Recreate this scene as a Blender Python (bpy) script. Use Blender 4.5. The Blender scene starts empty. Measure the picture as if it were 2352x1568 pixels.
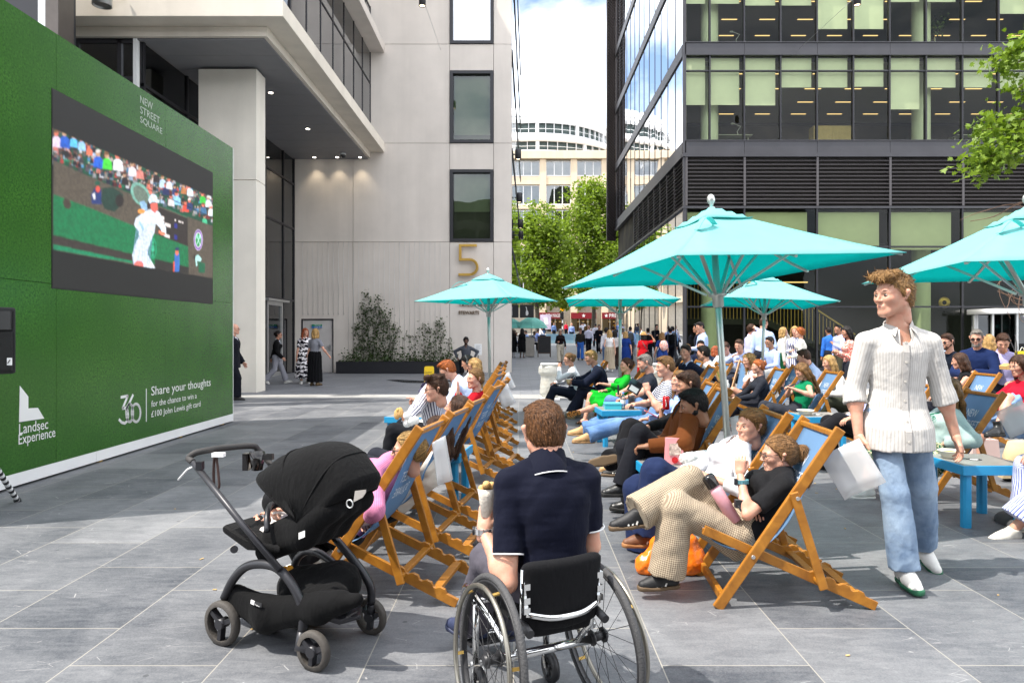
import bpy, math, random
import numpy as np
R = math.radians
SC = bpy.context.scene
COL = SC.collection
random.seed(7); rng = np.random.default_rng(7)
F = 1568.0; U0 = 1195.0; V0 = 768.0; EYE = 1.5
A = lambda *a: np.array(a, float)
def W(u, v, d): return A((u-U0)/F*d, d, EYE-(v-V0)/F*d)
def G(u, v): return W(u, v, F*EYE/(v-V0))
def nrm(v): return v/(np.linalg.norm(v)+1e-12)

# ------------------------------------------------------------------ materials
MC = {}
def srgb(h):
    if isinstance(h, str):
        h = h.lstrip('#'); c = [int(h[i:i+2], 16)/255 for i in (0, 2, 4)]
        return tuple(x/12.92 if x <= .04045 else ((x+.055)/1.055)**2.4 for x in c)
    return tuple(h)
class NT:
    def __init__(s, name):
        s.m = bpy.data.materials.new(name); s.m.use_nodes = True
        s.t = s.m.node_tree; s.t.nodes.clear(); s.out = s.n('OutputMaterial')
    def n(s, typ, **kw):
        nd = s.t.nodes.new('ShaderNode'+typ)
        for k, v in kw.items():
            if k.startswith('_'): setattr(nd, k[1:], v)
            else:
                key = int(k[1:]) if k[0] == 'i' and k[1:].isdigit() else k.replace('__', ' ')
                s.put(nd.inputs[key], v)
        return nd
    def put(s, sock, v):
        if isinstance(v, bpy.types.NodeSocket): s.t.links.new(v, sock)
        elif isinstance(v, bpy.types.Node): s.t.links.new(v.outputs[0], sock)
        elif isinstance(v, (tuple, list)) and len(v) == 3 and sock.type == 'RGBA': sock.default_value = (*v, 1)
        else: sock.default_value = v
    def math(s, op, a, b=0.0, c=None):
        nd = s.n('Math', _operation=op, i0=a, i1=b)
        if c is not None: s.put(nd.inputs[2], c)
        return nd.outputs[0]
    def mix(s, f, a, b, mode='MIX'):
        nd = s.t.nodes.new('ShaderNodeMix'); nd.data_type = 'RGBA'; nd.blend_type = mode
        s.put(nd.inputs[0], f); s.put(nd.inputs[6], a); s.put(nd.inputs[7], b)
        return nd.outputs[2]
    def noise(s, scale, vec=None, detail=3.0, rough=.55, dist=0.0):
        nd = s.n('TexNoise', Scale=scale, Detail=detail, Roughness=rough, Distortion=dist)
        if vec is not None: s.put(nd.inputs['Vector'], vec)
        return nd.outputs[0]
    def ramp(s, f, p0, p1, c0=(0, 0, 0), c1=(1, 1, 1)):
        nd = s.n('ValToRGB', Fac=f); e = nd.color_ramp.elements
        e[0].position = p0; e[0].color = (*c0, 1); e[1].position = p1; e[1].color = (*c1, 1)
        return nd.outputs[0]
    def obj(s, scale=None):
        o = s.n('TexCoord').outputs['Object']
        if scale: o = s.n('Mapping', Vector=o, Scale=scale).outputs[0]
        return o
    def bsdf(s, col, rough=.6, metal=0., spec=.5, bump=None, bs=.2, bd=.01, **kw):
        b = s.n('BsdfPrincipled', Roughness=rough, Metallic=metal)
        s.put(b.inputs['Base Color'], col); s.put(b.inputs['Specular IOR Level'], spec)
        for k, v in kw.items(): s.put(b.inputs[k.replace('__', ' ')], v)
        if bump is not None:
            bn = s.n('Bump', Strength=bs, Distance=bd, Height=bump); s.t.links.new(bn.outputs[0], b.inputs['Normal'])
        s.t.links.new(b.outputs[0], s.out.inputs[0]); return b
def mat(name, col, rough=.6, metal=0., spec=.5, var=.12, vs=3.0, bump=0., bsc=60.0, bd=.01, **kw):
    key = (name, str(col), rough, metal, var, bump)
    if key in MC: return MC[key]
    n = NT(name); c = srgb(col); o = n.obj()
    if var:
        f = n.noise(vs, o, 4.0); d = tuple(x*(1-var) for x in c); l = tuple(min(1, x*(1+var)) for x in c)
        cc = n.mix(n.ramp(f, .3, .7), d, l)
    else: cc = c
    n.bsdf(cc, rough, metal, spec, n.noise(bsc, o, 3.0) if bump else None, bump, bd, **kw)
    MC[key] = n.m; return n.m
def emit(name, col, st):
    key = ('em', name, str(col), st)
    if key in MC: return MC[key]
    n = NT(name); e = n.n('Emission', Strength=st); n.put(e.inputs[0], srgb(col)); n.t.links.new(e.outputs[0], n.out.inputs[0])
    MC[key] = n.m; return n.m
def glass(name, tint, base=.04, boost=1.0, wav=0.0, wsc=.6, rough=0.0):
    key = ('gl', name)
    if key in MC: return MC[key]
    n = NT(name); t = n.n('BsdfTransparent'); n.put(t.inputs[0], srgb(tint))
    g = n.n('BsdfGlossy', Roughness=rough); n.put(g.inputs[0], (.95, .97, 1.0))
    fr = n.n('Fresnel', IOR=1.5)
    if wav:
        bn = n.n('Bump', Strength=1.0, Distance=wav, Height=n.noise(wsc, n.obj(), 1.0)); n.t.links.new(bn.outputs[0], g.inputs['Normal'])
    f = n.math('MINIMUM', n.math('MULTIPLY_ADD', fr.outputs[0], boost, base), 1.0)
    mx = n.n('MixShader'); n.put(mx.inputs[0], f); n.t.links.new(t.outputs[0], mx.inputs[1]); n.t.links.new(g.outputs[0], mx.inputs[2])
    n.t.links.new(mx.outputs[0], n.out.inputs[0]); MC[key] = n.m; return n.m
def cloth(col, kind='plain', col2=None, per=.012, rough=.85, wr=.35):
    """woven cloth; stripes, bands and checks run on the garment's own 'cl' coordinates"""
    key = ('cl', str(col), kind, str(col2), per, rough, wr)
    if key in MC: return MC[key]
    n = NT('cloth_'+kind); c = srgb(col); o = n.obj(); c2 = srgb(col2) if col2 else None
    big = n.noise(14.0, o, 3.0, .6, .6); fine = n.noise(420.0, o, 2.0)
    if kind == 'plain': cc = c
    elif kind == 'print': cc = n.mix(n.ramp(n.noise(38.0, o, 2.0, .6, 1.5), .47, .53), c, c2)
    elif kind == 'wash':
        cc = n.mix(n.ramp(n.noise(5.0, o, 4.0), .35, .7), c, c2)
    elif kind == 'rib': cc = c
    else:
        at = n.n('Attribute', _attribute_name='cl'); sp = n.n('SeparateXYZ', Vector=at.outputs['Vector'])
        def saw(i, duty): return n.math('LESS_THAN', n.math('FRACT', n.math('ADD', n.math('DIVIDE', sp.outputs[i], per), 50.0)), duty)
        if kind == 'stripe': f = saw(0, .42)
        elif kind == 'band': f = saw(1, .45)
        elif kind == 'check': f = n.math('MULTIPLY', n.math('ADD', saw(0, .5), saw(1, .5)), .5)
        elif kind == 'zebra':
            f = n.math('LESS_THAN', n.math('SINE', n.math('ADD', n.math('MULTIPLY', sp.outputs[1], 6.28/per), n.math('MULTIPLY', n.noise(9.0, o, 2.0), 14.0))), 0.0)
        cc = n.mix(f, c, c2)
    cc = n.mix(n.math('MULTIPLY', n.ramp(big, .3, .75), .22), cc, n.mix(1.0, cc, (.55, .55, .58), 'MULTIPLY'))
    fold = n.noise(1., n.n('Mapping', Vector=o, Scale=(26, 26, 9)).outputs[0], 3., .6, 1.0)
    h = n.math('MULTIPLY_ADD', fine, .04, n.math('ADD', n.math('MULTIPLY', big, .5), n.math('MULTIPLY', fold, .6)))
    b = n.bsdf(cc, rough, 0, .12, h, wr*.8, .018); n.put(b.inputs['Sheen Weight'], .02)
    MC[key] = n.m; return n.m
def skinm(tone):
    key = ('skin', tone)
    if key in MC: return MC[key]
    c = {'fair': (.54, .305, .215), 'light': (.47, .255, .17), 'tan': (.33, .17, .10), 'olive': (.36, .20, .12), 'brown': (.25, .13, .075), 'dark': (.09, .045, .028)}[tone]
    n = NT('skin_'+tone); o = n.obj()
    f = n.noise(28.0, o, 3.0)
    cc = n.mix(n.ramp(f, .35, .7), c, (c[0]*.98, c[1]*.80, c[2]*.76))
    b = n.bsdf(cc, .48, 0, .4, n.noise(260.0, o, 2.0), .10, .004)
    b.inputs['Subsurface Weight'].default_value = .12; b.inputs['Subsurface Radius'].default_value = (.012, .005, .003); b.inputs['Subsurface Scale'].default_value = 1.0
    MC[key] = n.m; return n.m
def hairm(col):
    key = ('hair', str(col))
    if key in MC: return MC[key]
    c = srgb(col); n = NT('hair'); o = n.obj()
    st = n.noise(1.0, n.n('Mapping', Vector=o, Scale=(95, 95, 13)).outputs[0], 4.0, .65, .5)
    fn = n.noise(1.0, n.n('Mapping', Vector=o, Scale=(260, 260, 30)).outputs[0], 2.0, .6, .3)
    lo = n.noise(13.0, o, 2.0)
    f = n.math('ADD', n.math('MULTIPLY', lo, .30), n.math('ADD', n.math('MULTIPLY', st, .50), n.math('MULTIPLY', fn, .25)))
    at = n.n('Attribute', _attribute_name='tone')
    f = n.math('ADD', f, n.math('MULTIPLY', at.outputs['Fac'], .085))
    cc = n.mix(n.ramp(f, .36, .74), tuple(x*.28 for x in c), tuple(min(1, x*1.3) for x in c))
    n.bsdf(cc, .46, 0, .3, n.math('ADD', st, n.math('MULTIPLY', fn, .4)), .8, .014)
    MC[key] = n.m; return n.m

# ------------------------------------------------------------------ objects
def tag(o, label=None, cat=None, group=None, kind=None):
    if label: o['label'] = label
    if cat: o['category'] = cat
    if group: o['group'] = group
    if kind: o['kind'] = kind
    return o
def empty(name, loc, label=None, cat=None, group=None, rz=0., rot=None):
    o = bpy.data.objects.new(name, None); COL.objects.link(o); o.location = loc; o.rotation_euler = rot or (0, 0, rz); o.empty_display_size = .1
    return tag(o, label, cat, group)
def link(name, me, parent=None, loc=None):
    o = bpy.data.objects.new(name, me); COL.objects.link(o)
    if parent is not None: o.parent = parent
    if loc is not None: o.location = loc
    return o
KIDS = {}
def kids(o): return [c for c in o.children]
def copy_tree(o, parent=None):
    c = o.copy(); COL.objects.link(c)
    if parent is not None: c.parent = parent
    for k in list(o.children): copy_tree(k, c)
    return c
class MB:
    """collects faces of one part, then links it as ONE mesh object"""
    def __init__(s): s.v = []; s.f = []; s.mi = []; s.sm = []; s.cur = 0; s.smooth = False
    def add(s, vs, fs, smooth=None):
        b = len(s.v); s.v += [tuple(map(float, p)) for p in vs]
        for f in fs: s.f.append(tuple(i+b for i in f)); s.mi.append(s.cur); s.sm.append(s.smooth if smooth is None else smooth)
        return s
    def box(s, c, d, ax=None):
        ax = ax if ax is not None else (A(1, 0, 0), A(0, 1, 0), A(0, 0, 1)); c = A(*c)
        vs = [c+ax[0]*d[0]/2*i+ax[1]*d[1]/2*j+ax[2]*d[2]/2*k for k in (-1, 1) for j in (-1, 1) for i in (-1, 1)]
        return s.add(vs, [(0, 2, 3, 1), (4, 5, 7, 6), (0, 1, 5, 4), (1, 3, 7, 5), (3, 2, 6, 7), (2, 0, 4, 6)], False)
    def bx(s, x0, x1, y0, y1, z0, z1): return s.box(((x0+x1)/2, (y0+y1)/2, (z0+z1)/2), (abs(x1-x0), abs(y1-y0), abs(z1-z0)))
    def bar(s, p, q, w, h, up=(0, 0, 1), ext=0.):
        p = A(*p); q = A(*q); x = nrm(q-p); u = A(*up); y = nrm(np.cross(u, x)); z = np.cross(x, y)
        return s.box((p+q)/2, (np.linalg.norm(q-p)+ext, w, h), (x, y, z))
    def quad(s, *p): return s.add(p, [tuple(range(len(p)))], False)
    def prism(s, pts, nvec):
        """polygon (3D pts) thickened by nvec"""
        n = len(pts); nv = A(*nvec); vs = [A(*p) for p in pts]+[A(*p)+nv for p in pts]
        fs = [tuple(range(n))[::-1], tuple(range(n, 2*n))]+[(i, (i+1) % n, (i+1) % n+n, i+n) for i in range(n)]
        return s.add(vs, fs, False)
    def tube(s, pts, r, seg=8, cap=True, closed=False, smooth=True):
        P = [A(*p) for p in pts]; n = len(P); rs = r if hasattr(r, '__len__') else [r]*n
        t = [nrm((P[(i+1) % n] if closed else P[min(i+1, n-1)])-(P[i-1] if closed or i else P[0])) for i in range(n)]
        ref = A(0, 0, 1) if abs(t[0][2]) < .9 else A(1, 0, 0); nn = nrm(np.cross(t[0], ref)); vs = []
        for i in range(n):
            nn = nrm(nn-t[i]*(nn@t[i])); b = np.cross(t[i], nn)
            for k in range(seg):
                a = 2*math.pi*k/seg; vs.append(P[i]+rs[i]*(nn*math.cos(a)+b*math.sin(a)))
        fs = []; m = n if closed else n-1
        for i in range(m):
            j = (i+1) % n
            for k in range(seg): fs.append((i*seg+k, i*seg+(k+1) % seg, j*seg+(k+1) % seg, j*seg+k))
        s.add(vs, fs, smooth)
        if cap and not closed:
            b = len(s.v)-n*seg
            for f in (tuple(range(seg))[::-1], tuple(range((n-1)*seg, n*seg))): s.f.append(tuple(i+b for i in f)); s.mi.append(s.cur); s.sm.append(False)
        return s
    def lathe(s, prof, c=(0, 0, 0), seg=16, ax=None, smooth=True, arc=2*math.pi, a0=0.):
        ax = ax if ax is not None else (A(1, 0, 0), A(0, 1, 0), A(0, 0, 1)); c = A(*c); vs = []; full = arc > 6.28
        m = seg if full else seg+1
        for r, z in prof:
            for k in range(m):
                a = a0+arc*k/seg; vs.append(c+ax[0]*r*math.cos(a)+ax[1]*r*math.sin(a)+ax[2]*z)
        fs = []
        for i in range(len(prof)-1):
            for k in range(seg):
                k2 = (k+1) % m; fs.append((i*m+k, i*m+k2, (i+1)*m+k2, (i+1)*m+k))
        return s.add(vs, fs, smooth)
    def ell(s, c, r, seg=12, rings=7, ax=None):
        prof = [(math.sin(math.pi*i/rings), -math.cos(math.pi*i/rings)) for i in range(rings+1)]
        ax = ax if ax is not None else (A(1, 0, 0), A(0, 1, 0), A(0, 0, 1))
        return s.lathe([(max(a, 1e-4), b) for a, b in prof], c, seg, (ax[0]*r[0], ax[1]*r[1], ax[2]*r[2]), True)
    def cyl(s, p, q, r, seg=16, r2=None): return s.tube([p, q], [r, r if r2 is None else r2], seg)
    def torus(s, c, R_, r, n1=32, n2=8, ax=(A(1, 0, 0), A(0, 0, 1))):
        c = A(*c); return s.tube([c+R_*(ax[0]*math.cos(2*math.pi*i/n1)+ax[1]*math.sin(2*math.pi*i/n1)) for i in range(n1)], r, n2, closed=True)
    def build(s, name, mats, parent=None, world=False, bev=0., loc=None):
        me = bpy.data.meshes.new(name); v = np.array(s.v, float)
        if world and parent is not None: v = v-np.array(parent.location)
        if loc is not None: v = v-np.array(loc)
        me.from_pydata(v.tolist(), [], s.f)
        for m in (mats if isinstance(mats, (list, tuple)) else [mats]): me.materials.append(m)
        me.polygons.foreach_set('material_index', s.mi); me.polygons.foreach_set('use_smooth', s.sm); me.update()
        o = link(name, me, parent, loc)
        if bev:
            b = o.modifiers.new('edge', 'BEVEL'); b.width = bev; b.segments = 2; b.limit_method = 'ANGLE'; b.angle_limit = R(40)
        return o
def text_mesh(body, size, align='LEFT', ext=0., off=0., space=1.0, line=1.0, shear=0.):
    c = bpy.data.curves.new('lettering', 'FONT'); c.body = body; c.size = size; c.align_x = align; c.extrude = ext; c.offset = off
    c.space_character = space; c.space_line = line; c.shear = shear; c.resolution_u = 3
    o = bpy.data.objects.new('lettering', c); COL.objects.link(o)
    dg = bpy.context.evaluated_depsgraph_get(); me = bpy.data.meshes.new_from_object(o.evaluated_get(dg))
    v = np.array([p.co[:] for p in me.vertices]).reshape(-1, 3); f = [tuple(p.vertices) for p in me.polygons]
    bpy.data.objects.remove(o); bpy.data.meshes.remove(me); return v, f
def text_obj(name, body, size, org, ax, ay, m, parent, align='LEFT', ext=.002, fit=None, **kw):
    """lettering laid on a plane: org + x*ax + y*ay (world), fit=(w,h) stretches to a box"""
    v, f = text_mesh(body, size, align, ext, **kw); az = np.cross(ax, ay)
    if fit:
        lo, hi = v.min(0), v.max(0)
        v[:, 0] = (v[:, 0]-lo[0])/(hi[0]-lo[0])*fit[0]
        v[:, 1] = (v[:, 1]-lo[1])/(hi[1]-lo[1])*fit[1]
    p = A(*org)+np.outer(v[:, 0], ax)+np.outer(v[:, 1], ay)+np.outer(v[:, 2], az)
    b = MB(); b.add(p, f); return b.build(name, m, parent, world=True)
def catmull(P, n=6):
    P = [A(*p) for p in P]; Q = [2*P[0]-P[1]]+P+[2*P[-1]-P[-2]]; out = []
    for i in range(1, len(Q)-2):
        for k in range(n):
            t = k/n; a, b, c, d = Q[i-1:i+3]
            out.append(.5*(2*b+(c-a)*t+(2*a-5*b+4*c-d)*t*t+(3*b-a-3*c+d)*t**3))
    return out+[P[-1]]

# ------------------------------------------------------------------ distance-field modelling (bodies, hair, clothes)
class SDF:
    def __init__(s): s.p = []
    def cone(s, a, b, ra, rb, k=.03, cap=False, sub=False, sq=None):
        a = A(*a); b = A(*b); m = max(ra, rb)
        s.p.append(('c', a, b, ra, rb, k, cap, sub, np.minimum(a, b)-m, np.maximum(a, b)+m)); return s
    def ell(s, c, r, ax=None, k=.02, sub=False):
        c = A(*c); r = A(*r); ax = np.array(ax) if ax is not None else np.eye(3); m = max(r)
        s.p.append(('e', c, r, ax, None, k, False, sub, c-m, c+m)); return s
    def tor(s, o, t, l, f, prof, k=.03, bend=0., sub=False):
        """profile body: prof rows (s, half width, half depth[, f-offset])"""
        pr = np.array(prof, float); o = A(*o); m = pr[:, 1:3].max()+abs(bend)+.02
        e0 = o+t*pr[0, 0]; e1 = o+t*pr[-1, 0]
        s.p.append(('t', o, (t, l, f), pr, bend, k, False, sub, np.minimum(e0, e1)-m, np.maximum(e0, e1)+m)); return s
    @staticmethod
    def ev(pr, P):
        ty = pr[0]
        if ty == 'c':
            a, b, ra, rb = pr[1:5]; ba = b-a; L2 = ba@ba+1e-12; q = P-a; t = (q@ba)/L2; tc = np.clip(t, 0, 1)
            d = np.sqrt(((q-tc[..., None]*ba)**2).sum(-1))-(ra+(rb-ra)*tc)
            if pr[6]: d = np.maximum(d, (t-1)*math.sqrt(L2))
            return d
        if ty == 'e':
            c, r, ax = pr[1:4]; q = (P-c)@ax.T; k0 = np.sqrt(((q/r)**2).sum(-1)); k1 = np.sqrt(((q/(r*r))**2).sum(-1))+1e-9
            return k0*(k0-1)/k1
        o, (t, l, f), pf, bend = pr[1:5]; q = P-o; z = q@t; x = q@l; y = q@f
        s0, s1 = pf[0, 0], pf[-1, 0]; zz = np.clip(z, s0, s1)
        w = np.interp(zz, pf[:, 0], pf[:, 1]); d = np.interp(zz, pf[:, 0], pf[:, 2])
        if pf.shape[1] > 3: y = y-np.interp(zz, pf[:, 0], pf[:, 3])
        if bend: u = (zz-s0)/(s1-s0); y = y-bend*4*u*(1-u)
        e = np.sqrt((x/w)**2+(y/d)**2); r = (e-1)*np.minimum(w, d)
        return np.maximum(r, np.maximum(s0-z, z-s1))
    def mesh(s, h, disp=None, cut=None, cl=False, soft=0):
        lo = np.min([p[8] for p in s.p if not p[7]], 0)-2.5*h-.015; hi = np.max([p[9] for p in s.p if not p[7]], 0)+2.5*h+.015
        n = np.ceil((hi-lo)/h).astype(int)+1; D = np.full(n, .5, np.float64)
        g = [lo[i]+h*np.arange(n[i]) for i in range(3)]
        for p in s.p:
            mg = p[5]+2.5*h
            i0 = np.clip(((p[8]-mg-lo)/h).astype(int), 0, n-1); i1 = np.clip(np.ceil((p[9]+mg-lo)/h).astype(int)+1, 1, n)
            if (i1 <= i0).any(): continue
            sl = tuple(slice(a, b) for a, b in zip(i0, i1))
            P = np.stack(np.meshgrid(g[0][sl[0]], g[1][sl[1]], g[2][sl[2]], indexing='ij'), -1)
            d = SDF.ev(p, P); k = p[5]; c = D[sl]
            if p[7]: d = -d; hh = np.maximum(k-np.abs(c-d), 0)/k; D[sl] = np.maximum(c, d)+hh*hh*k*.25
            else: hh = np.maximum(k-np.abs(c-d), 0)/k; D[sl] = np.minimum(c, d)-hh*hh*k*.25
        if disp is not None or cut is not None:
            P = np.stack(np.meshgrid(*g, indexing='ij'), -1)
            if disp is not None:
                m = np.abs(D) < .06; D[m] += disp(P[m])
            if cut is not None:
                c = cut(P)
                if soft: hh = np.maximum(soft-np.abs(D-c), 0)/soft; D = np.maximum(D, c)+hh*hh*soft*.25
                else: D = np.maximum(D, c)
        V, Q = nets(D, lo, h)
        if cl: return V, Q, s.coords(V)
        return V, Q
    def coords(s, V):
        best = np.full(len(V), 9.); out = np.zeros((len(V), 3))
        for p in s.p:
            if p[7]: continue
            d = SDF.ev(p, V)
            if p[0] == 'c':
                ax = nrm(p[2]-p[1]); r = (p[3]+p[4])/2; ref = A(.3, .2, 1) if abs(ax[2]) < .8 else A(1, .3, 0)
                e1 = nrm(np.cross(ax, ref)); e2 = np.cross(ax, e1); q = V-p[1]
                c = np.stack([np.arctan2(q@e2, q@e1)*r, q@ax, q@ax*0], -1)
            elif p[0] == 't':
                t, l, f = p[2]; q = V-p[1]; w = p[3][:, 1].mean()
                c = np.stack([np.arctan2(q@l, q@f)*w, q@t, q@t*0], -1)
            else: continue
            m = d < best; best[m] = d[m]; out[m] = c[m]
        return out
def nets(D, lo, h):
    n = D.shape; S = D < 0
    c = [S[i:n[0]-1+i, j:n[1]-1+j, k:n[2]-1+k] for i in (0, 1) for j in (0, 1) for k in (0, 1)]
    cnt = sum(x.astype(np.int8) for x in c); I = np.argwhere((cnt > 0) & (cnt < 8))
    if len(I) == 0: return np.zeros((0, 3)), np.zeros((0, 4), int)
    cid = np.full((n[0]-1, n[1]-1, n[2]-1), -1, np.int64); cid[tuple(I.T)] = np.arange(len(I))
    acc = np.zeros((len(I), 3)); num = np.zeros(len(I))
    O = [(i, j, k) for i in (0, 1) for j in (0, 1) for k in (0, 1)]
    vals = {o: D[I[:, 0]+o[0], I[:, 1]+o[1], I[:, 2]+o[2]] for o in O}
    for a in O:
        for ax in range(3):
            if a[ax]: continue
            b = list(a); b[ax] = 1; b = tuple(b); va, vb = vals[a], vals[b]; m = (va < 0) != (vb < 0)
            t = va[m]/(va[m]-vb[m]); pt = np.repeat(np.array(a, float)[None], m.sum(), 0); pt[:, ax] = t
            acc[m] += pt; num[m] += 1
    V = lo+h*(I+acc/num[:, None]); Q = []
    for ax in range(3):
        b, c2 = (ax+1) % 3, (ax+2) % 3
        sl0 = [slice(None)]*3; sl1 = [slice(None)]*3; sl0[ax] = slice(0, -1); sl1[ax] = slice(1, None)
        E = np.argwhere(S[tuple(sl0)] != S[tuple(sl1)])
        E = E[(E[:, b] > 0) & (E[:, c2] > 0) & (E[:, b] < n[b]-1) & (E[:, c2] < n[c2]-1)]
        if len(E) == 0: continue
        inside = S[tuple(E.T)]
        def cell(db, dc):
            q = E.copy(); q[:, b] -= db; q[:, c2] -= dc; return cid[tuple(q.T)]
        q = np.stack([cell(1, 1), cell(0, 1), cell(0, 0), cell(1, 0)], -1)
        q[~inside] = q[~inside][:, ::-1]; Q.append(q)
    Q = np.concatenate(Q) if Q else np.zeros((0, 4), int)
    return V, Q[(Q >= 0).all(1)]
def relax(V, Q, it=1):
    for _ in range(it):
        s = np.zeros_like(V); c = np.zeros(len(V))
        for k in range(4):
            np.add.at(s, Q[:, k], V[Q[:, (k+1) % 4]]+V[Q[:, (k-1) % 4]]); np.add.at(c, Q[:, k], 2)
        V = .5*V+.5*s/np.maximum(c, 1)[:, None]
    return V
def np_mesh(name, V, Q, m, parent=None, loc=(0, 0, 0), cl=None, smooth=True):
    me = bpy.data.meshes.new(name); V = np.asarray(V)-np.array(loc)
    me.vertices.add(len(V)); me.vertices.foreach_set('co', V.astype(np.float32).ravel())
    me.loops.add(len(Q)*4); me.loops.foreach_set('vertex_index', Q.astype(np.int32).ravel())
    me.polygons.add(len(Q)); me.polygons.foreach_set('loop_start', np.arange(0, len(Q)*4, 4, dtype=np.int32))
    me.polygons.foreach_set('use_smooth', np.full(len(Q), smooth, bool))
    if cl is not None:
        a = me.attributes.new('cl', 'FLOAT_VECTOR', 'POINT'); a.data.foreach_set('vector', cl.astype(np.float32).ravel())
    me.materials.append(m); me.update(calc_edges=True); me.validate()
    return link(name, me, parent, None)
def vnoise(P, f, seed=0):
    """cheap smooth pseudo-noise of points, -1..1"""
    r = np.random.default_rng(seed); out = 0
    for i in range(4):
        k = r.normal(size=3)*f*(1+.4*i); k2 = r.normal(size=3)*f*.6
        out = out+np.sin(P@k+1.7*np.sin(P@k2+r.random()*6)+r.random()*6)
    return out/4
# ------------------------------------------------------------------ people
M_WHT = lambda: mat('white_thread', (.7, .7, .7), .8, var=0)
LV = {3: dict(b=.011, c=.0075, hd=.0042, hn=.0042, hr=.0055), 2: dict(b=.015, c=.0115, hd=.0068, hn=.0058, hr=.009),
      1: dict(b=.022, c=.018, hd=.011, hn=.010, hr=.014), 0: dict(b=.032, c=.026, hd=.017, hn=.018, hr=.02)}
CA = {}
def head_mesh(sex, lvl):
    k = ('h', sex, lvl)
    if k in CA: return CA[k]
    s = SDF(); f = sex == 'f'; j = .9 if f else 1.
    s.ell((-.018, 0, .030), (.096, .075, .086)); s.ell((.022, 0, -.022), (.066, .057*j, .087), k=.03)
    s.cone((.066, -.012, -.094), (.066, .012, -.094), .019*j, .019*j, .03)
    for y in (-1, 1):
        s.cone((.058, .012*y, -.094), (-.004, .049*y*j, -.054), .016*j, .020*j, .03)
        s.ell((.054, .038*y, -.020), (.028, .024, .024), k=.025)
        s.cone((.080, .014*y, .020), (.066, .046*y, .016), .0095, .0095, .016)
    for y in (-1, 1): s.ell((.1005, .032*y, .001), (.020, .016, .0095), k=.014, sub=True)
    s.cone((.085, 0, .012), (.105, 0, -.025), .0060, .0092, .010)
    for y in (-1, 1):
        s.ell((.093, .010*y, -.029), (.012, .007, .0065), k=.008)
        s.cone((-.012, .074*y, -.022), (-.020, .083*y, .014), .008, .014, .006)
    s.cone((.084, -.016, -.058), (.084, .016, -.058), .0085, .0085, .012)
    s.cone((.079, -.013, -.070), (.079, .013, -.070), .0085, .0085, .012)
    s.cone((-.030, 0, -.02), (-.045, 0, -.135), .060 if not f else .052, .055 if not f else .046, .03)
    V, Q = s.mesh(LV[lvl]['hd']); CA[k] = (V, Q); return CA[k]
def hand_mesh(pose, lvl):
    k = ('hn', pose, lvl)
    if k in CA: return CA[k]
    s = SDF(); cu = {'relax': (16, 26, 18), 'flat': (3, 5, 4), 'grip': (48, 62, 35), 'fist': (75, 85, 45), 'hold': (30, 45, 25), 'point': (30, 50, 30)}[pose]
    s.cone((-.03, 0, 0), (.02, 0, 0), .025, .026, .02)
    for y in (-.026, -.009, .009, .026): s.cone((.012, y*.7, 0), (.088, y*1.05, .002), .0155, .0125, .012)
    for i, (y, L, r) in enumerate(((.029, .072, .0090), (.010, .080, .0094), (-.010, .074, .0090), (-.028, .058, .0080))):
        p = A(.088, y, .002); a = 0; sp = (1.5-i)*R(5)
        for m, (fr, c) in enumerate(zip((.45, .32, .23), cu)):
            if pose == 'point' and i == 0: c = (5, 8, 5)[m]
            a += R(c*(1+.08*i)); d = A(math.cos(a)*math.cos(sp), math.sin(sp)*math.cos(a), -math.sin(a)); q = p+d*L*fr
            s.cone(p, q, r*(1-.10*m), r*(1-.10*(m+1)), .0035); p = q
    th = {'grip': ((.055, .046, -.022), (.085, .030, -.045)), 'fist': ((.05, .04, -.02), (.08, .018, -.036)), 'hold': ((.058, .050, -.016), (.088, .046, -.034))}.get(pose, ((.055, .054, -.010), (.085, .062, -.016)))
    s.cone((.014, .020, -.004), th[0], .015, .0115, .012); s.cone(th[0], th[1], .0112, .0088, .004)
    V, Q = s.mesh(LV[lvl]['hn']); CA[k] = (V, Q); return CA[k]
def shoe_mesh(kind, lvl):
    k = ('sh', kind, lvl)
    if k in CA: return CA[k]
    h = {3: .006, 2: .009, 1: .014, 0: .02}[lvl]; s = SDF()
    boot = kind == 'boot'
    s.cone((-.045, 0, -.04), (.05, 0, -.045), .036, .036, .02); s.cone((.05, .004, -.048), (.150, .006, -.056), .040, .030, .02)
    s.cone((-.03, 0, -.03), (-.02, 0, .09 if boot else .02), .040, .046 if boot else .038, .025, True)
    s.cone((0, 0, .0), (.10, 0, -.045), .034, .03, .03)
    V, Q = s.mesh(h, cut=lambda P: -.066-P[..., 2])
    t = SDF(); t.cone((-.045, 0, -.07), (.05, .002, -.07), .041, .042, .02); t.cone((.05, .004, -.07), (.150, .006, -.07), .045, .037, .02)
    th = .026 if boot else .022
    V2, Q2 = t.mesh(h, cut=lambda P: np.maximum(-.086-P[..., 2], P[..., 2]+.086-th-np.maximum(0, P[..., 0]-.1)*.12))
    CA[k] = (V, Q, V2, Q2); return CA[k]
def foot_mesh(lvl):
    k = ('ft', lvl)
    if k in CA: return CA[k]
    s = SDF(); s.cone((-.035, 0, -.045), (.05, 0, -.055), .032, .026, .02); s.cone((.04, .0, -.055), (.12, .008, -.068), .034, .020, .02); s.cone((0, 0, .0), (.06, 0, -.04), .032, .028, .03)
    for i in range(5): s.cone((.12, .030-.016*i, -.068), (.155-.009*i, .032-.017*i, -.072), .012, .009, .004)
    V, Q = s.mesh({3: .006, 2: .009, 1: .014, 0: .02}[lvl], cut=lambda P: -.080-P[..., 2]); CA[k] = (V, Q); return CA[k]
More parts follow.
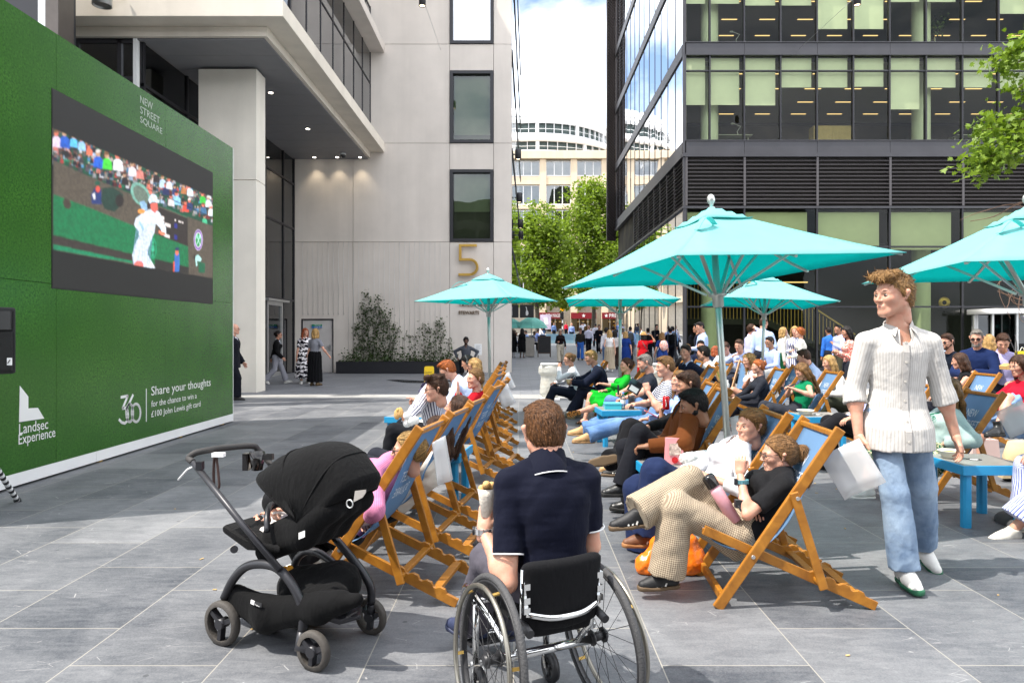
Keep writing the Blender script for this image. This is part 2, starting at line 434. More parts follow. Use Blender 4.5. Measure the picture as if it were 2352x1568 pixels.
def basis(x, z):
    x = nrm(A(*x)); z = A(*z); y = np.cross(z, x); y = nrm(y) if np.linalg.norm(y) > 1e-4 else nrm(np.cross(A(0, 1, .3), x)); return np.stack([x, y, np.cross(x, y)])
HAIRC = {'blond': '#c9a063', 'brown': '#4a2e1c', 'dark': '#1d1410', 'black': '#0c0a0a', 'ginger': '#b5622a', 'grey': '#8b857e', 'light': '#9a7147', 'dblond': '#8a6539', 'white': '#c9c4ba', 'red': '#a8532a'}
def hair_mesh(style, lvl, seed=0):
    k = ('hair', style, lvl, seed % 3)
    if k in CA: return CA[k]
    s = SDF(); t = {'crew': .005, 'short': .009, 'quiff': .007, 'curly': .024, 'bigcurl': .03}.get(style, .013)
    long_ = style in ('long', 'wavy', 'bob', 'curly_long'); up = style in ('pony', 'bun', 'sleek')
    s.ell((-.020, 0, .034), (.096+t, .075+t*.85, .086+t)); s.ell((-.035, 0, -.02), (.075+t*.7, .070+t*.6, .075), k=.03)
    if style == 'quiff':
        for i in range(16):
            a = rng.random(3); s.ell((.10*(a[0]*1.15-.25), (a[1]-.5)*.13, .104+.014*a[2]-.10*(a[1]-.5)**2*.5), (.024, .022, .018), k=.016)
        s.ell((.072, 0, .092), (.036, .062, .022), k=.02)
    if style in ('short', 'crew'): s.ell((.035, .01, .095), (.05, .055, .024 if style == 'short' else .016), k=.02)
    if style == 'messy':
        for i in range(14):
            a = rng.random(3); s.ell((-.09+.17*a[0], (a[1]-.5)*.13, .105+.02*a[2]), (.024, .024, .022), k=.014)
    if style == 'curly':
        for i in range(34):
            d = nrm(rng.normal(size=3)+A(-.2, 0, .5)); s.ell(A(-.02, 0, .035)+d*A(.105, .088, .10), (.024, .024, .022), k=.010)
    def fall(pts, r0, r1, k=.02):
        for i in range(len(pts)-1):
            a = i/(len(pts)-1); b = (i+1)/(len(pts)-1); s.cone(pts[i], pts[i+1], r0+(r1-r0)*a, r0+(r1-r0)*b, k)
    if long_:
        L = {'bob': -.16, 'long': -.36, 'wavy': -.33, 'curly_long': -.30}[style]
        for y in (-1, 1):
            fall([(.015, .070*y, .05), (.0, .088*y, -.02), (-.012, .094*y, -.10), (-.02, .094*y, L*.8), (-.03, .080*y, L)], .030, .020)
            fall([(-.04, .06*y, .04), (-.065, .07*y, -.04), (-.085, .07*y, -.13), (-.085, .065*y, L)], .042, .026)
        fall([(-.08, 0, .04), (-.10, 0, -.05), (-.105, 0, -.15), (-.10, 0, L*1.05)], .045, .03)
        if style in ('wavy', 'curly_long'):
            for i in range(40 if style == 'curly_long' else 22):
                a = rng.random(3); y = (a[0]-.5)*2; s.ell((-.06-.06*math.cos(y*1.4)+.03*a[2], .105*y, -.02+L*a[1]*.95), (.026, .026, .034), k=.014)
    if style == 'pony':
        s.ell((-.118, 0, .03), (.02, .022, .022)); fall([(-.115, 0, .03), (-.16, 0, .02), (-.18, .005, -.03), (-.185, .01, -.09), (-.17, .01, -.15)], .030, .040); fall([(-.19, .02, -.06), (-.19, .02, -.12), (-.17, .02, -.17)], .026, .012)
    if style == 'bun': s.ell((-.125, 0, .045), (.04, .042, .042), k=.015)
    face = {'bob': -.02, 'long': -.02}.get(style, 0)
    A_, fr = {'curly': (.007, 60), 'quiff': (.006, 70), 'messy': (.006, 70), 'curly_long': (.009, 55), 'wavy': (.007, 40), 'crew': (.0012, 90), 'sleek': (.001, 60), 'pony': (.0015, 60), 'bun': (.001, 60), 'long': (.0025, 40), 'bob': (.0025, 45)}.get(style, (.0025, 75))
    hl = .076 if style != 'quiff' else .070
    def cut(P):
        x, y, z = P[..., 0], P[..., 1], P[..., 2]
        zc = np.interp(x, [-.12, -.06, -.035, -.008, .012, .045, .075, .12], [-.075, -.07, -.035, -.03, .005, .052, hl, hl+.004])
        zc = zc-.012*np.clip((np.abs(y)-.03)/.05, 0, 1)*(x > .03)
        c = zc-z
        if long_: c = np.where((x < .032) & (np.abs(y) > .060-.0*x), -.03, c); c = np.where(x < -.03, -.03, c)
        elif style == 'pony': c = np.where(x < -.10, -.03, c)
        return c
    V, Q = s.mesh(LV[lvl]['hr'], disp=lambda P: A_*vnoise(P*A(1, 1, .45), fr, seed)+.0022*vnoise(P*A(1.6, 1.6, .5), 150, seed+5), cut=cut, soft=.020)
    CA[k] = (V, Q); return CA[k]
def strands(V, Q, style, n, seed, HC, HB, S, wd=.0022):
    """loose strands lying over a hair volume, combed away from the crown"""
    r = np.random.default_rng(seed+77); c = V[Q]; nn = np.cross(c[:, 2]-c[:, 0], c[:, 3]-c[:, 1]); ar = np.linalg.norm(nn, axis=1)+1e-12; nn = nn/ar[:, None]
    i = r.choice(len(Q), n, p=ar/ar.sum()); p = (c[i]*r.dirichlet(np.ones(4), n)[:, :, None]).sum(1); nn = nn[i]
    loc = ((p-HC)/S)@HB.T; down = -HB[2]
    if style in ('pony', 'bun', 'sleek'): g = np.where(loc[:, :1] > -.12, (HC+S*A(-.125, 0, .03)@HB)-p, down[None])
    elif style in ('quiff', 'short', 'crew', 'messy'): g = (loc[:, 2:3] > .06)*(HB[0]*.8+HB[1]*.5)[None]+(loc[:, 2:3] <= .06)*(down-HB[0]*.5)[None]
    elif style in ('curly', 'curly_long'): g = r.normal(size=(n, 3))+down*.4
    else: g = down[None]+.12*r.normal(size=(n, 3))
    g = g/(np.linalg.norm(g, axis=1)[:, None]+1e-9)+r.normal(size=(n, 3))*{'quiff': .38, 'messy': .3, 'short': .14, 'crew': .14, 'curly': .5, 'curly_long': .4, 'wavy': .16}.get(style, .05); t = g-nn*(g*nn).sum(1)[:, None]; t /= np.linalg.norm(t, axis=1)[:, None]+1e-9
    L = {'crew': .018, 'short': .03, 'quiff': .032, 'messy': .03, 'curly': .035}.get(style, .06)*S*(.6+.8*r.random(n)); lift = {'crew': .004, 'short': .007, 'quiff': .009, 'messy': .010, 'curly': .02, 'curly_long': .014}.get(style, .005)*S*r.random(n)
    w = np.cross(t, nn)*(wd*S); vs = []
    for k, (a, b, q) in enumerate(((0, -.001, .8), (.4, .6, 1.), (.75, .9, .7), (1., .7 if style not in ('quiff', 'curly', 'messy') else .4, .12))):
        m = p+t*(a*L)[:, None]+nn*(b*lift+.0012)[:, None]-nn*((a*L)**2/(.18*S))[:, None]; vs += [m-w*q, m+w*q]
    X = np.stack(vs, 1).reshape(-1, 3); b0 = np.arange(n)[:, None]*8; F = np.concatenate([b0+np.array([[2*k, 2*k+1, 2*k+3, 2*k+2]]) for k in range(3)])
    return X, F, np.repeat(r.normal(0, 1, n), 8)
def beard_mesh(lvl):
    k = ('beard', lvl)
    if k in CA: return CA[k]
    s = SDF(); s.cone((.064, -.014, -.094), (.064, .014, -.094), .024, .024, .03)
    for y in (-1, 1): s.cone((.058, .014*y, -.092), (-.002, .054*y, -.050), .021, .0235, .03); s.cone((.082, .004*y, -.046), (.066, .03*y, -.07), .0095, .013, .01)
    V, Q = s.mesh(LV[lvl]['hr']*.8, disp=lambda P: .0015*vnoise(P, 150), cut=lambda P: np.maximum(P[..., 2]+.038-.5*np.maximum(0, .03-P[..., 0]), .006-np.sqrt((P[..., 1]/2.4)**2+(P[..., 2]+.064)**2)))
    CA[k] = (V, Q); return CA[k]
def ik(a, b, l1, l2, hint):
    d = b-a; L = np.linalg.norm(d); mx = (l1+l2)*.999
    if L > mx: b = a+d/L*mx; d = b-a; L = mx
    x = (l1*l1-l2*l2+L*L)/(2*L); h = math.sqrt(max(l1*l1-x*x, 0)); u = d/L; p = hint-u*(hint@u)
    p = nrm(p) if np.linalg.norm(p) > 1e-5 else nrm(np.cross(u, A(0, 1, .1)))
    return a+u*x+p*h, b
NP = [0]
def person(label, at, face, H=1.72, sex='m', lvl=1, pose=None, skin='light', hair=('short', 'brown'), top=None, bot=None, shoes=('sneaker', '#d8d8d4', '#e6e4de'), z=0., group=None, extra=(), seed=None, fat=1.0):
    NP[0] += 1; seed = seed if seed is not None else NP[0]; q = dict(STAND); q.update(pose or {}); S = H/1.75; lv = LV[lvl]
    fx = A(math.cos(R(face)), math.sin(R(face)), 0); lx = A(-fx[1], fx[0], 0); B0 = A(at[0], at[1], z)
    def T(p):
        if isinstance(p[0], str): return W(*p[1:])
        return B0+fx*p[0]*S+lx*p[1]*S+A(0, 0, p[2]*S)
    def D(p):
        return nrm(A(*p[1:])) if isinstance(p[0], str) else nrm(fx*p[0]+lx*p[1]+A(0, 0, p[2]))
    def rot(v, ax, deg):
        c, s_ = math.cos(R(deg)), math.sin(R(deg)); return v*c+np.cross(ax, v)*s_+ax*(ax@v)*(1-c)
    P = T(q['pelvis']); lean, roll, tw = q['lean'], q['roll'], q['twist']
    t = rot(A(0, 0, 1), lx, lean); t = nrm(rot(t, fx, roll)); lt = nrm(rot(lx, t, tw)); ft = np.cross(lt, t)
    if q.get('pyaw'): lp = rot(lx, A(0, 0, 1), q['pyaw'])
    else: lp = lx
    TL = .292*H; N = P+t*TL
    sw = (.100 if sex == 'm' else .088)*H*(.5+.5*fat); hw = .052*H
    sh = [N-t*.050*H+lt*sw*s_+A(0, 0, q['shrug'])+ft*q['shf'] for s_ in (1, -1)]
    hip = [P+lp*hw*s_-t*.01*H for s_ in (1, -1)]
    UA, FA, TH, SHN = .168*H, .150*H, .243*H, .243*H
    elb, wri = [], []
    for i, (h_, e_) in enumerate((('hl', 'el'), ('hr', 'er'))):
        e, w = ik(sh[i], T(q[h_]), UA, FA, D(q[e_]))
        if h_+'e' in q: e = T(q[h_+'e']); w = T(q[h_])
        elb.append(e); wri.append(w)
    kne, ank = [], []
    for i, (f_, k_) in enumerate((('fl', 'kl'), ('fr', 'kr'))):
        k, a = ik(hip[i], T(q[f_]), TH, SHN, D(q[k_])); kne.append(k); ank.append(a)
    nt = nrm(t*.6+A(0, 0, .4)+ft*q['neckf']); HS = H/1.75*(1.01 if sex == 'm' else .99)*q.get('hs', 1.0)
    hy, hp, hrl = q['head']; hf = rot(fx, A(0, 0, 1), hy); hl_ = rot(lx, A(0, 0, 1), hy); hf = rot(hf, hl_, hp); hu = np.cross(hf, hl_)
    if hrl: hl_ = rot(hl_, hf, hrl); hu = np.cross(hf, hl_)
    HB = np.stack([hf, hl_, hu])
    HC = N+nt*.035*H+hu*.125*HS+hf*.035*HS
    if 'hc' in q: HC = T(q['hc'])
    def HT(V): return HC+np.asarray(V)*HS@HB
    # --- bare body: one mesh
    sm = skinm(skin); s = SDF(); m = sex == 'm'; fb = fat
    pm = [(-.075, .082, .060), (-.02, .098, .068), (.03, .094, .064), (.09, .085, .058), (.16, .095, .064), (.215, .103, .066), (.25, .092, .056), (.278, .062, .044), (.295, .038, .038)] if m else \
         [(-.075, .085, .066), (-.02, .100, .070), (.03, .092, .062), (.09, .074, .052), (.15, .082, .058), (.195, .090, .066), (.24, .080, .052), (.275, .052, .038), (.295, .033, .033)]
    prof = [(a*H, b*H*fb, c*H*fb) for a, b, c in pm]
    bprof = [(a, b*.86, c*.86) for a, b, c in prof]
    s.tor(P, t, lt, ft, bprof, .03, q['bend'])
    s.cone(N-t*.02*H, HC-hu*.07*HS-hf*.02*HS, (.035 if m else .029)*H, (.0295 if m else .025)*H, .03)
    for i in (0, 1):
        s.cone(N-t*.012*H, sh[i]-t*.002*H, .021*H, .022*H, .03)
        s.cone(sh[i], elb[i], .0275*H*(1 if m else .84), .0225*H*(1 if m else .86), .03); s.cone(elb[i], wri[i], .0235*H*(1 if m else .87), .0155*H*(1 if m else .9), .01)
        s.ell(elb[i]*.72+wri[i]*.28, (.026*H*(1 if m else .84),)*3, k=.03)
        s.cone(hip[i], kne[i], .048*H, .031*H, .03); s.cone(kne[i], ank[i], .030*H, .0205*H, .01); cd = nrm(np.cross(kne[i]-hip[i], np.cross(ank[i]-kne[i], kne[i]-hip[i]))+1e-6)
        s.ell(kne[i]*.7+ank[i]*.3+(hip[i]+ank[i]-2*kne[i])*.03, (.033*H,)*3, k=.03)
    V, Q = s.mesh(lv['b']); V = relax(V, Q, 1)
    parts = [(V, Q)]
    hv, hq = head_mesh(sex, lvl); parts.append((HT(hv), hq))
    hb = []
    for i, (hd_, dn_, hp_) in enumerate((('hdl', 'dnl', 'pl'), ('hdr', 'dnr', 'pr'))):
        x = D(q[hd_]) if q[hd_] is not None else nrm(wri[i]-elb[i])
        dn = D(q[dn_]) if q[dn_] is not None else nrm(lt*(1 if i == 0 else -1)+A(0, 0, .4))
        z_ = nrm(dn-x*(dn@x)); y_ = np.cross(x, z_) if i == 0 else np.cross(z_, x); Bm = np.stack([x, y_, z_]); hb.append((wri[i], Bm))
        v, f = hand_mesh(q[hp_], lvl); v = wri[i]+v*(S*.98 if m else S*.9)@Bm
        parts.append((v, f[:, ::-1] if i == 0 else f))
    fdir = []
    for i, f_ in enumerate(('fdl', 'fdr')):
        x = D(q[f_]); up = nrm(kne[i]-ank[i]); Bf = basis(x, up if abs(up@x) < .9 else A(0, 0, 1)); fdir.append(Bf)
        if shoes[0] in ('sandal', 'bare'):
            v, f = foot_mesh(lvl); v = v*A(1, 1 if i == 0 else -1, 1)*S*.95; parts.append((ank[i]+v@Bf, f if i == 0 else f[:, ::-1]))
    off = 0; VV, QQ = [], []
    for v, f in parts: VV.append(v); QQ.append(f+off); off += len(v)
    root = np_mesh('person', np.concatenate(VV), np.concatenate(QQ), sm, None, B0); root.location = B0
    tag(root, label, 'person', group)
    def part(name, V, Q, mt, cl=None, parent=root):
        return np_mesh(name, V, Q, mt, parent, B0, cl)
    # --- face
    if lvl >= 1:
        for y in (-1, 1):
            mbx = MB(); mbx.ell((0, 0, 0), (.0105, .0130, .0050), 10, 6)
            mbx.cur = 1; mbx.ell((.0062, q.get('gaze', 0.)*.004, 0), (.0054, .0074, .0066), 10, 6)
            v = HT(np.array(mbx.v)+A(.0772, .031*y, .002))-B0
            mbx.v = v; mbx.build('eye', [mat('eye_white', (.36, .32, .29), .35, var=0), mat('iris', (.05, .035, .025), .2, var=0)], root)
            if lvl > 1 or hair[0] != 'bald':
                e = MB(); e.tube([HT((.0885, .016*y, .021))-B0, HT((.0845, .034*y, .0265))-B0, HT((.070, .050*y, .021))-B0], [.0026*HS, .003*HS, .0012*HS], 6); e.build('eyebrow', mat('brow', srgb(HAIRC['dark' if hair[1] in ('black', 'dark') else 'brown']) if hair[1] not in ('blond', 'light', 'dblond', 'ginger', 'white', 'grey', 'red') else (.20, .12, .065), .8, var=0), root)
        lc = {'dark': (.12, .05, .04), 'brown': (.22, .09, .07)}.get(skin, (.46, .15, .13))
        b = MB(); b.tube([HT((.078, -.020, -.0635))-B0, HT((.0905, -.008, -.0590))-B0, HT((.0905, .008, -.0590))-B0, HT((.078, .020, -.0635))-B0], [.002*HS, .0045*HS, .0045*HS, .002*HS], 8)
        b.tube([HT((.078, -.018, -.0645))-B0, HT((.0855, -.008, -.0695))-B0, HT((.0855, .008, -.0695))-B0, HT((.078, .018, -.0645))-B0], [.002*HS, .0052*HS, .0052*HS, .002*HS], 8)
        b.build('lips', mat('lips', lc, .4, var=0), root)
    hm = hairm(HAIRC.get(hair[1], hair[1]))
    if hair[0] != 'bald':
        hv, hq = hair_mesh(hair[0], lvl, seed); hv = HT(hv)
        ns = {3: 2600, 2: 1100, 1: 260, 0: 0}[lvl]*(2 if hair[0] in ('long', 'wavy', 'curly_long') else 1)
        if ns: sv, sf, stn = strands(hv, hq, hair[0], ns, seed, HC, HB, HS, {3: .0016, 2: .0024, 1: .004}[lvl])
        ho = part('hair', np.concatenate([hv, sv]) if ns else hv, np.concatenate([hq, sf+len(hv)]) if ns else hq, hm)
        if ns: at_ = ho.data.attributes.new('tone', 'FLOAT', 'POINT'); at_.data.foreach_set('value', np.concatenate([np.full(len(hv), -.5), stn]).astype(np.float32))
    if 'beard' in extra:
        hv, hq = beard_mesh(lvl); part('beard', HT(hv), hq, hm)
    for ex in extra:
        if ex in ('glasses', 'sunglasses'):
            b = MB(); fr = mat('spectacle_frame', (.03, .02, .02), .35, var=0); b.smooth = True
            for y in (-1, 1):
                ring = [HT((.101-.006*abs(math.cos(a)), (.034+.023*math.cos(a))*y, .000+.0185*math.sin(a)))-B0 for a in np.linspace(0, 2*math.pi, 14)[:-1]]
                if ex == 'sunglasses': b.add([p for p in ring], [tuple(range(13))]); b.add([p+(HT((-.004, 0, 0))-HC) for p in ring], [tuple(range(13))[::-1]])
                b.tube(ring, .0022*HS, 5, closed=True); b.tube([HT((.094, .056*y, .006))-B0, HT((-.015, .080*y, .014))-B0], .0022*HS, 5)
            b.tube([HT((.103, -.011, .005))-B0, HT((.106, 0, .008))-B0, HT((.103, .011, .005))-B0], .002*HS, 5); b.build(ex, fr, root)
        elif ex == 'headphones':
            b = MB(); b.tube([HT((-.02, .098*math.cos(a), .02+.118*math.sin(a)))-B0 for a in np.linspace(-.1, math.pi+.1, 14)], .010*HS, 8)
            for y in (-1, 1): b.ell(HT((-.012, .090*y, -.005))-B0, (.035*HS, .02*HS, .04*HS), ax=HB)
            b.build('headphones', mat('headphone_plastic', (.04, .045, .05), .4, var=0), root)
        elif ex == 'cap':
            u = SDF(); u.ell((-.018, 0, .05), (.108, .088, .085)); cv, cq = u.mesh(lv['hr'], cut=lambda P_: .045-P_[..., 2]); part('cap', HT(cv), cq, cloth(q.get('capc', '#8d7a5c')))
            u = SDF(); u.ell((.10, 0, .05), (.085, .07, .012)); cv, cq = u.mesh(lv['hr']*.7); part('cap_peak', HT(cv), cq, cloth(q.get('capp', '#4d4436')))
        elif ex == 'hat':
            b = MB(); b.lathe([(.001, .135), (.05, .135), (.085, .12), (.098, .06), (.104, .045), (.15, .035), (.17, .02), (.165, .012), (.10, .035)], seg=24); b.v = HT(np.array(b.v)+A(-.02, 0, .01))-B0; h_ = b.build('sun_hat', mat('straw', '#b98a4e', .8, bump=.4, bsc=200), root)
            b = MB(); b.lathe([(.1055, .042), (.1045, .058), (.1, .062)], seg=24); b.v = HT(np.array(b.v)+A(-.02, 0, .01))-B0; b.build('hat_band', mat('band', (.25, .12, .05), .7), h_)
    # --- shoes
    if shoes[0] not in ('bare',):
        for i in (0, 1):
            mir = A(1, 1 if i == 0 else -1, 1)
            if shoes[0] == 'sandal':
                b = MB(); x, y, z_ = fdir[i]
                pts = [(-.06, -.03), (-.065, .0), (-.06, .03), (.05, .046), (.12, .05), (.165, .03), (.16, -.01), (.11, -.042), (.04, -.036)]
                b.prism([ank[i]+(x*a+y*c*mir[1]-z_*.086)*S-B0 for a, c in pts], z_*.014*S)
                for xx, rr in ((.10, .044), (.035, .042), (-.03, .036)): b.tube([ank[i]+(x*xx+y*rr*math.cos(a)*1.0-z_*(.074-(.055 if xx < .06 else .036)*math.sin(a)))*S-B0 for a in np.linspace(0, math.pi, 8)], .007*S, 6)
                b.build('sandal', cloth(shoes[1], 'print', shoes[2], rough=.7), root); continue
            v, f, v2, f2 = shoe_mesh('boot' if shoes[0] == 'boot' else 'low', lvl)
            w = ank[i]+v*mir*S@fdir[i]; sh_ = part('shoe', w, f if i == 0 else f[:, ::-1], mat('shoe', shoes[1], .35 if shoes[0] in ('boot', 'dress') else .6, bump=.15, bsc=150))
            w = ank[i]+v2*mir*S@fdir[i]; part('sole', w, f2 if i == 0 else f2[:, ::-1], mat('sole', shoes[2], .7), parent=sh_)
            if lvl >= 2 and len(shoes) > 3:
                b = MB(); x, y, z_ = fdir[i]
                for k in range(3):
                    for sd in (-1, 1): b.bar(ank[i]+(x*(.018+.026*k)+y*sd*.0405-z_*.060)*S-B0, ank[i]+(x*(-.004+.026*k)+y*sd*.0315-z_*.014)*S-B0, .010*S, .006*S, up=y)
                b.build('side_stripes', mat('stripes', shoes[3], .6), sh_)
                b = MB()
                for k in range(4): b.bar(ank[i]+(x*(.045+.022*k)-y*.024-z_*(.001+.0135*k))*S-B0, ank[i]+(x*(.05+.022*k)+y*.024-z_*(.001+.0135*k))*S-B0, .007*S, .007*S)
                b.build('laces', mat('laces', shoes[4] if len(shoes) > 4 else '#d8d6d0', .8), sh_)
    # --- clothes
    def garment(name, s_, mt, disp, cl=False, cut=None, parent=root):
        r = s_.mesh(lv['c'], disp=disp, cl=cl, cut=cut); v = relax(r[0], r[1], 1) if lvl > 1 else r[0]
        return part(name, v, r[1], mt, r[2] if cl else None, parent)
    amp = {3: .0045, 2: .005, 1: .005, 0: .003}[lvl]
    def folds(P_): return amp*(1.3*vnoise(P_*A(1, 1, .7), 17, seed)+.5*vnoise(P_*A(1, 1, 1.2), 46, seed+1))
    bt = dict(kind='trousers', col='#20222a', pat='plain', col2=None, per=.02, e=.016, hem=.052, knee=.045, len=1.0); bt.update(bot or {})
    tp = dict(kind='shirt', col='#d7dbe6', pat='plain', col2=None, per=.012, e=.012, sleeve='long', hem=-.025, collar=True, open=0); tp.update(top or {})
    def mt_(d): return cloth(d['col'], d['pat'], d['col2'], d['per'], wr=d.get('wr', .35))
    pat = lambda d: d['pat'] in ('stripe', 'band', 'check', 'zebra')
    if bt['kind'] in ('trousers', 'shorts'):
        s_ = SDF(); e = bt['e']; s_.tor(P, t, lt, ft, [(a, b+e*.45, c+e*.45) for a, b, c in prof[:4]], .03, q['bend']*.2)
        s_.ell(P-t*.015*H, (.070*H*fb+e*.5, .092*H*fb+e*.5, .065*H*fb+e*.5), ax=np.stack([ft, lt, t]), k=.04)
        for i in (0, 1):
            s_.cone(hip[i], kne[i], bt.get('hip', .051)*H*fb+e, bt['knee']*H, .045, bt['kind'] == 'shorts')
            if bt['kind'] == 'trousers': s_.cone(kne[i], kne[i]+(ank[i]-kne[i])*bt['len'], bt['knee']*H, bt['hem']*H, .02, True)
        garment('trousers' if bt['kind'] == 'trousers' else 'shorts', s_, mt_(bt), folds, pat(bt))
    elif bt['kind'] == 'skirt':
        s_ = SDF(); e = bt['e']; Ls = bt['len']
        if q['seat']:
            s_.tor(P, t, lt, ft, [(a, b+e, c+e) for a, b, c in prof[:4]], .03)
            for i in (0, 1): s_.cone(hip[i], hip[i]+(kne[i]-hip[i])*min(Ls, 1), .052*H+e, .042*H+e, .07, Ls <= 1)
            s_.cone(P, (kne[0]+kne[1])/2*min(Ls, 1)+P*(1-min(Ls, 1)), .055*H, .05*H, .06, True)
            if Ls > 1:
                for i in (0, 1): s_.cone(kne[i], kne[i]+(ank[i]-kne[i])*(Ls-1), .046*H+e, .06*H+e, .09, True)
        else:
            hz = Ls*(P[2]-z); fl = bt.get('flare', .13)
            s_.tor(P, A(0, 0, 1), lx, fx, [(-hz, fl*H, fl*H*.85), (-hz*.5, fl*.92*H, fl*.78*H), (-.02*H, .105*H+e, .078*H+e), (.06*H, .082*H+e, .06*H+e)], .03)
        garment('skirt', s_, mt_(bt), lambda P_: folds(P_)*.6-.010+.010*np.sin(np.arctan2((P_-P)@lx, (P_-P)@fx)*14+1.5*np.sin((P_[:, 2])*4)), pat(bt))
    if tp['kind'] != 'none':
        def topg(name, d, extra_e=0.):
            s_ = SDF(); e = d['e']+extra_e; rows = [(a, b+e, c+e) for a, b, c in prof if a >= d['hem']*H-.02*H]
            hx = e*1.25+d.get('hx', .014 if d['hem'] < -.04 else 0); hz = d['hem']*H; ip = lambda j: np.interp(hz, [r[0] for r in prof], [r[j] for r in prof])
            if d['hem'] < -.04: rows = [(hz, .104*H*fb+hx, .078*H+hx), (-.03*H, .104*H*fb+hx*.8, .076*H+hx*.8)]+[r for r in rows if r[0] > -.01*H]
            else: rows = [(hz, ip(1)+hx, ip(2)+hx)]+[r for r in rows if r[0] > hz+.005]
            rows[-1] = (rows[-1][0]-.012*H, rows[-1][1], rows[-1][2])
            s_.tor(P, t, lt, ft, rows, .035, q['bend'])
            if not m: s_.ell(P+t*.195*H+ft*.045*H, (.05*H, .085*H, .045*H), ax=np.stack([ft, lt, t]), k=.04)
            for i in (0, 1): s_.cone(N-t*.004*H+(sh[i]-N)*.14, sh[i]+t*.002*H-(sh[i]-N)*(.22 if d['sleeve'] == 'none' else 0), .024*H+e, .026*H+e, .035)
            k = d['sleeve']; ends = []
            if k != 'none':
                for i in (0, 1):
                    r1 = .031*H*(1 if m else .87)+e; r2 = .0265*H*(1 if m else .88)+e; r3 = .018*H+e*.9
                    if k == 'short': en = sh[i]+(elb[i]-sh[i])*.72; s_.cone(sh[i], en, r1, r2*1.08, .018, True); ends.append((en, nrm(elb[i]-sh[i]), r2*1.08))
                    else:
                        s_.cone(sh[i], elb[i], r1, r2, .018); fr_ = {'long': 1.0, 'rolled': .26, 'three': .6}[k]; en = elb[i]+(wri[i]-elb[i])*fr_
                        s_.cone(elb[i], en, r2, r3+(r2-r3)*(1-fr_), .02, True)
                        if k == 'rolled': dd = nrm(wri[i]-elb[i]); s_.cone(en-dd*.045, en+dd*.004, r2*1.10, r2*1.14, .008, True)
            if d['open']: s_.ell(N+ft*.05*H-t*.02*H, (.035*H, .03*H, .06*H*d['open']), ax=np.stack([ft, lt, t]), k=.012, sub=True)
            g = garment(name, s_, mt_(d), folds, pat(d))
            if d.get('pipe'):
                for c_, a_, r_2 in ends: bs_ = basis(a_, A(.1, .2, 1)); b = MB(); b.torus(c_-B0, r_2+.001, .0035, 24, 6, (bs_[1], bs_[2])); b.build('piping', M_WHT(), g)
            if d.get('buttons') and lvl > 2:
                fp = lambda q_: P+t*q_+ft*(np.interp(q_, [r_[0] for r_ in rows], [r_[2] for r_ in rows])+q['bend']*0+.006)-B0
                b = MB(); zz = np.linspace(rows[0][0]+.01, N@t-P@t-.085*H*.4-.02, 12)
                for a_, c_ in zip(zz[:-1], zz[1:]): b.bar(fp(a_), fp(c_), .034, .004, up=ft, ext=.004)
                pk = b.build('placket', mt_(d), g)
                for a_ in zz[1::2]: b = MB(); b.cyl(fp(a_)+ft*.002, fp(a_)+ft*.006, .0065, 10); b.build('button', mat('button', (.55, .52, .46), .3, var=0), pk)
            if d['collar'] and lvl >= 1:
                ax = nrm(nrm(HC-hu*.07*HS-N)+1.6*t); r_ = (.039*H if m else .033*H)+.005; st = MB()
                y1 = nrm(np.cross(ax, ft)); x1 = np.cross(y1, ax); vs = []; n_ = 18; ga = .35
                for j, (dr, dz) in enumerate(((.006, -.012), (-.002, .034), (.004, .037), (.019, -.014))):
                    for k_ in range(n_):
                        a = ga+(2*math.pi-2*ga)*k_/(n_-1); fr2 = .5+.5*math.cos(a)
                        vs.append(N+ax*(dz-.036*fr2*(1 if j != 3 else 1.5)-(.030*(1-fr2) if j in (0, 3) else 0))*S*1.25+ft*.012*fr2+(r_+dr*S)*(x1*math.cos(a)+y1*math.sin(a))-B0)
                st.add(vs, [(j*n_+k_, j*n_+k_+1, (j+1)*n_+k_+1, (j+1)*n_+k_) for j in range(3) for k_ in range(n_-1)], True)
                if lvl > 1 and tp['kind'] in ('shirt', 'blouse', 'jacket'):
                    for s2 in (-1, 1): c1 = N+ax*.012*S+(r_+.006)*(x1*math.cos(.4)+y1*math.sin(.4)*s2)-B0; c2 = N+ax*.038*S+(r_+.004)*(x1*math.cos(1.5)+y1*math.sin(1.5)*s2)-B0; st.prism([c1, c1+(ft*.030+lt*.030*(1 if y1@lt > 0 else -1)*s2-ax*.050)*S, c2+(ft*.02-ax*.045)*S, c2], ft*.003)
                st.build('collar', mt_(d) if not d.get('ccol') else cloth(d['ccol']), g)
                if d.get('pipe'): pb = MB(); pb.tube([A(*v_) for v_ in st.v[3*n_:4*n_]], .0028, 5); pb.build('piping', M_WHT(), g)
            return g
        if tp['kind'] == 'jacket':
            topg('shirt', dict(tp, col=tp.get('in', '#d8dce6'), pat='plain', sleeve='none', e=.008, hem=.0, open=0))
            topg('jacket', dict(tp, collar=False, open=1.3, sleeve=tp['sleeve']), .010)
        else: topg(tp['kind'], tp)
    root['_'] = 0; del root['_']
    PJ = dict(root=root, wri=wri, hands=hb, head=HC, HB=HB, HS=HS, elb=elb, kne=kne, ank=ank, N=N, P=P, t=t, sh=sh, B0=B0, S=S, fx=fx, lx=lx, ft=ft, lt=lt)
    return PJ
STAND = dict(pelvis=(0, 0, .93), lean=2, roll=0, twist=0, bend=0., neckf=.12, shrug=0., shf=0., head=(0, 0, 0), seat=False,
             hl=(.03, .25, .80), hr=(.03, -.25, .80), el=(-1, .25, 0), er=(-1, -.25, 0), hdl=None, hdr=None, dnl=None, dnr=None, pl='relax', pr='relax',
             fl=(0, .10, .085), fr=(0, -.10, .085), kl=(1, .05, 0), kr=(1, -.05, 0), fdl=(1, .18, 0), fdr=(1, -.18, 0))
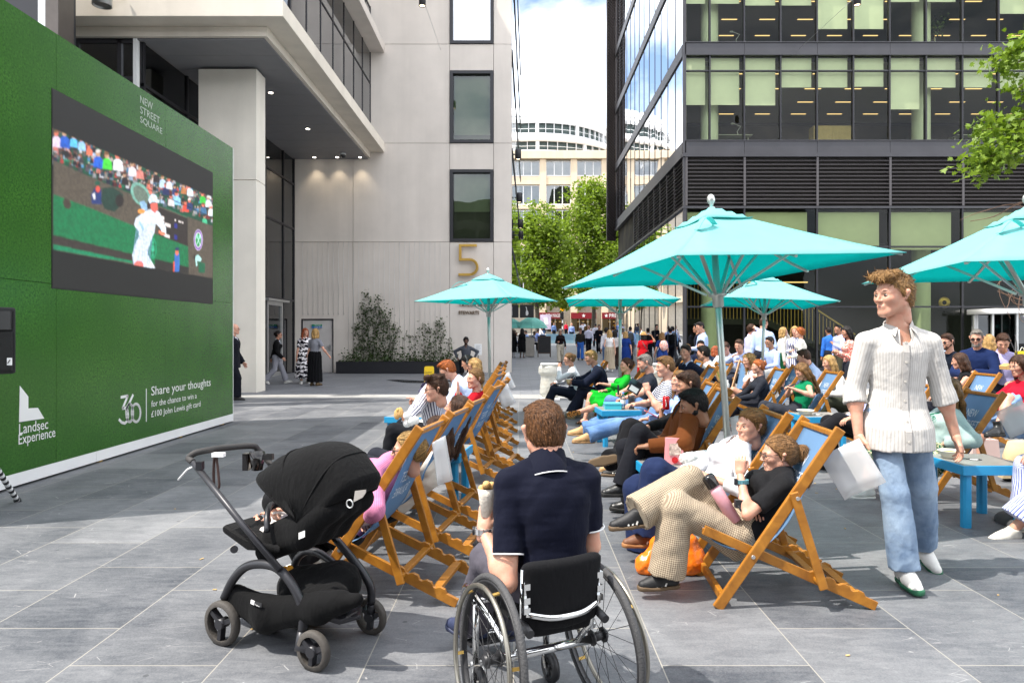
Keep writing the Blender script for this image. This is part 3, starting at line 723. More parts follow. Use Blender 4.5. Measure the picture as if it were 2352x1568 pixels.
def pose(base, **kw): d = dict(base); d.update(kw); return d
WALK = pose(STAND, pelvis=(0, 0, .915), lean=4, fl=(.30, .08, .10), fr=(-.33, -.08, .16), fdl=(1, .05, .18), fdr=(1, -.05, -.55), hl=(-.18, .24, .82), hr=(.22, -.22, .86), er=(-1, -.3, -.2))
WALK2 = pose(STAND, pelvis=(0, 0, .92), lean=3, fl=(-.28, .08, .14), fr=(.26, -.08, .09), fdl=(1, .05, -.4), fdr=(1, -.05, .15), hl=(.18, .24, .84), hr=(-.15, -.24, .83))
# reclining in a deckchair: origin = middle of the two front feet of the chair, +x where the sitter looks
DECK = pose(STAND, seat=True, pelvis=(-.17, 0, .42), lean=-31, bend=-.03, neckf=.45, shf=.01, hl=(.04, .10, .55), hr=(.04, -.10, .55), el=(-.3, 1, -.5), er=(-.3, -1, -.5), dnl=(.2, 0, 1), dnr=(.2, 0, 1),
            fl=(.45, .12, .085), fr=(.40, -.12, .085), kl=(.3, .12, 1), kr=(.3, -.12, 1), fdl=(1, .15, 0), fdr=(1, -.15, 0), head=(0, 4, 0))
DECKX = pose(DECK, fl=(.52, .02, .34), kl=(.2, .0, 1), fdl=(1, .0, -.25), fr=(.32, -.06, .085))          # one leg over the other
PERCH = pose(DECK, pelvis=(-.08, 0, .47), lean=14, bend=.0, neckf=.3, hl=(.34, .12, .62), hr=(.34, -.12, .62), fl=(.36, .12, .085), fr=(.33, -.12, .085), head=(0, 12, 0))   # sitting forward
LEDGE = pose(PERCH, pelvis=(0, 0, .55), lean=12, fl=(.44, .13, .085), fr=(.42, -.13, .085), hl=(.36, .12, .72), hr=(.36, -.12, .72))
# ------------------------------------------------------------------ camera, light, sky
cam = bpy.data.cameras.new('camera'); co = bpy.data.objects.new('camera', cam); COL.objects.link(co); SC.camera = co
co.location = (0, 0, EYE); co.rotation_euler = (R(90), 0, 0); cam.sensor_width = 36; cam.lens = 36*F/2352; cam.clip_end = 3000; cam.clip_start = .05
cam.shift_x = -19/2352; cam.shift_y = -16/2352
SUN_EL, SUN_AZ = 60., 20.
from mathutils import Vector
ts = Vector((-math.cos(R(SUN_EL))*math.cos(R(SUN_AZ)), -math.cos(R(SUN_EL))*math.sin(R(SUN_AZ)), math.sin(R(SUN_EL))))
l = bpy.data.lights.new('sun', 'SUN'); l.energy = 4.1; l.angle = R(.55); l.color = (1, .94, .85)
so = bpy.data.objects.new('sun', l); COL.objects.link(so); so.rotation_euler = ts.to_track_quat('Z', 'Y').to_euler(); so.location = (0, 0, 60)
w = bpy.data.worlds.new('World'); SC.world = w; w.use_nodes = True; wt = w.node_tree; wt.nodes.clear()
def wn(t_, **k):
    n = wt.nodes.new('ShaderNode'+t_)
    for a, b in k.items():
        if a.startswith('_'): setattr(n, a[1:], b)
        elif isinstance(b, bpy.types.NodeSocket): wt.links.new(b, n.inputs[int(a[1:]) if a[1:].isdigit() else a])
        else: n.inputs[int(a[1:]) if a[1:].isdigit() else a].default_value = b
    return n
sky = wn('TexSky', _sky_type='NISHITA', _sun_disc=False, _sun_elevation=R(SUN_EL), _sun_rotation=math.atan2(ts.x, ts.y), _air_density=1.0, _dust_density=1.2, _ozone_density=1.2)
tc = wn('TexCoord'); mp = wn('Mapping', Vector=tc.outputs['Generated'], Scale=(1., 1., 1.9), Location=(.9, .3, .35))
n1 = wn('TexNoise', Vector=mp.outputs[0], Scale=2.6, Detail=9., Roughness=.55, Distortion=.25)
rp = wn('ValToRGB', Fac=n1.outputs[0]); rp.color_ramp.elements[0].position = .34; rp.color_ramp.elements[1].position = .58
n2 = wn('TexNoise', Vector=mp.outputs[0], Scale=7., Detail=6.); cl = wn('ValToRGB', Fac=n2.outputs[0])
cl.color_ramp.elements[0].color = (8.2, 8.6, 9.4, 1); cl.color_ramp.elements[1].color = (13.5, 13.5, 13.5, 1); cl.color_ramp.elements[0].position = .35; cl.color_ramp.elements[1].position = .62
mx = wt.nodes.new('ShaderNodeMix'); mx.data_type = 'RGBA'; wt.links.new(rp.outputs[0], mx.inputs[0]); wt.links.new(sky.outputs[0], mx.inputs[6]); wt.links.new(cl.outputs[0], mx.inputs[7])
bg = wn('Background', Color=mx.outputs[2], Strength=.15); ow = wn('OutputWorld'); wt.links.new(bg.outputs[0], ow.inputs[0])
SC.view_settings.view_transform = 'Standard'; SC.view_settings.look = 'None'; SC.view_settings.gamma = 1; SC.view_settings.exposure = .95
SC.cycles.use_denoising = True; SC.cycles.max_bounces = 10; SC.cycles.transparent_max_bounces = 24; SC.cycles.glossy_bounces = 4; SC.cycles.sample_clamp_indirect = 6

# ------------------------------------------------------------------ materials of the place
def concrete(name, col, vs=.5, stain=.12):
    n = NT(name); o = n.obj(); c = srgb(col)
    f = n.noise(vs, o, 6.0, .6); st = n.noise(1., n.n('Mapping', Vector=o, Scale=(1.6, 1.6, .12)).outputs[0], 4.0); sp = n.noise(45., o, 2.0)
    cc = n.mix(n.ramp(f, .3, .7), tuple(x*(1-stain) for x in c), tuple(x*1.06 for x in c))
    cc = n.mix(n.math('MULTIPLY', n.ramp(st, .42, .75), .40), cc, tuple(x*.72 for x in c))
    cc = n.mix(n.math('MULTIPLY', n.ramp(sp, .68, .74), .30), cc, tuple(x*.5 for x in c))
    n.bsdf(cc, .85, 0, .25, sp, .12, .01); return n.m
M_conc = concrete('pale_concrete', (.66, .60, .54)); M_cream = concrete('cream_concrete', (.72, .655, .56)); M_col = concrete('column_concrete', (.78, .73, .64), .8, .08)
M_dark = mat('dark_metal', (.035, .034, .037), .45, .3, bump=.05); M_band = mat('grey_metal', (.055, .054, .060), .45, .4, bump=.04, vs=1.)
M_gap = mat('joint', (.06, .055, .05), .9, var=0); M_soffit = mat('soffit_panel', (.20, .20, .21), .6, var=.04)
M_frame = mat('window_frame', (.018, .018, .022), .4, .2, var=0); M_steel = mat('steel', (.62, .62, .62), .3, .9, var=.05); M_white = mat('white_paint', (.78, .78, .77), .5, var=.04)
M_black = mat('black_plastic', (.018, .018, .02), .45, var=.1); M_alum = mat('aluminium', (.55, .55, .54), .4, .8, var=.05)
G_front = glass('office_glass', (.80, .85, .72), .0, .42, .012, .7); G_side = glass('mirror_glass', (.18, .22, .22), .30, 1.6, .02, .35); G_dark = glass('dark_glass', (.16, .19, .17), .03, 1.1, .008, .6)
G_win = glass('window_glass', (.55, .62, .52), .03, 1.0, .012, .5); G_clear = glass('clear_glass', (.86, .90, .88), .02, 1.0)
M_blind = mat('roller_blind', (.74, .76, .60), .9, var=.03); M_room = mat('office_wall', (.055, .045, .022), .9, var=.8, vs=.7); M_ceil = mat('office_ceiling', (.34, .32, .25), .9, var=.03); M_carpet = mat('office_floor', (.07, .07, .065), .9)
M_strip = emit('strip_light', (1., .66, .28), .95); M_down = emit('downlight', (1., .9, .75), 9.)
M_brass = mat('brass', (.55, .36, .10), .35, .8, var=.05); M_gold = mat('gold_numeral', (.50, .31, .07), .38, .75, var=.06)

# ------------------------------------------------------------------ ground
def paving(name, rowh, bw, off, mortar, c0, c1, axis, mcol, light=.0, shift=(0, 0)):
    n = NT(name); o = n.n('TexCoord').outputs['Object']
    mpg = n.n('Mapping', Vector=o, Location=(shift[0], shift[1], 0)).outputs[0]
    if axis == 'y': mpg = n.n('Mapping', Vector=mpg, Rotation=(0, 0, R(-90)), Scale=(1, 1, 1)).outputs[0]
    br = n.n('TexBrick', _offset=off, _offset_frequency=2, Vector=mpg, Scale=1., i5=mortar, i6=.0, i7=.0, i8=bw, i9=rowh)
    n.put(br.inputs['Color1'], (0, 0, 0)); n.put(br.inputs['Color2'], (1, 1, 1)); n.put(br.inputs['Mortar'], (.5, .5, .5))
    tone = br.outputs['Color']; edge = br.outputs['Fac']
    sp = n.noise(130., o, 4., .75); cloud = n.noise(1.6, o, 6., .62, .4); str_ = n.noise(1., n.n('Mapping', Vector=o, Rotation=(0, 0, R(28)), Scale=(4.5, 16., 1)).outputs[0], 5., .65, 1.2)
    wr = n.n('TexWhiteNoise', _noise_dimensions='3D'); n.put(wr.inputs['Vector'], tone)
    f = n.math('ADD', n.math('MULTIPLY', cloud, .42), n.math('ADD', n.math('MULTIPLY', sp, .46), n.math('MULTIPLY', str_, .34)))
    f = n.math('ADD', f, n.math('MULTIPLY', n.math('SUBTRACT', tone, .5), .19))
    cc = n.mix(n.ramp(f, .42, .80), c0, c1)
    sc = n.n('TexVoronoi', _feature='DISTANCE_TO_EDGE', Vector=n.n('Mapping', Vector=o, Rotation=(0, 0, .6), Scale=(3., 9., 1)).outputs[0], Scale=1.3)
    scr = n.math('MULTIPLY', n.math('LESS_THAN', sc.outputs[0], .006), n.math('GREATER_THAN', n.noise(5., o, 2.), .60))
    cc = n.mix(n.math('MULTIPLY', scr, .5), cc, (.42, .41, .40))
    dk = n.ramp(n.noise(9., o, 2.), .70, .78); cc = n.mix(n.math('MULTIPLY', dk, .5), cc, tuple(x*.6 for x in c0))
    gv = n.n('TexVoronoi', Vector=o, Scale=2.6); gum = n.math('MULTIPLY', n.math('LESS_THAN', gv.outputs['Distance'], .035), .55); cc = n.mix(gum, cc, tuple(x*.45 for x in c0))
    cc = n.mix(edge, cc, mcol)
    h = n.math('SUBTRACT', n.math('MULTIPLY', sp, .4), n.math('MULTIPLY', edge, 1.))
    n.bsdf(cc, n.math('MULTIPLY_ADD', cloud, .25, .42), 0, .4, h, .30, .004); return n.m
M_slab = paving('granite_slabs', .67, .91, .43, .0028, (.042, .047, .058), (.192, .196, .203), 'y', (.27, .255, .225), shift=(.03, .16))
M_pave = paving('granite_setts', .21, .62, .5, .004, (.105, .112, .128), (.22, .225, .238), 'x', (.06, .06, .06))
M_strip_p = paving('pale_granite', .45, .9, .5, .004, (.24, .235, .225), (.36, .355, .34), 'x', (.15, .15, .14))
ZS = lambda y: max(0., .026*(y-31.))
def sheet(name, x0, x1, ys, m, dz=0., label=None):
    b = MB()
    for a, c in zip(ys[:-1], ys[1:]): b.quad((x0, a, ZS(a)+dz), (x1, a, ZS(a)+dz), (x1, c, ZS(c)+dz), (x0, c, ZS(c)+dz))
    o = b.build(name, m); tag(o, kind='structure'); return o
sheet('ground', -900, 900, [-60, 31, 100, 1500], mat('asphalt', (.055, .055, .058), .9, bump=.2))
sheet('plaza_paving', -40, 40, [-40, 16.0], M_slab, .004)
sheet('paving_strip', -40, 40, [16.0, 17.0], M_strip_p, .004)
sheet('alley_paving', -40, 40, [17.0, 31, 72], M_pave, .004)
sheet('street_pavement', -60, 60, [82, 88], M_strip_p, .12)
b = MB(); pts = [(-3.6, 21.2), (-2.9, 21.0), (-1.3, 22.4), (-.9, 23.4), (-1.25, 23.2), (-2.2, 22.2), (-3.2, 22.1), (-4.1, 22.6), (-4.4, 22.4)]
b.quad(*[(x, y, .0082) for x, y in pts]); tag(b.build('wet_patch', mat('wet_stone', (.02, .021, .024), .12, spec=.6)), kind='structure')

# ------------------------------------------------------------------ office building with the numeral
b5 = empty('office_building', (-5, 26.9, 0), 'pale concrete office building with a gold number 5 on its wall', 'building')
YW = 26.9; XL, XR = -8.92, -.33
b = MB(); xs = [XL, -6.59, -2.78, -1.05, XR]; zs = [0, 5.14, 9.03, 12.93, 16.8, 20.7, 24.6]; g = .008
for i in range(4):
    for j in range(6):
        x0, x1, z0, z1 = xs[i]+g, xs[i+1]-g, zs[j]+g, zs[j+1]-g
        if i == 2 and j >= 1:
            b.bx(x0, x1, YW, YW+.3, z0+2.86-(z0-zs[j]), z1) if True else 0
            continue
        if i == 0 and j == 0:       # the door opening
            b.bx(x0, -8.63, YW, YW+.3, z0, 2.12); b.bx(-7.36, x1, YW, YW+.3, z0, 2.12); b.bx(x0, x1, YW, YW+.3, 2.12, z1); continue
        b.bx(x0, x1, YW, YW+.3, z0, z1)
b.build('wall', M_conc, b5, True)
b = MB(); b.bx(XL-.0, XR-.02, YW+.31, YW+.4, 0, 24.6); b.build('wall_backing', M_gap, b5, True)
for j in range(1, 6):
    z0 = zs[j]+.01; z1 = z0+2.84; f = MB()
    for a in ((-2.77, -2.65, z0, z1), (-1.18, -1.06, z0, z1), (-2.65, -1.18, z0, z0+.12), (-2.65, -1.18, z1-.12, z1)): f.bx(a[0], a[1], YW-.05, YW+.22, a[2], a[3])
    fo = f.build('window', M_frame, b5, True); fo.parent = b5
    p = MB(); p.quad((-2.65, YW+.1, z0+.12), (-1.18, YW+.1, z0+.12), (-1.18, YW+.1, z1-.12), (-2.65, YW+.1, z1-.12)); q_ = p.build('pane', G_win if j != 3 else glass('sky_glass', (.1, .12, .12), .55, 1.2, .01), fo); q_.data.transform(__import__('mathutils').Matrix.Translation((5, -26.9, 0)))
    bl_ = MB(); bl_.bx(-2.62, -1.21, YW+.24, YW+.25, z0+.12+(1.1, .25, .9, 1.5, .6)[j-1], z1-.12); b__ = bl_.build('blind', mat('wall_blind', (.38, .42, .30), .9, var=.05), fo); b__.data.transform(__import__('mathutils').Matrix.Translation((5, -26.9, 0)))
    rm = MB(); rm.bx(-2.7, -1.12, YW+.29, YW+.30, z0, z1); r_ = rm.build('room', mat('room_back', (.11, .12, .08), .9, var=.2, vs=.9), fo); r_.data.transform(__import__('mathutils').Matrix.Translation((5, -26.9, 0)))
# door
dr = MB(); dr.bx(-8.58, -7.41, YW+.05, YW+.12, .01, 2.07); do = dr.build('door', mat('door_paint', (.50, .47, .45), .6, var=.04), b5, True)
fr = MB()
for a in ((-8.63, -8.59, 0, 2.12), (-7.40, -7.36, 0, 2.12), (-8.59, -7.40, 2.08, 2.12)): fr.bx(a[0], a[1], YW-.006, YW+.1, a[2], a[3])
fr.build('door_frame', M_frame, b5, True)
from mathutils import Matrix
def sub(bb, name, m, par, base):     # a sub-part given in world coordinates under a part that sits at its thing's origin
    o = bb.build(name, m, par); o.data.transform(Matrix.Translation([-c for c in base])); return o
base5 = b5.location
h_ = MB(); h_.bar((-7.62, YW-.03, 1.0), (-7.50, YW-.03, 1.0), .03, .03); h_.bx(-7.52, -7.47, YW-.012, YW+.05, .88, 1.10); sub(h_, 'handle', M_steel, do, base5)
sgn = MB(); sgn.bx(-8.22, -7.82, YW-.004, YW+.05, 1.83, 1.90); sgn.cur = 1; sgn.bx(-8.22, -7.82, YW-.004, YW+.05, 1.755, 1.826)
so_ = sgn.build('exit_sign', [mat('sign_green', (.02, .22, .10), .5, var=0), mat('sign_blue', (.03, .16, .45), .5, var=0)], b5, True)
X_, Z_ = A(1, 0, 0), A(0, 0, 1)
text_obj('lettering', 'Fire exit', .07, (-8.10, YW-.008, 1.843), X_, Z_, M_white, b5); text_obj('lettering', 'Keep clear', .068, (-8.10, YW-.008, 1.768), X_, Z_, M_white, b5)
# numeral 5 and tenant names
n5 = MB(); xa, xb, z0, z1, tk, yy = -2.40, -1.68, 3.79, 5.03, .10, YW-.16
def bar5(p, q): n5.bar((p[0], yy, p[1]), (q[0], yy, q[1]), tk, .12, up=(0, 1, 0))
bar5((xa, z1-.05), (xb-.02, z1-.05)); bar5((xa+.05, z1-.10), (xa+.05, 4.48)); bar5((xa, 4.43), (-1.98, 4.43)); bar5((xa-.02, z0+.05), (-1.98, z0+.05))
for k in range(10):
    a0, a1 = R(90-18*k), R(90-18*(k+1)); rr = (4.43-z0-.05)/2; cz = (4.43+z0+.05)/2
    n5.bar((-1.98+rr*math.cos(a0), yy, cz+rr*math.sin(a0)), (-1.98+rr*math.cos(a1), yy, cz+rr*math.sin(a1)), tk, .12, up=(0, 1, 0), ext=.03)
n5.build('numeral', M_gold, b5, True, bev=.006)
M_bronze = mat('bronze_letter', (.16, .09, .04), .4, .7, var=0)
text_obj('lettering', 'TAYLOR WESSING', .21, (-2.42, YW-.03, 2.60), X_, Z_, M_bronze, b5, ext=.02, fit=(1.5, .14)); text_obj('lettering', 'STEWARTS', .2, (-2.42, YW-.03, 2.29), X_, Z_, M_bronze, b5, ext=.02, fit=(.80, .14))
# overhang: two bands, soffit, glass strips
b = MB(); b.bx(-30, -5.35, 15.4, YW-.002, 8.67, 9.05); b.build('overhang_band', M_cream, b5, True, bev=.012)
b = MB(); b.bx(-30, -5.9, 15.9, YW-.004, 8.44, 8.664); b.build('overhang_beam', M_cream, b5, True)
b = MB(); b.bx(-30, -5.35, 17.5, YW-.002, 12.6, 12.95); b.build('upper_band', M_conc, b5, True, bev=.012)
b = MB()
for k in range(12): b.bx(-20, -6.0, 16.0+.925*k, 16.0+.925*(k+1)-.012, 8.40, 8.436)
b.build('soffit', M_soffit, b5, True)
for nm, z0, z1, y0 in (('glass_strip', 9.056, 12.594, 16.2), ('glass_strip', 12.956, 14.4, 20.0)):
    f = MB(); n_ = 8; f.bx(-5.94, -5.86, y0, y0+.06, z0, z1)
    for k in range(1, n_+1): yk = y0+(YW-y0)*k/n_; f.bx(-5.93, -5.885, yk-.05, yk-.01, z0, z1)
    f.bx(-5.93, -5.88, y0+.06, YW-.06, z1-1.25 if z1 < 13 else z1-.1, z1-1.21 if z1 < 13 else z1-.05)
    fo = f.build(nm, M_frame, b5, True)
    p = MB(); p.bx(-5.925, -5.905, y0+.02, YW-.05, z0+.01, z1-.01); sub(p, 'pane', G_side if 0 else glass('strip_glass', (.20, .24, .23), .12, 1.1, .01), fo, base5)
    c_ = MB(); c_.bx(-7.6, -7.5, y0+.02, YW, z0, z1); c_.bx(-12, -5.95, y0-.12, y0-.02, z0, z1); c_.bx(-12, -5.95, y0, YW, z1+.001, z1+.003) ; sub(c_, 'blind', mat('strip_blind', (.30, .32, .29), .9, var=.2, vs=.6), fo, base5)
b = MB(); b.bx(-30, -6.5, 20.2, 26.8, 12.96, 24.6); b.build('upper_floor', M_conc, b5, True)
b = MB(); b.bx(-30, -8.98, YW+.45, 50, 0, 26); b.bx(-8.9, -.5, YW+.45, 50, .0, 24.6); b.build('core', M_conc, b5, True)
# entrance glazing
f = MB()
for y in (16.1, 18.2, 20.2, 22.2, 23.8, 25.6, 26.8): f.bx(-8.97, -8.87, y, y+.07, 0, 8.39)
for z in (2.78, 5.6, 7.35): f.bx(-8.965, -8.875, 16.1, 26.8, z, z+.07)
fo = f.build('entrance_glazing', M_frame, b5, True); p = MB(); p.bx(-8.93, -8.91, 16.1, 26.8, .02, 8.38); sub(p, 'pane', G_dark, fo, base5)
p = MB(); p.bx(-13, -12.9, 14, 27, 0, 8.4); p.bx(-13, -8.98, 27, 27.1, 0, 8.4); p.bx(-13, -8.98, 13.9, 27, .0, .02); sub(p, 'lobby', mat('lobby_wall', (.10, .10, .085), .8), fo, base5)
p = MB()
for k in range(4): p.bx(-11.2+.0*k, -11.0, 17+2.2*k, 18.6+2.2*k, 7.9, 7.95); p.bx(-9.8, -9.6, 17+2.2*k, 18.6+2.2*k, 5.9, 5.95)
sub(p, 'lobby_lights', M_strip, fo, base5)
dd = MB()
for y in (23.9, 25.35): dd.bx(-8.99, -8.85, y, y+.12, .0, 2.7)
dd.bx(-8.99, -8.85, 24.02, 25.35, 2.55, 2.7); dd.bx(-8.99, -8.85, 24.02, 25.35, 0, .14); dd.build('entrance_door', M_alum, b5, True)
b = MB(); b.bx(-8.99, -8.72, 23.7, 25.8, 2.70, 2.77); b.build('door_canopy', M_alum, b5, True)
f = MB()
for x in (-10.45, -9.45): f.bx(x, x+.10, 16.0, 16.1, 2.0, 8.43)
for z in (6.0, 7.45, 8.33): f.bx(-10.35, -8.98, 16.0, 16.1, z, z+.10)
f.cur = 1; f.bx(-9.06, -8.975, 15.97, 16.095, 0, 8.43)
fo = f.build('front_glazing', [M_band, M_white], b5, True); p = MB(); p.bx(-10.4, -9.06, 16.04, 16.06, 2, 8.4); sub(p, 'pane', glass('reflecting_glass', (.3, .34, .33), .35, 1.2, .01), fo, base5)
# column
b = MB()
for z0, z1 in ((0, 5.47), (5.485, 8.34)): b.bx(-8.30, -6.80, 17.6, 17.97, z0, z1); b.bx(-8.28, -6.815, 17.985, 18.25, z0, z1)
b.bx(-8.25, -6.86, 17.65, 18.2, 5.46, 5.49); b.bx(-8.26, -6.83, 17.96, 17.99, 0, 8.33)
b.build('column', M_col, b5, True, bev=.01)
# side facade along the alley
f = MB(); P0, P1 = A(-.33, YW+.05, 0), A(.02, 50, 0); dv = P1-P0
p = MB(); p.quad(P0, P1, P1+A(0, 0, 24), P0+A(0, 0, 24)); fo = f
for k in range(17): c = P0+dv*(k/16); f.bar(c+A(.015, 0, 0), c+A(.015, 0, 24), .05, .06)
for z in (4.9, 8.8, 12.7, 16.6, 20.5): f.bar(P0+A(.012, 0, z), P1+A(.012, 0, z), .05, .08)
fo = f.build('side_glazing', M_band, b5, True); sub(p, 'pane', G_side, fo, base5)
b = MB(); b.bx(-13.5, -9.08, 13.8, 13.95, 0, 12); b.cur = 1; b.bx(-9.05, -8.80, 13.0, 13.46, 0, 5.95); b.bx(-9.05, -8.80, 13.0, 13.46, 5.965, 12); b.cur = 2; b.bx(-9.4, -9.2, 13.3, 13.5, 0, 12)
b.build('side_pier', [M_frame, mat('bronze_cladding', (.10, .085, .075), .4, .5), M_alum], b5, True, bev=.006)
for (u, v) in ((622, 212), (707, 295), (726, 364), (778, 364), (830, 364)):
    d = 6.9*F/(V0-v); p_ = W(u, v, d); p_[1] = min(p_[1], 26.55); b = MB(); b.cyl((p_[0], p_[1], 8.396), (p_[0], p_[1], 8.38), .075, 14); b.cur = 1; b.cyl((p_[0], p_[1], 8.379), (p_[0], p_[1], 8.374), .058, 14)
    b.build('downlight', [M_white, M_down], b5, True)
    if v == 364:
        ll = bpy.data.lights.new('wall_washer', 'SPOT'); ll.energy = 20; ll.spot_size = R(80); ll.spot_blend = .8; ll.color = (1, .85, .62); ll.shadow_soft_size = .05
        lo_ = bpy.data.objects.new('wall_washer', ll); COL.objects.link(lo_); lo_.location = (p_[0], p_[1]-.02, 8.35); lo_.rotation_euler = (R(8), 0, 0)
b = MB(); b.lathe([(.001, 8.22), (.06, 8.23), (.095, 8.28), (.10, 8.33)], (-6.75, 26.0, 0)); b.cur = 1; b.cyl((-6.75, 26, 8.33), (-6.75, 26, 8.395), .11); tag(b.build('dome_camera', [M_black, M_white]), 'white dome security camera under the grey soffit', 'camera')
def spotlight(p, r=.09, h=.42, label='', m=M_dark, arm=(0, .25, .1), grp=None):
    o = empty('spotlight', p, label, 'light', grp); lit = h < .5; b = MB(); b.lathe([(.001, h/2), (r*.9, h/2), (r, h/2-.03), (r, -h/2), (r*.86, -h/2), (r*.86, -h/2+.03), (.001, -h/2+.03)], seg=16); b.build('lamp_body', m, o, bev=0)
    b = MB(); b.bar((0, 0, 0), arm, .05, .05); b.build('bracket', m, o); b = MB(); b.cyl((0, 0, -h/2+.035), (0, 0, -h/2+.028), r*.8, 14); b.build('lens', emit('lens', (1, .75, .5), 3.) if lit else M_steel, o); return o
spotlight((-9.22, 15.05, 9.05), .20, .62, 'grey spotlight on the concrete band above the green wall', M_alum, (.35, .3, .02))
for i, (u, v, d, lab) in enumerate(((1190, 355, 28.5, 'black wall light level with the second row of windows, highest on the alley corner'), (1193, 454, 30.5, 'black wall light beside the third window, second from the top on the alley corner'), (1195.5, 514, 33, 'black wall light just above the pale number five level'), (1196.5, 540, 36, 'black wall light nearest the tree, lowest on the alley corner'))):
    spotlight(W(u, v, d), .13, .42, lab, M_dark, (-.22, .0, .0), 'wall lights on the alley corner')
cab = MB()
for nm, u, v, d, e, lab in (('pendant_light', 970, 6, 22, (1012, 115, 26.85), 'pendant spotlight hung on a wire in front of the concrete wall'), ('pendant_light', 1969, 4, 22, (1834, 114, 27.9), 'pendant spotlight hung on a wire in front of the office windows')):
    p_ = W(u, v, d); o = empty(nm, p_, lab, 'light'); b = MB(); b.lathe([(.001, .22), (.10, .22), (.11, .18), (.11, -.12), (.095, -.12), (.095, -.10), (.001, -.10)]); b.build('lamp_body', M_dark, o); b = MB(); b.cyl((0, 0, -.098), (0, 0, -.104), .085); b.build('lens', emit('lens', (1, .75, .5), 3.), o)
    b = MB(); b.tube([A(0, 0, .2), W(*e)-p_], .007, 5); b.build('wire', M_steel, o)

# wire trellis, planter and climbers in front of the wall
tr = MB()
for k in range(32):
    x = -8.55+.2*k
    if x > -3.0: break
    z0 = 2.3 if x < -6.9 else .45; tr.tube([(x, YW-.07, z0), (x, YW-.07, 5.12)], .006, 5); tr.tube([(x, YW, 5.12), (x, YW-.085, 5.12)], .012, 5)
    if z0 > 1: tr.tube([(x, YW, z0), (x, YW-.085, z0)], .016, 5)
tag(tr.build('wire_trellis', M_alum), 'row of thin vertical wires fixed to the pale concrete wall', 'trellis')
pl = empty('planter', (-4.4, 26.45, 0), 'long low black planter box with climbing plants against the wall', 'planter'); b = MB(); x0, x1 = -7.05, -2.25
b.bx(x0, x1, 26.1, 26.14, .02, .46); b.bx(x0, x1, 26.8, 26.84, .02, .46); b.bx(x0, x0+.04, 26.14, 26.8, .02, .46); b.bx(x1-.04, x1, 26.14, 26.8, .02, .46); b.build('trough', M_frame, pl, True); b = MB(); b.bx(x0+.04, x1-.04, 26.14, 26.8, .1, .40); b.build('soil', mat('soil', (.03, .022, .015), 1.), pl, True)
def leafm(name, c0, c1, tr_=.35):
    n = NT(name); o = n.obj(); f = n.n('ObjectInfo'); g_ = n.n('Attribute', _attribute_name='tone')
    cc = n.mix(g_.outputs['Fac'], c0, c1); d = n.n('BsdfPrincipled', Roughness=.5); n.put(d.inputs['Base Color'], cc); n.put(d.inputs['Specular IOR Level'], .35)
    t = n.n('BsdfTranslucent'); n.put(t.inputs[0], n.mix(.5, cc, (.25, .38, .02), 'MIX')); m_ = n.n('MixShader'); n.put(m_.inputs[0], tr_); n.t.links.new(d.outputs[0], m_.inputs[1]); n.t.links.new(t.outputs[0], m_.inputs[2]); n.t.links.new(m_.outputs[0], n.out.inputs[0]); return n.m
def leaves(name, C, size, m, parent=None, loc=(0, 0, 0), shape='oval', droop=.3, seed=1, upb=.4):
    """many leaf-sized faces at points C"""
    r = np.random.default_rng(seed); n = len(C)
    sh = {'oval': [(0, 0), (.35, .32), (.75, .28), (1, 0), (.75, -.28), (.35, -.32)], 'lobed': [(0, 0), (.12, .28), (.22, .55), (.36, .26), (.55, .48), (.62, .17), (1, 0), (.62, -.17), (.55, -.48), (.36, -.26), (.22, -.55), (.12, -.28)], 'quad': [(0, 0), (.5, .42), (1, 0), (.5, -.42)]}[shape]
    k = len(sh); a = r.normal(size=(n, 3)); a /= np.linalg.norm(a, axis=1)[:, None]; a[:, 2] = a[:, 2]*.5-droop; a /= np.linalg.norm(a, axis=1)[:, None]
    up = r.normal(size=(n, 3))*.7+A(0, 0, upb*2); bb = np.cross(up, a); bb /= np.linalg.norm(bb, axis=1)[:, None]; s = size*(.6+.8*r.random(n))
    nn = np.cross(a, bb); V = np.concatenate([(C+(x*s)[:, None]*a+(y*s)[:, None]*bb+(abs(y)*.35*s)[:, None]*nn)[:, None] for x, y in sh], 1).reshape(-1, 3)-np.array(loc)
    me = bpy.data.meshes.new(name); me.vertices.add(n*k); me.vertices.foreach_set('co', V.astype(np.float32).ravel()); me.loops.add(n*k); me.loops.foreach_set('vertex_index', np.arange(n*k, dtype=np.int32))
    me.polygons.add(n); me.polygons.foreach_set('loop_start', np.arange(0, n*k, k, dtype=np.int32)); at = me.attributes.new('tone', 'FLOAT', 'POINT'); at.data.foreach_set('value', np.repeat(np.clip(r.normal(.5, .25, n), 0, 1), k).astype(np.float32)); me.materials.append(m); me.update(calc_edges=True); return link(name, me, parent)
M_climb = leafm('climber_leaf', (.018, .035, .012), (.05, .085, .025), .15)
def climber(label, x0, x1, h, n, seed, sparse=False):
    o = empty('climbing_plant', ((x0+x1)/2, 26.6, .4), label, 'plant'); r = np.random.default_rng(seed); st = MB(); C = []
    for k in range(max(3, int((x1-x0)/.2))):
        x = x0+(x1-x0)*(k+.5)/max(3, int((x1-x0)/.2)); hh = h*(.45+.55*math.sin(math.pi*(.15+.75*((x-x0)/(x1-x0)))))*(.75+.35*r.random()); z = .4; pp = [A(x, 26.6, z)]
        while z < hh: z += .18; pp.append(A(x+.07*r.normal(), 26.78+.03*r.normal(), z))
        st.tube(pp, .006, 5)
        for q_ in pp[1:]:
            for _ in range(n*2): C.append(q_+r.normal(size=3)*A(.085, .05, .09))
    st.build('stem', mat('stem', (.06, .045, .03), .9), o, True); leaves('foliage', np.array(C), .075, M_climb, o, o.location, seed=seed)
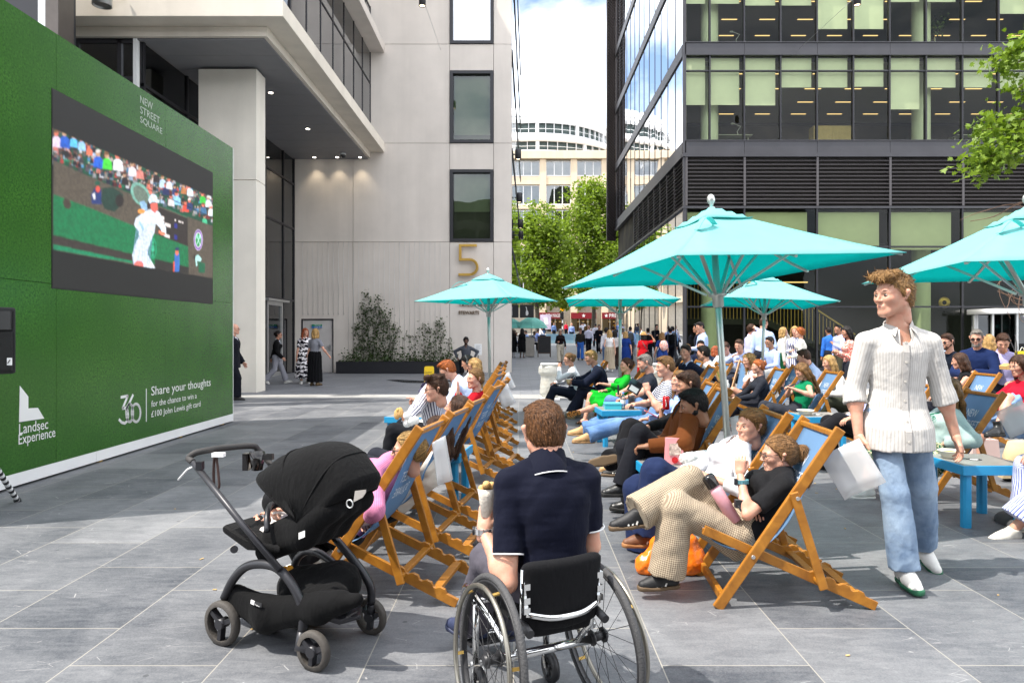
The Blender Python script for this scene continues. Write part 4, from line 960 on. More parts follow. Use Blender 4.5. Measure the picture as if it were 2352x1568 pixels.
climber('tall bushy climbing plant on wires at the black planter', -6.5, -4.85, 3.0, 12, 3); climber('thin spindly bare climber between the two bushier ones', -4.75, -4.0, 1.55, 3, 4); climber('shorter leafy climbing plant with dark narrow leaves', -3.85, -2.75, 2.1, 7, 5)
C = np.stack([rng.uniform(-7.0, -2.4, 900), rng.uniform(26.2, 26.75, 900), .40+.22*np.abs(rng.normal(size=900))], 1); o = leaves('ground_cover', C, .09, M_climb, seed=9); tag(o, 'low dark green planting filling the black planter box', 'plants', kind='stuff')

ob = empty('opposite_building', (4, -26, 0), 'dark office block across the square, seen only in reflections', 'building'); b = MB(); b.bx(-26, 34, -38, -26, 0, 17); b.build('wall', mat('opposite_wall', (.055, .05, .045), .8, var=.3, vs=.3), ob, True); b = MB()
for k in range(4): b.bx(-26, 34, -25.98, -25.9, 3.4+3.6*k, 4.1+3.6*k)
for k in range(20): b.bx(-26+3*k, -25.7+3*k, -25.98, -25.92, 0, 17)
b.build('facade_bands', mat('opposite_band', (.12, .115, .10), .7), ob, True)
# ------------------------------------------------------------------ glass office building
gb = empty('glass_office_building', (20, 28, 0), 'dark framed glass office building with louvred band above the ground floor', 'building'); baseg = gb.location
XC, YF = 6.73, 28.0; bays = [XC]+[XC+.98+1.45*k for k in range(1)]
bays = [6.73, 7.77]+[9.18+1.49*k for k in range(17)]
LV_ = [(9.43, 12.93), (13.45, 16.95), (17.47, 20.97)]
for z0, z1 in ((8.93, 9.41), (12.95, 13.43), (16.97, 17.45), (20.99, 21.48), (25.02, 25.48)):
    b = MB()
    b.bx(XC+.02, 9.18-.006, YF-.06, YF+.1, z0, z1)
    for k in range(9): b.bx(9.18+2.98*k+.006, 9.18+2.98*(k+1)-.006, YF-.06, YF+.1, z0, z1)
    for k in range(8): b.bx(XC-.06, XC+.1, YF+.15+2.5*k, YF+.15+2.5*(k+1)-.01, z0, z1)
    b.bx(XC+.03, 33, YF-.10, YF+.08, z1+.0, z1+.03); b.bx(XC+.03, 33, YF-.10, YF+.08, z0-.03, z0); b.build('spandrel', M_band, gb, True)
    b = MB(); b.bx(XC+.14, 33, YF+.12, 44, z0+.05, z1-.02); b.build('floor_slab', M_carpet, gb, True)
drop = {0: [242, 242, 243, 202, 202, 200, 252, 202, 202, 205, 202, 230], 1: [10, 10, 14, 14, 68, 68, 6, 6, -30, 33, 10, 10], 2: [-160]*12}
for fl, (z0, z1) in enumerate(LV_):
    for k in range(len(bays)-1):
        x0, x1 = bays[k], bays[k+1]; f = MB(); f.bx(x0-.03, x0+.03, YF-.05, YF+.12, z0, z1); f.bx(x0+.03, x1-.03, YF-.02, YF+.08, z1-.66, z1-.60); f.bx(x0+.03, x1-.03, YF-.02, YF+.08, z0, z0+.05)
        fo = f.build('window', M_frame, gb, True); p = MB(); p.quad((x0+.03, YF+.03, z0+.05), (x1-.03, YF+.03, z0+.05), (x1-.03, YF+.03, z1), (x0+.03, YF+.03, z1)); sub(p, 'pane', G_front, fo, baseg)
        v = drop[fl][min(k, 11)]; zb = EYE+(V0-v)/F*28.25
        if zb < z1-.1: p = MB(); p.bx(x0+.08, x1-.13, YF+.22, YF+.235, zb, z1-.02); sub(p, 'blind', M_blind, fo, baseg)
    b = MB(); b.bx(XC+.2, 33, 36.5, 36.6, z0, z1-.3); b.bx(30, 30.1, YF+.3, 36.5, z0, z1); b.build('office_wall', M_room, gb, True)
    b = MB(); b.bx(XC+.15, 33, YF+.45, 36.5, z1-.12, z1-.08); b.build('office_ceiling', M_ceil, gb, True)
    b = MB()
    for i in range(12):
        for j in range(4): b.bx(9.0+1.85*i+.4*j, 9.75+1.85*i+.4*j, YF+1.6+1.8*j, YF+1.68+1.8*j, z1-.135, z1-.123)
    b.build('ceiling_lights', M_strip, gb, True)
for x in (8.05, 17.05, 26.): 
    b = MB(); b.lathe([(.36, 0), (.36, 21)], (x, YF+1.05, 0), 20); b.build('round_column', mat('column_paint', (.62, .66, .50), .7, var=.03), gb, True)
# louvred band, front and side
b = MB(); lx_ = [6.80, 9.18]+[9.18+2.98*k for k in range(1, 9)]
for x0, x1 in zip(lx_[:-1], lx_[1:]):
    for k in range(12): z = 6.84+.157*k; b.box(((x0+x1)/2, YF-.02, z+.06), (x1-x0-.10, .14, .028), (A(1, 0, 0), A(0, .85, .52), A(0, -.52, .85)))
    b.bx(x0-.045, x0+.045, YF-.09, YF+.04, 6.76, 8.75)
for k in range(8):
    y0, y1 = YF+.1+1.5*k, YF+.1+1.5*(k+1)
    for j in range(12): z = 6.84+.157*j; b.box((XC+.0, (y0+y1)/2, z+.06), (.14, y1-y0-.06, .028), (A(.85, 0, .52), A(0, 1, 0), A(-.52, 0, .85)))
    b.bx(XC-.07, XC+.05, y1-.03, y1+.03, 6.76, 8.75)
b.build('louvres', mat('louvre_metal', (.085, .078, .080), .45, .4, var=.05), gb, True)
b = MB(); b.bx(XC+.12, 33, YF+.14, YF+.2, 6.7, 8.9); b.bx(XC+.12, XC+.18, YF+.2, 40, 6.7, 8.9); b.build('louvre_backing', M_gap, gb, True)
b = MB(); b.bx(XC-.1, 33, YF-.12, YF+.1, 8.76, 8.90); b.bx(XC-.1, 33, YF-.08, YF+.1, 6.66, 6.75); b.bx(XC-.12, XC+.1, YF+.101, 48, 8.76, 8.90); b.bx(XC-.1, XC+.1, YF+.101, 48, 6.66, 6.75); b.bx(XC-.06, XC+.06, YF-.06, YF+.06, 0, 21.5); b.build('trim', M_band, gb, True)
# ground floor glazing
gx = [6.80, 9.18]+[9.18+2.98*k for k in range(1, 9)]
for k, (x0, x1) in enumerate(zip(gx[:-1], gx[1:])):
    f = MB(); f.bx(x0-.035, x0+.035, YF-.05, YF+.1, .1, 6.65)
    for z in (5.06, 2.60): f.bx(x0+.035, x1-.035, YF-.03, YF+.06, z, z+.07)
    f.bx(x0+.035, x1-.035, YF-.06, YF+.1, .02, .14)
    fo = f.build('shop_window', M_frame, gb, True); p = MB(); p.quad((x0+.03, YF+.02, .14), (x1-.03, YF+.02, .14), (x1-.03, YF+.02, 6.65), (x0+.03, YF+.02, 6.65)); sub(p, 'pane', glass('lobby_glass', (.64, .70, .54), .0, .42, .008, .5), fo, baseg)
    p = MB(); p.bx(x0+.08, x1-.30, YF+.24, YF+.25, 5.0, 6.6); sub(p, 'blind', M_blind, fo, baseg)
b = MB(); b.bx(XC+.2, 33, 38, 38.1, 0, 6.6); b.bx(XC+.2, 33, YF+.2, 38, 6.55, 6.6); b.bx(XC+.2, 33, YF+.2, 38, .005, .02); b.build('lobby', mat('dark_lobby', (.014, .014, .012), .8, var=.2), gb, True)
b = MB()
for x, z in ((11.0, 4.0), (12.6, 4.0), (18., 4.3), (20.5, 4.3)): b.bx(x, x+1.3, 33, 33.1, z, z+.05)
b.build('lobby_lights', M_strip, gb, True)
# side glazing (mirror-like)
for zi, (z0, z1) in enumerate([(.1, 6.65)]+LV_+[(21.5, 25.), (25.5, 30.)]):
    f = MB()
    for k in range(14): y = YF+.1+1.5*k; f.bx(XC-.02, XC+.03, y, y+.03, z0, z1)
    fo = f.build('side_window', M_frame, gb, True); p = MB(); p.quad((XC, 28.1, z0), (XC, 48, z0), (XC, 48, z1), (XC, 28.1, z1)); sub(p, 'pane', G_side, fo, baseg)
b = MB(); b.bx(XC+.16, XC+.2, YF+.4, 48, 0, 30); b.bx(7.0, 33, 44.1, 48.1, 0, 30); b.build('core', M_room, gb, True)
b = MB()
for k in range(96):
    z = 8.1+.22*k
    for j in range(3): b.bar((6.10+.21*j, 48.0+(.12 if j % 2 else 0), z), (6.31+.21*j, 48.0+(.0 if j % 2 else .12), z+.22), .03, .07, up=(0, 1, 0)); b.bar((6.31+.21*j, 48.05, z), (6.10+.21*j, 48.05, z+.22), .03, .07, up=(0, 1, 0))
b.bx(6.08, 6.12, 47.95, 48.2, 8.1, 29.5); b.bx(6.70, 6.74, 47.95, 48.2, 8.1, 29.5); b.bx(6.12, 6.70, 48.22, 48.25, 8.1, 29.5); b.build('lattice_fin', mat('lattice', (.03, .02, .018), .6), gb, True)
# revolving door
rd = empty('revolving_door', (19.2, 27.2, 0), 'silver framed revolving door in the glass office front', 'door'); b = MB()
for a in np.linspace(0, 2*math.pi, 9)[:-1]: b.bx(1.1*math.cos(a)-.04, 1.1*math.cos(a)+.04, .8*math.sin(a)-.04, .8*math.sin(a)+.04, 0, 2.3)
b.lathe([(1.18, 2.3), (1.18, 2.5), (.001, 2.5)], seg=24); b.lathe([(1.15, 2.3), (.001, 2.3)], seg=24); b.build('frame', M_alum, rd)
b = MB(); b.bx(-1.02, 1.02, -.03, .03, .05, 2.28); b.bx(-.03, .03, -.72, .72, .05, 2.28); b.build('leaf', G_dark, rd)
b = MB(); b.bx(-1.05, -.98, -.04, .04, .02, 2.29); b.bx(.98, 1.05, -.04, .04, .02, 2.29); b.bx(-.05, .05, -.05, .05, 0, 2.29); b.build('leaf_frame', M_alum, rd)
# staircase with brass rail
st = empty('staircase', (13.5, 31.5, 0), 'dark staircase with brass balusters behind the ground floor glass', 'staircase'); b = MB()
p0, p1 = A(-2.4, 0, 2.1), A(1.6, 0, .2); b.bar(p0, p1, 1.4, .35); b.bx(-6.6, -2.4, -.7, .7, 1.95, 2.25); b.build('flight', mat('stair_dark', (.03, .03, .028), .7), st)
b = MB()
for k in range(26):
    x = -6.6+.16*k; b.bar((x, -.7, 2.2), (x, -.7, 4.2), .025, .025, up=(0, 1, 0))
for k in range(26):
    t_ = k/25; q_ = p0+(p1-p0)*t_; b.bar((q_[0], -.7, q_[2]+.1), (q_[0], -.7, q_[2]+1.9-(.7*t_)), .025, .025, up=(0, 1, 0))
b.bar((-2.4, -.7, 4.1), (1.6, -.7, 1.5), .06, .06); b.build('balusters', M_brass, st)
b = MB(); b.lathe([(.10, -.02), (.24, -.02), (.24, .02), (.10, .02)], (17.95, 28.9, 2.85), 20, (A(1, 0, 0), A(0, 0, 1), A(0, 1, 0))); tag(b.build('brass_ring', M_brass), 'brass ring ornament hanging behind the lobby glass', 'ornament')
# office furniture seen through the windows
M_oak = mat('oak_board', (.42, .29, .10), .6, var=.15, vs=6.); M_cab = mat('white_laminate', (.55, .55, .46), .6)
def cabinet(x, z, w_, h_, label, m=M_oak, y=29.6):
    o = empty('cabinet', (x, y, z), label, 'cabinet'); b = MB(); b.bx(-w_/2, w_/2, .02, .5, 0, h_); b.build('carcass', m, o)
    for s_ in (-1, 1): b = MB(); b.bx(s_*w_/4-w_/4+.006, s_*w_/4+w_/4-.006, 0, .018, .02, h_-.02); b.build('door', m, o)
z1_ = 9.43
cabinet(13.55, z1_, 1.65, 1.12, 'tall oak cupboard with two doors behind the first floor glass'); cabinet(10.75, z1_, .8, .45, 'low oak pedestal beneath the half drawn blind by the desk'); cabinet(15.2, z1_, .75, .42, 'low oak box right beside the tall oak cupboard'); cabinet(16.2, z1_, .62, .32, 'small oak box next to the round column'); cabinet(16.1, 13.45, .78, .42, 'oak box beside the round column on the upper office floor'); cabinet(10.35, 13.45, .5, .42, 'white pedestal under a desk on the upper floor', M_cab)
def desk(x, z, label, y=30.0):
    o = empty('desk', (x, y, z), label, 'desk'); b = MB(); b.bx(-.8, .8, -.35, .35, .72, .75); b.build('top', M_cab, o, bev=.005)
    for s_ in (-1, 1): b = MB(); b.bx(s_*.7-.03, s_*.7+.03, -.03, .03, .04, .72); b.bx(s_*.7-.04, s_*.7+.04, -.32, .32, 0, .04); b.build('leg', M_cab, o)
desk(9.1, 13.45, 'white desk on the upper floor near the building corner'); desk(19.3, 13.45, 'white desk on the upper floor beyond the potted plant'); desk(9.3, z1_, 'white desk on the first floor near the building corner'); desk(19.8, z1_, 'white desk on the first floor in the dark bay')
def monitor_arm(x, z, label):
    o = empty('desk_lamp', (x, 29.9, z), label, 'lamp'); b = MB(); b.tube([(0, 0, 0), (-.05, 0, .2), (.1, 0, .42), (-.22, 0, .55)], .02, 6); b.build('arm', M_white, o); b = MB(); b.ell((-.25, 0, .54), (.09, .06, .04)); b.build('head', M_white, o)
M_mon = mat('monitor', (.02, .02, .022), .3, var=0)
for z_ in (9.43, 13.45):
    for k in range(6):
        x_ = 9.9+2.25*k+(.5 if z_ > 10 else 0); o = empty('desk', (x_, 32.2+(k % 2), z_), 'white desk with two dark monitors deep inside the office floor', 'desk', 'desks deep inside the office floors'); b = MB(); b.bx(-.9, .9, -.4, .4, .72, .76); b.build('top', M_cab, o)
        for s_ in (-1, 1): b = MB(); b.bx(s_*.8-.03, s_*.8+.03, -.3, .3, 0, .72); b.build('leg', M_cab, o); b = MB(); b.bx(s_*.42-.3, s_*.42+.3, -.02, .02, .95, 1.3); b.bx(s_*.42-.02, s_*.42+.02, 0, .04, .76, .95); b.build('monitor', M_mon, o)
monitor_arm(9.5, 14.2, 'white jointed arm lamp on the upper floor desk'); monitor_arm(9.55, 10.18, 'white jointed arm lamp on the first floor desk')
def ochair(x, z, label):
    o = empty('office_chair', (x, 30.0, z), label, 'chair'); b = MB(); b.bx(-.24, .24, -.24, .24, .43, .49); b.build('seat', M_cab, o, bev=.02); b = MB(); b.tube(catmull([(-.22, 0, .5), (-.27, 0, .75), (-.20, 0, 1.0)]), .045, 8); b.bx(-.29, -.22, -.2, .2, .58, 1.0); b.build('backrest', M_cab, o); b = MB(); b.cyl((0, 0, .06), (0, 0, .43), .03)
    for k in range(5): b.bar((0, 0, .07), (.3*math.cos(k*1.257), .3*math.sin(k*1.257), .05), .04, .03)
    b.build('base', M_black, o)
ochair(18.35, 13.45, 'pale office chair on the upper floor by the potted plant')
pp = empty('potted_plant', (17.9-.15, 29.3, 13.45), 'leafy green potted plant in a white pot on the upper office floor', 'plant'); b = MB(); b.lathe([(.001, 0), (.12, 0), (.16, .32), (.14, .32), (.13, .28), (.001, .28)]); b.build('pot', M_white, pp); b = MB(); b.tube([(0, 0, .28), (.03, 0, .8), (0, 0, 1.25)], .012, 6); b.build('stem', M_oak, pp)
leaves('foliage', A(17.75, 29.3, 14.75)+rng.normal(size=(130, 3))*A(.24, .2, .27), .12, leafm('office_leaf', (.05, .08, .02), (.12, .16, .04), .1), pp, pp.location, seed=12)

# ------------------------------------------------------------------ curved cream building closing the alley
cb = empty('curved_building', (8, 92, 1.5), 'cream stone building with rounded white glazed upper storeys at the alley end', 'building'); YB = 90.; M_stone = concrete('cream_stone', (.76, .61, .44), .3, .06)
M_drum = mat('white_cladding', (.74, .74, .74), .5, var=.03); px = lambda u: (u-U0)/F*YB; pz = lambda v: EYE+(V0-v)/F*YB
b = MB(); b.bx(-12, 30, YB+.6, YB+12, 0, pz(366)); b.build('wall_backing', mat('pale_stone_back', (.5, .45, .37), .9), cb, True)
b = MB(); pil = [1105+71*k for k in range(8)]
for u in pil: b.bx(px(u)-.42, px(u)+.42, YB-.25, YB+.6, 0, pz(366))
b.bx(-12, 30, YB-.6, YB+.6, pz(366), pz(350)); b.bx(-12, 30, YB-.35, YB+.55, pz(353), pz(347))
for v0, v1 in ((412, 405), (424, 412.5), (480, 471), (566, 556), (640, 630), (694, 680)): b.bx(-12, 30, YB-.12, YB+.58, pz(v0), pz(v1))
b.build('stone_frame', M_stone, cb, True)
for v0, v1 in ((404, 369), (470, 425), (555, 482), (628, 568), (678, 642)):
    for u0, u1 in zip(pil[:-1], pil[1:]):
        f = MB(); x0, x1 = px(u0)+.42, px(u1)-.42; z0, z1 = pz(v0), pz(v1)
        for k in range(4): xx = x0+(x1-x0)*k/3; f.bx(max(x0, xx-.06), min(x1, xx+.06), YB+.12, YB+.3, z0, z1)
        f.bx(x0+.06, x1-.06, YB+.14, YB+.28, z0, z0+.12); f.bx(x0+.06, x1-.06, YB+.14, YB+.28, z1-.12, z1)
        fo = f.build('window', M_white, cb, True); p = MB(); p.quad((x0, YB+.22, z0), (x1, YB+.22, z0), (x1, YB+.22, z1), (x0, YB+.22, z1)); sub(p, 'pane', glass('far_glass', (.30, .36, .32), .14, 1.2, .03, .4), fo, cb.location)
        p = MB(); p.bx(x0+.05, x1-.05, YB+.42, YB+.5, z0+(z1-z0)*rng.choice([0, .3, .5]), z1); sub(p, 'blind', mat('far_blind', (.42, .46, .38), .9), fo, cb.location)
# drum storeys: cylinders seen as arcs
cx, cy, r1 = px(1235), YB+14, 13.2
def ring(name, r, z0, z1, m, smooth=True):
    b = MB(); b.lathe([(r, z0), (r, z1)], (cx, cy, 0), 64, smooth=smooth); return b.build(name, m, cb, True)
for (r, v0, v1, nm) in ((13.0, 350, 312, 'lower_drum'), (11.2, 312, 268, 'upper_drum')):
    dd_ = cy-r; z0, z1 = EYE+(V0-v0)/F*dd_+.02, EYE+(V0-v1)/F*dd_; b = MB(); b.lathe([(r, z0), (r, z0+(z1-z0)*.16), (r-.02, z0+(z1-z0)*.16)], (cx, cy, 0), 72); b.lathe([(r, z0+(z1-z0)*.66), (r+.25, z0+(z1-z0)*.68), (r+.25, z1), (.1, z1)], (cx, cy, 0), 72)
    b.build(nm, M_drum, cb, True); b = MB(); b.lathe([(r-.3, z0), (r-.3, z1)], (cx, cy, 0), 72); b.build('drum_glazing', mat('drum_glass', (.06, .085, .08), .35, .0, spec=.3), cb, True)
    b = MB()
    for k in range(60): a = 2*math.pi*k/60; w_ = .5 if k % 5 == 0 else .07; b.box((cx+(r-.12)*math.cos(a), cy+(r-.12)*math.sin(a), (z0+z1)/2), (.3, w_, z1-z0-.02), (A(math.cos(a), math.sin(a), 0), A(-math.sin(a), math.cos(a), 0), A(0, 0, 1)))
    b.build('drum_piers', M_drum, cb, True)
    b = MB()
    for zz in (.34,): b.torus((cx, cy, z0+(z1-z0)*zz), r+.28, .03, 72, 4, (A(1, 0, 0), A(0, 1, 0)))
    b.build('balcony_rail', M_white, cb, True)
b = MB(); zt = EYE+(V0-268)/F*(cy-11.2); b.lathe([(11.5, zt), (11.3, zt+.6), (10.2, zt+1.5), (7, zt+2.4), (.1, zt+2.7)], (cx, cy, 0), 48); b.build('roof', M_drum, cb, True)
# shop fronts at street level
zr = ZS(YB)
for i, (u0, u1, txt) in enumerate(((1148, 1234, None), (1238, 1290, None), (1237, 1294, 'PRET A MANGER'), (1311, 1369, None), (1382, 1432, 'PRET'))): pass
def shop(u0, u1, txt, label):
    o = empty('shop_front', (px((u0+u1)/2), YB-.3, zr), label, 'shop front'); x0, x1 = px(u0), px(u1); zf0, zf1 = pz(732), pz(718)
    b = MB(); b.bx(x0, x1, YB-.42, YB-.26, zf0, zf1); fa = b.build('fascia', mat('shop_red', (.20, .010, .018), .4, var=0), o, True)
    b = MB(); b.bx(x0, x1, YB-.38, YB-.30, zr+.1, zr+.35)
    for k in range(4): xx = x0+(x1-x0)*k/3; b.bx(xx-.04, xx+.04, YB-.38, YB-.30, zr+.35, zf0-.01)
    b.build('shop_frame', mat('shop_frame', (.35, .33, .28), .4, .4), o, True); b = MB(); b.quad((x0, YB-.34, zr+.3), (x1, YB-.34, zr+.3), (x1, YB-.34, zf0), (x0, YB-.34, zf0)); b.build('pane', glass('shop_glass', (.6, .6, .55), .04, 1.), o, True)
    b = MB(); b.bx(x0, x1, YB+.50, YB+.55, zr+.1, zf0); b.build('interior', mat('shop_inside', (.22, .13, .05), .8, var=.5, vs=1.5), o, True); b = MB()
    for k in range(5): b.bx(x0+.3+.6*k, x0+.6+.6*k, YB+.1, YB+.15, zf0-.4, zf0-.34)
    b.build('shop_lights', M_strip, o, True)
    yq = YB-.43
    sx = x0+.55 if txt else (x0+x1)/2; s_ = MB(); zc = (zf0+zf1)/2; s_.prism([(sx+.26*(1 if k % 2 == 0 else .42)*math.sin(k*math.pi/5), yq, zc+.26*(1 if k % 2 == 0 else .42)*math.cos(k*math.pi/5)) for k in range(10)], (0, .02, 0)); s_.build('star', M_white, o, True)
    if txt: text_obj('lettering', txt, .5, (x0+.95, yq, zc-.22), X_, Z_, M_white, o, ext=.01, fit=((x1-x0)-1.35 if len(txt) > 5 else 1.35, .46))
shop(1237, 1294, 'PRET A MANGER', 'red shop front lettered PRET A MANGER behind the beacon'); shop(1311, 1369, None, 'red shop front with only a star, behind the tree trunk'); shop(1382, 1436, 'PRET', 'red shop front lettered PRET with a star before it')
b = MB(); b.box((px(1252), YB-1.5, zr+1.6), (1.4, .05, 1.9)); b.cur = 1; b.box((px(1253), YB-1.54, zr+1.7), (.5, .02, .9), (nrm(A(1, 0, .2)), A(0, 1, 0), nrm(A(-.2, 0, 1)))); tag(b.build('poster_board', [mat('poster', (.50, .42, .55), .5, var=.3, vs=1.), M_white]), 'lilac poster with a white drink cup outside the sandwich shop', 'poster')

# ------------------------------------------------------------------ trees
M_plane = leafm('plane_leaf', (.085, .15, .012), (.26, .36, .035), .45); M_bark = mat('plane_bark', (.10, .085, .065), .9, var=.4, vs=6.)
def tree(label, x, y, h, blobs, seed, n):
    o = empty('plane_tree', (x, y, ZS(y)), label, 'tree', 'plane trees at the alley end'); r = np.random.default_rng(seed); b = MB(); z = ZS(y)
    top = A(x+.2, y, z+h*.55); b.tube(catmull([A(x, y, z), A(x+.1, y, z+h*.2), A(x-.05, y, z+h*.4), top], 4), [.26-.012*i for i in range(13)], 8)
    C = []
    for c, rad in blobs:
        c = A(*c); b.tube(catmull([A(x, y, z+h*(.22+.25*r.random())), (A(x, y, z+h*.4)+c)/2+r.normal(size=3)*.3, c], 4), [.11-.009*i for i in range(9)], 6)
        k = int(n*rad**2); sub_ = c+r.normal(size=(max(6, k//30), 3))*A(rad, rad, rad*.8)*.55
        pts = sub_[r.integers(0, len(sub_), k)]+r.normal(size=(k, 3))*rad*.20; C.append(pts)
    b.build('trunk', M_bark, o, True); leaves('crown', np.concatenate(C), .30, M_plane, o, o.location, 'lobed' if 0 else 'oval', .15, seed)
def bl(*a): return [((W(u, v, d)), r_) for u, v, d, r_ in a]
tree('tall plane tree left of the dark lattice fin, before the cream building', W(1362, 0, 74)[0], 74, 15.5, bl((1375, 440, 74, 1.7), (1345, 470, 73, 1.7), (1400, 480, 74, 1.9), (1330, 520, 72, 2.0), (1380, 540, 74, 2.3), (1430, 540, 75, 1.9), (1340, 590, 73, 2.2), (1400, 600, 72, 2.2), (1300, 600, 74, 1.8), (1360, 650, 72, 1.9), (1440, 610, 76, 1.9), (1420, 660, 73, 1.6), (1345, 690, 72, 1.1), (1455, 520, 77, 1.4)), 21, 420)
tree('shorter wide plane tree beside the concrete corner of the alley', W(1232, 0, 66)[0], 66, 11., bl((1235, 500, 66, 1.4), (1215, 520, 66, 1.5), (1260, 530, 65, 1.6), (1225, 560, 66, 1.8), (1265, 580, 65, 1.8), (1215, 610, 66, 1.6), (1250, 630, 65, 1.8), (1285, 640, 66, 1.7), (1225, 660, 66, 1.4), (1265, 685, 65, 1.2), (1300, 690, 66, 1.0), (1290, 570, 67, 1.3)), 22, 400)
tree('leafy plane tree half hidden behind the dark lattice fin', W(1500, 0, 82)[0], 82, 13, bl((1450, 560, 80, 1.8), (1470, 620, 80, 2.0), (1440, 650, 80, 1.5), (1460, 690, 80, 1.4)), 23, 250)
# street tree whose branch hangs into the view from the side
ot = empty('oak_tree', (7.6, 9.4, 0), 'young oak tree whose bright green branches hang in from the side', 'tree'); b = MB(); b.tube(catmull([(8.6, 10.6, 0), (8.5, 10.6, 2), (8.7, 10.5, 4), (8.9, 10.6, 6.5)], 4), [.16-.006*i for i in range(13)], 8)
C = []; r = np.random.default_rng(31)
for pts, n_ in (([(2420, 260), (2370, 300), (2310, 345), (2250, 385)], 420), ([(2420, 230), (2360, 270), (2300, 290), (2255, 300)], 380), ([(2420, 330), (2350, 350), (2290, 355), (2240, 372)], 330), ([(2420, 60), (2370, 80), (2320, 120), (2305, 150)], 260), ([(2420, 110), (2360, 130), (2330, 150)], 120), ([(2420, 180), (2360, 190), (2340, 200)], 90), ([(2440, 300), (2400, 320), (2340, 330)], 150)):
    P_ = catmull([W(u, v, 10.6+.4*r.random()) for u, v in pts], 5); b.tube([A(8.75, 10.55, 4.6)]+P_, [.03]+[.018-.014*i/len(P_) for i in range(len(P_))], 5)
    for _ in range(n_): t_ = r.random()**.7; C.append(P_[min(int(t_*len(P_)), len(P_)-1)]+r.normal(size=3)*A(.14, .2, .11))
for pts in ([(2420, 600), (2350, 500), (2290, 540), (2240, 590)], [(2420, 560), (2340, 470), (2280, 490), (2220, 495)], [(2420, 610), (2340, 560), (2260, 590)], [(2420, 640), (2360, 650), (2330, 690), (2345, 720)], [(2420, 660), (2330, 690), (2300, 670)], [(2420, 600), (2330, 620), (2310, 650), (2330, 700)]):
    for _ in range(3): P_ = catmull([W(u+r.normal()*14, v+r.normal()*14, 10.8) for u, v in pts], 5); b.tube([A(8.7, 10.5, 3.2)]+P_, [.02]+[.009-.006*i/len(P_) for i in range(len(P_))], 4)
b.build('trunk', mat('twig', (.20, .12, .08), .9), ot, True); leaves('crown', np.array(C), .105, leafm('oak_leaf', (.09, .16, .012), (.22, .32, .035), .4), ot, ot.location, 'lobed', .25, 32)
# ------------------------------------------------------------------ big green screen wall
XG = -4.91
def SW(u, v): y = -XG*F/(U0-u); return A(XG, y, EYE-(v-V0)*y/F)
gw = empty('screen_wall', (XG, 8.3, 0), 'tall grass printed green wall carrying a large outdoor video screen', 'screen')
n = NT('grass_print'); o = n.obj(); f = n.noise(42., o, 5., .75); g_ = n.noise(1.3, o, 4.)
cc = n.mix(n.ramp(f, .38, .68), (.012, .060, .008), (.060, .20, .020)); cc = n.mix(n.math('MULTIPLY', n.ramp(g_, .35, .68), .75), cc, (.020, .085, .009))
n.bsdf(cc, .27, 0, .5, f, .05, .002); M_grass = n.m
b = MB()
for k, (y0, y1) in enumerate(((5.0, 7.22), (7.225, 9.44), (9.445, 11.66))):
    for z0, z1 in ((.15, 2.03), (2.035, 4.68)): b.bx(XG-.06, XG, y0, y1, z0, z1)
b.build('panel', M_grass, gw, True)
b = MB(); b.bx(XG-.5, XG-.07, 5.02, 11.62, .1, 4.66); b.build('frame_box', mat('box_black', (.03, .03, .03), .8), gw, True)
b = MB(); b.bx(XG-.06, XG+.003, 5.0, 7.9, .03, .148); b.bx(XG-.06, XG+.003, 7.905, 11.66, .03, .148); b.bx(XG-.07, XG+.004, 11.661, 11.675, .03, 4.68); b.build('base_strip', M_white, gw, True)
b = MB()
for y in (6.2, 8.0, 9.9, 11.3): b.bx(XG-.3, XG-.02, y, y+.06, .005, .03)
b.build('levelling_wedge', mat('wedge', (.45, .28, .06), .8), gw, True)
s0 = MB(); q_ = [SW(119, 205), SW(488.5, 395), SW(488, 699), SW(116.5, 661)]; ys = [(q_[0][1]+q_[3][1])/2, (q_[1][1]+q_[2][1])/2]; zs_ = [(q_[0][2]+q_[1][2])/2, (q_[2][2]+q_[3][2])/2]
Y0, Y1, ZT, ZB = ys[0], ys[1], zs_[0], zs_[1]
s0.bx(XG-.01, XG+.004, Y0, Y1, ZB, ZT); scr = s0.build('screen', mat('screen_black', (.020, .018, .017), .55, var=.05), gw, True)
def C_(x, y): return SW(.5742*(200+x/1.96), .5742*(450+y/1.96))
LY = [0]
IW, IH = 620, 400; IMG = np.zeros((IH, IW, 3)); IMG[:] = .004
def poly(pts, col):      # paint one coloured shape of the broadcast picture
    q = np.array([[(c[1]-Y0)/(Y1-Y0)*IW, (c[2]-ZB)/(ZT-ZB)*IH] for c in (C_(*p) for p in pts)]); lo = np.clip(np.floor(q.min(0)).astype(int), 0, [IW, IH]); hi = np.clip(np.ceil(q.max(0)).astype(int)+1, 0, [IW, IH])
    if (hi <= lo).any(): return
    X, Y = np.meshgrid(np.arange(lo[0], hi[0])+.5, np.arange(lo[1], hi[1])+.5); ins = np.zeros(X.shape, bool); n_ = len(q)
    for i in range(n_):
        (xa, ya), (xb, yb) = q[i], q[i-1]; c_ = (ya > Y) != (yb > Y); ins ^= c_ & (X < (xb-xa)*(Y-ya)/(yb-ya+1e-9)+xa)
    IMG[lo[1]:hi[1], lo[0]:hi[0]][ins] = [((x/255+.055)/1.055)**2.4 if x > 10 else x/3294 for x in col]
def oval(x, y, rx, ry, col, n=14, rot=0): poly([(x+rx*math.cos(a)*math.cos(rot)-ry*math.sin(a)*math.sin(rot), y+rx*math.cos(a)*math.sin(rot)+ry*math.sin(a)*math.cos(rot)) for a in np.linspace(0, 2*math.pi, n+1)[:-1]], col)
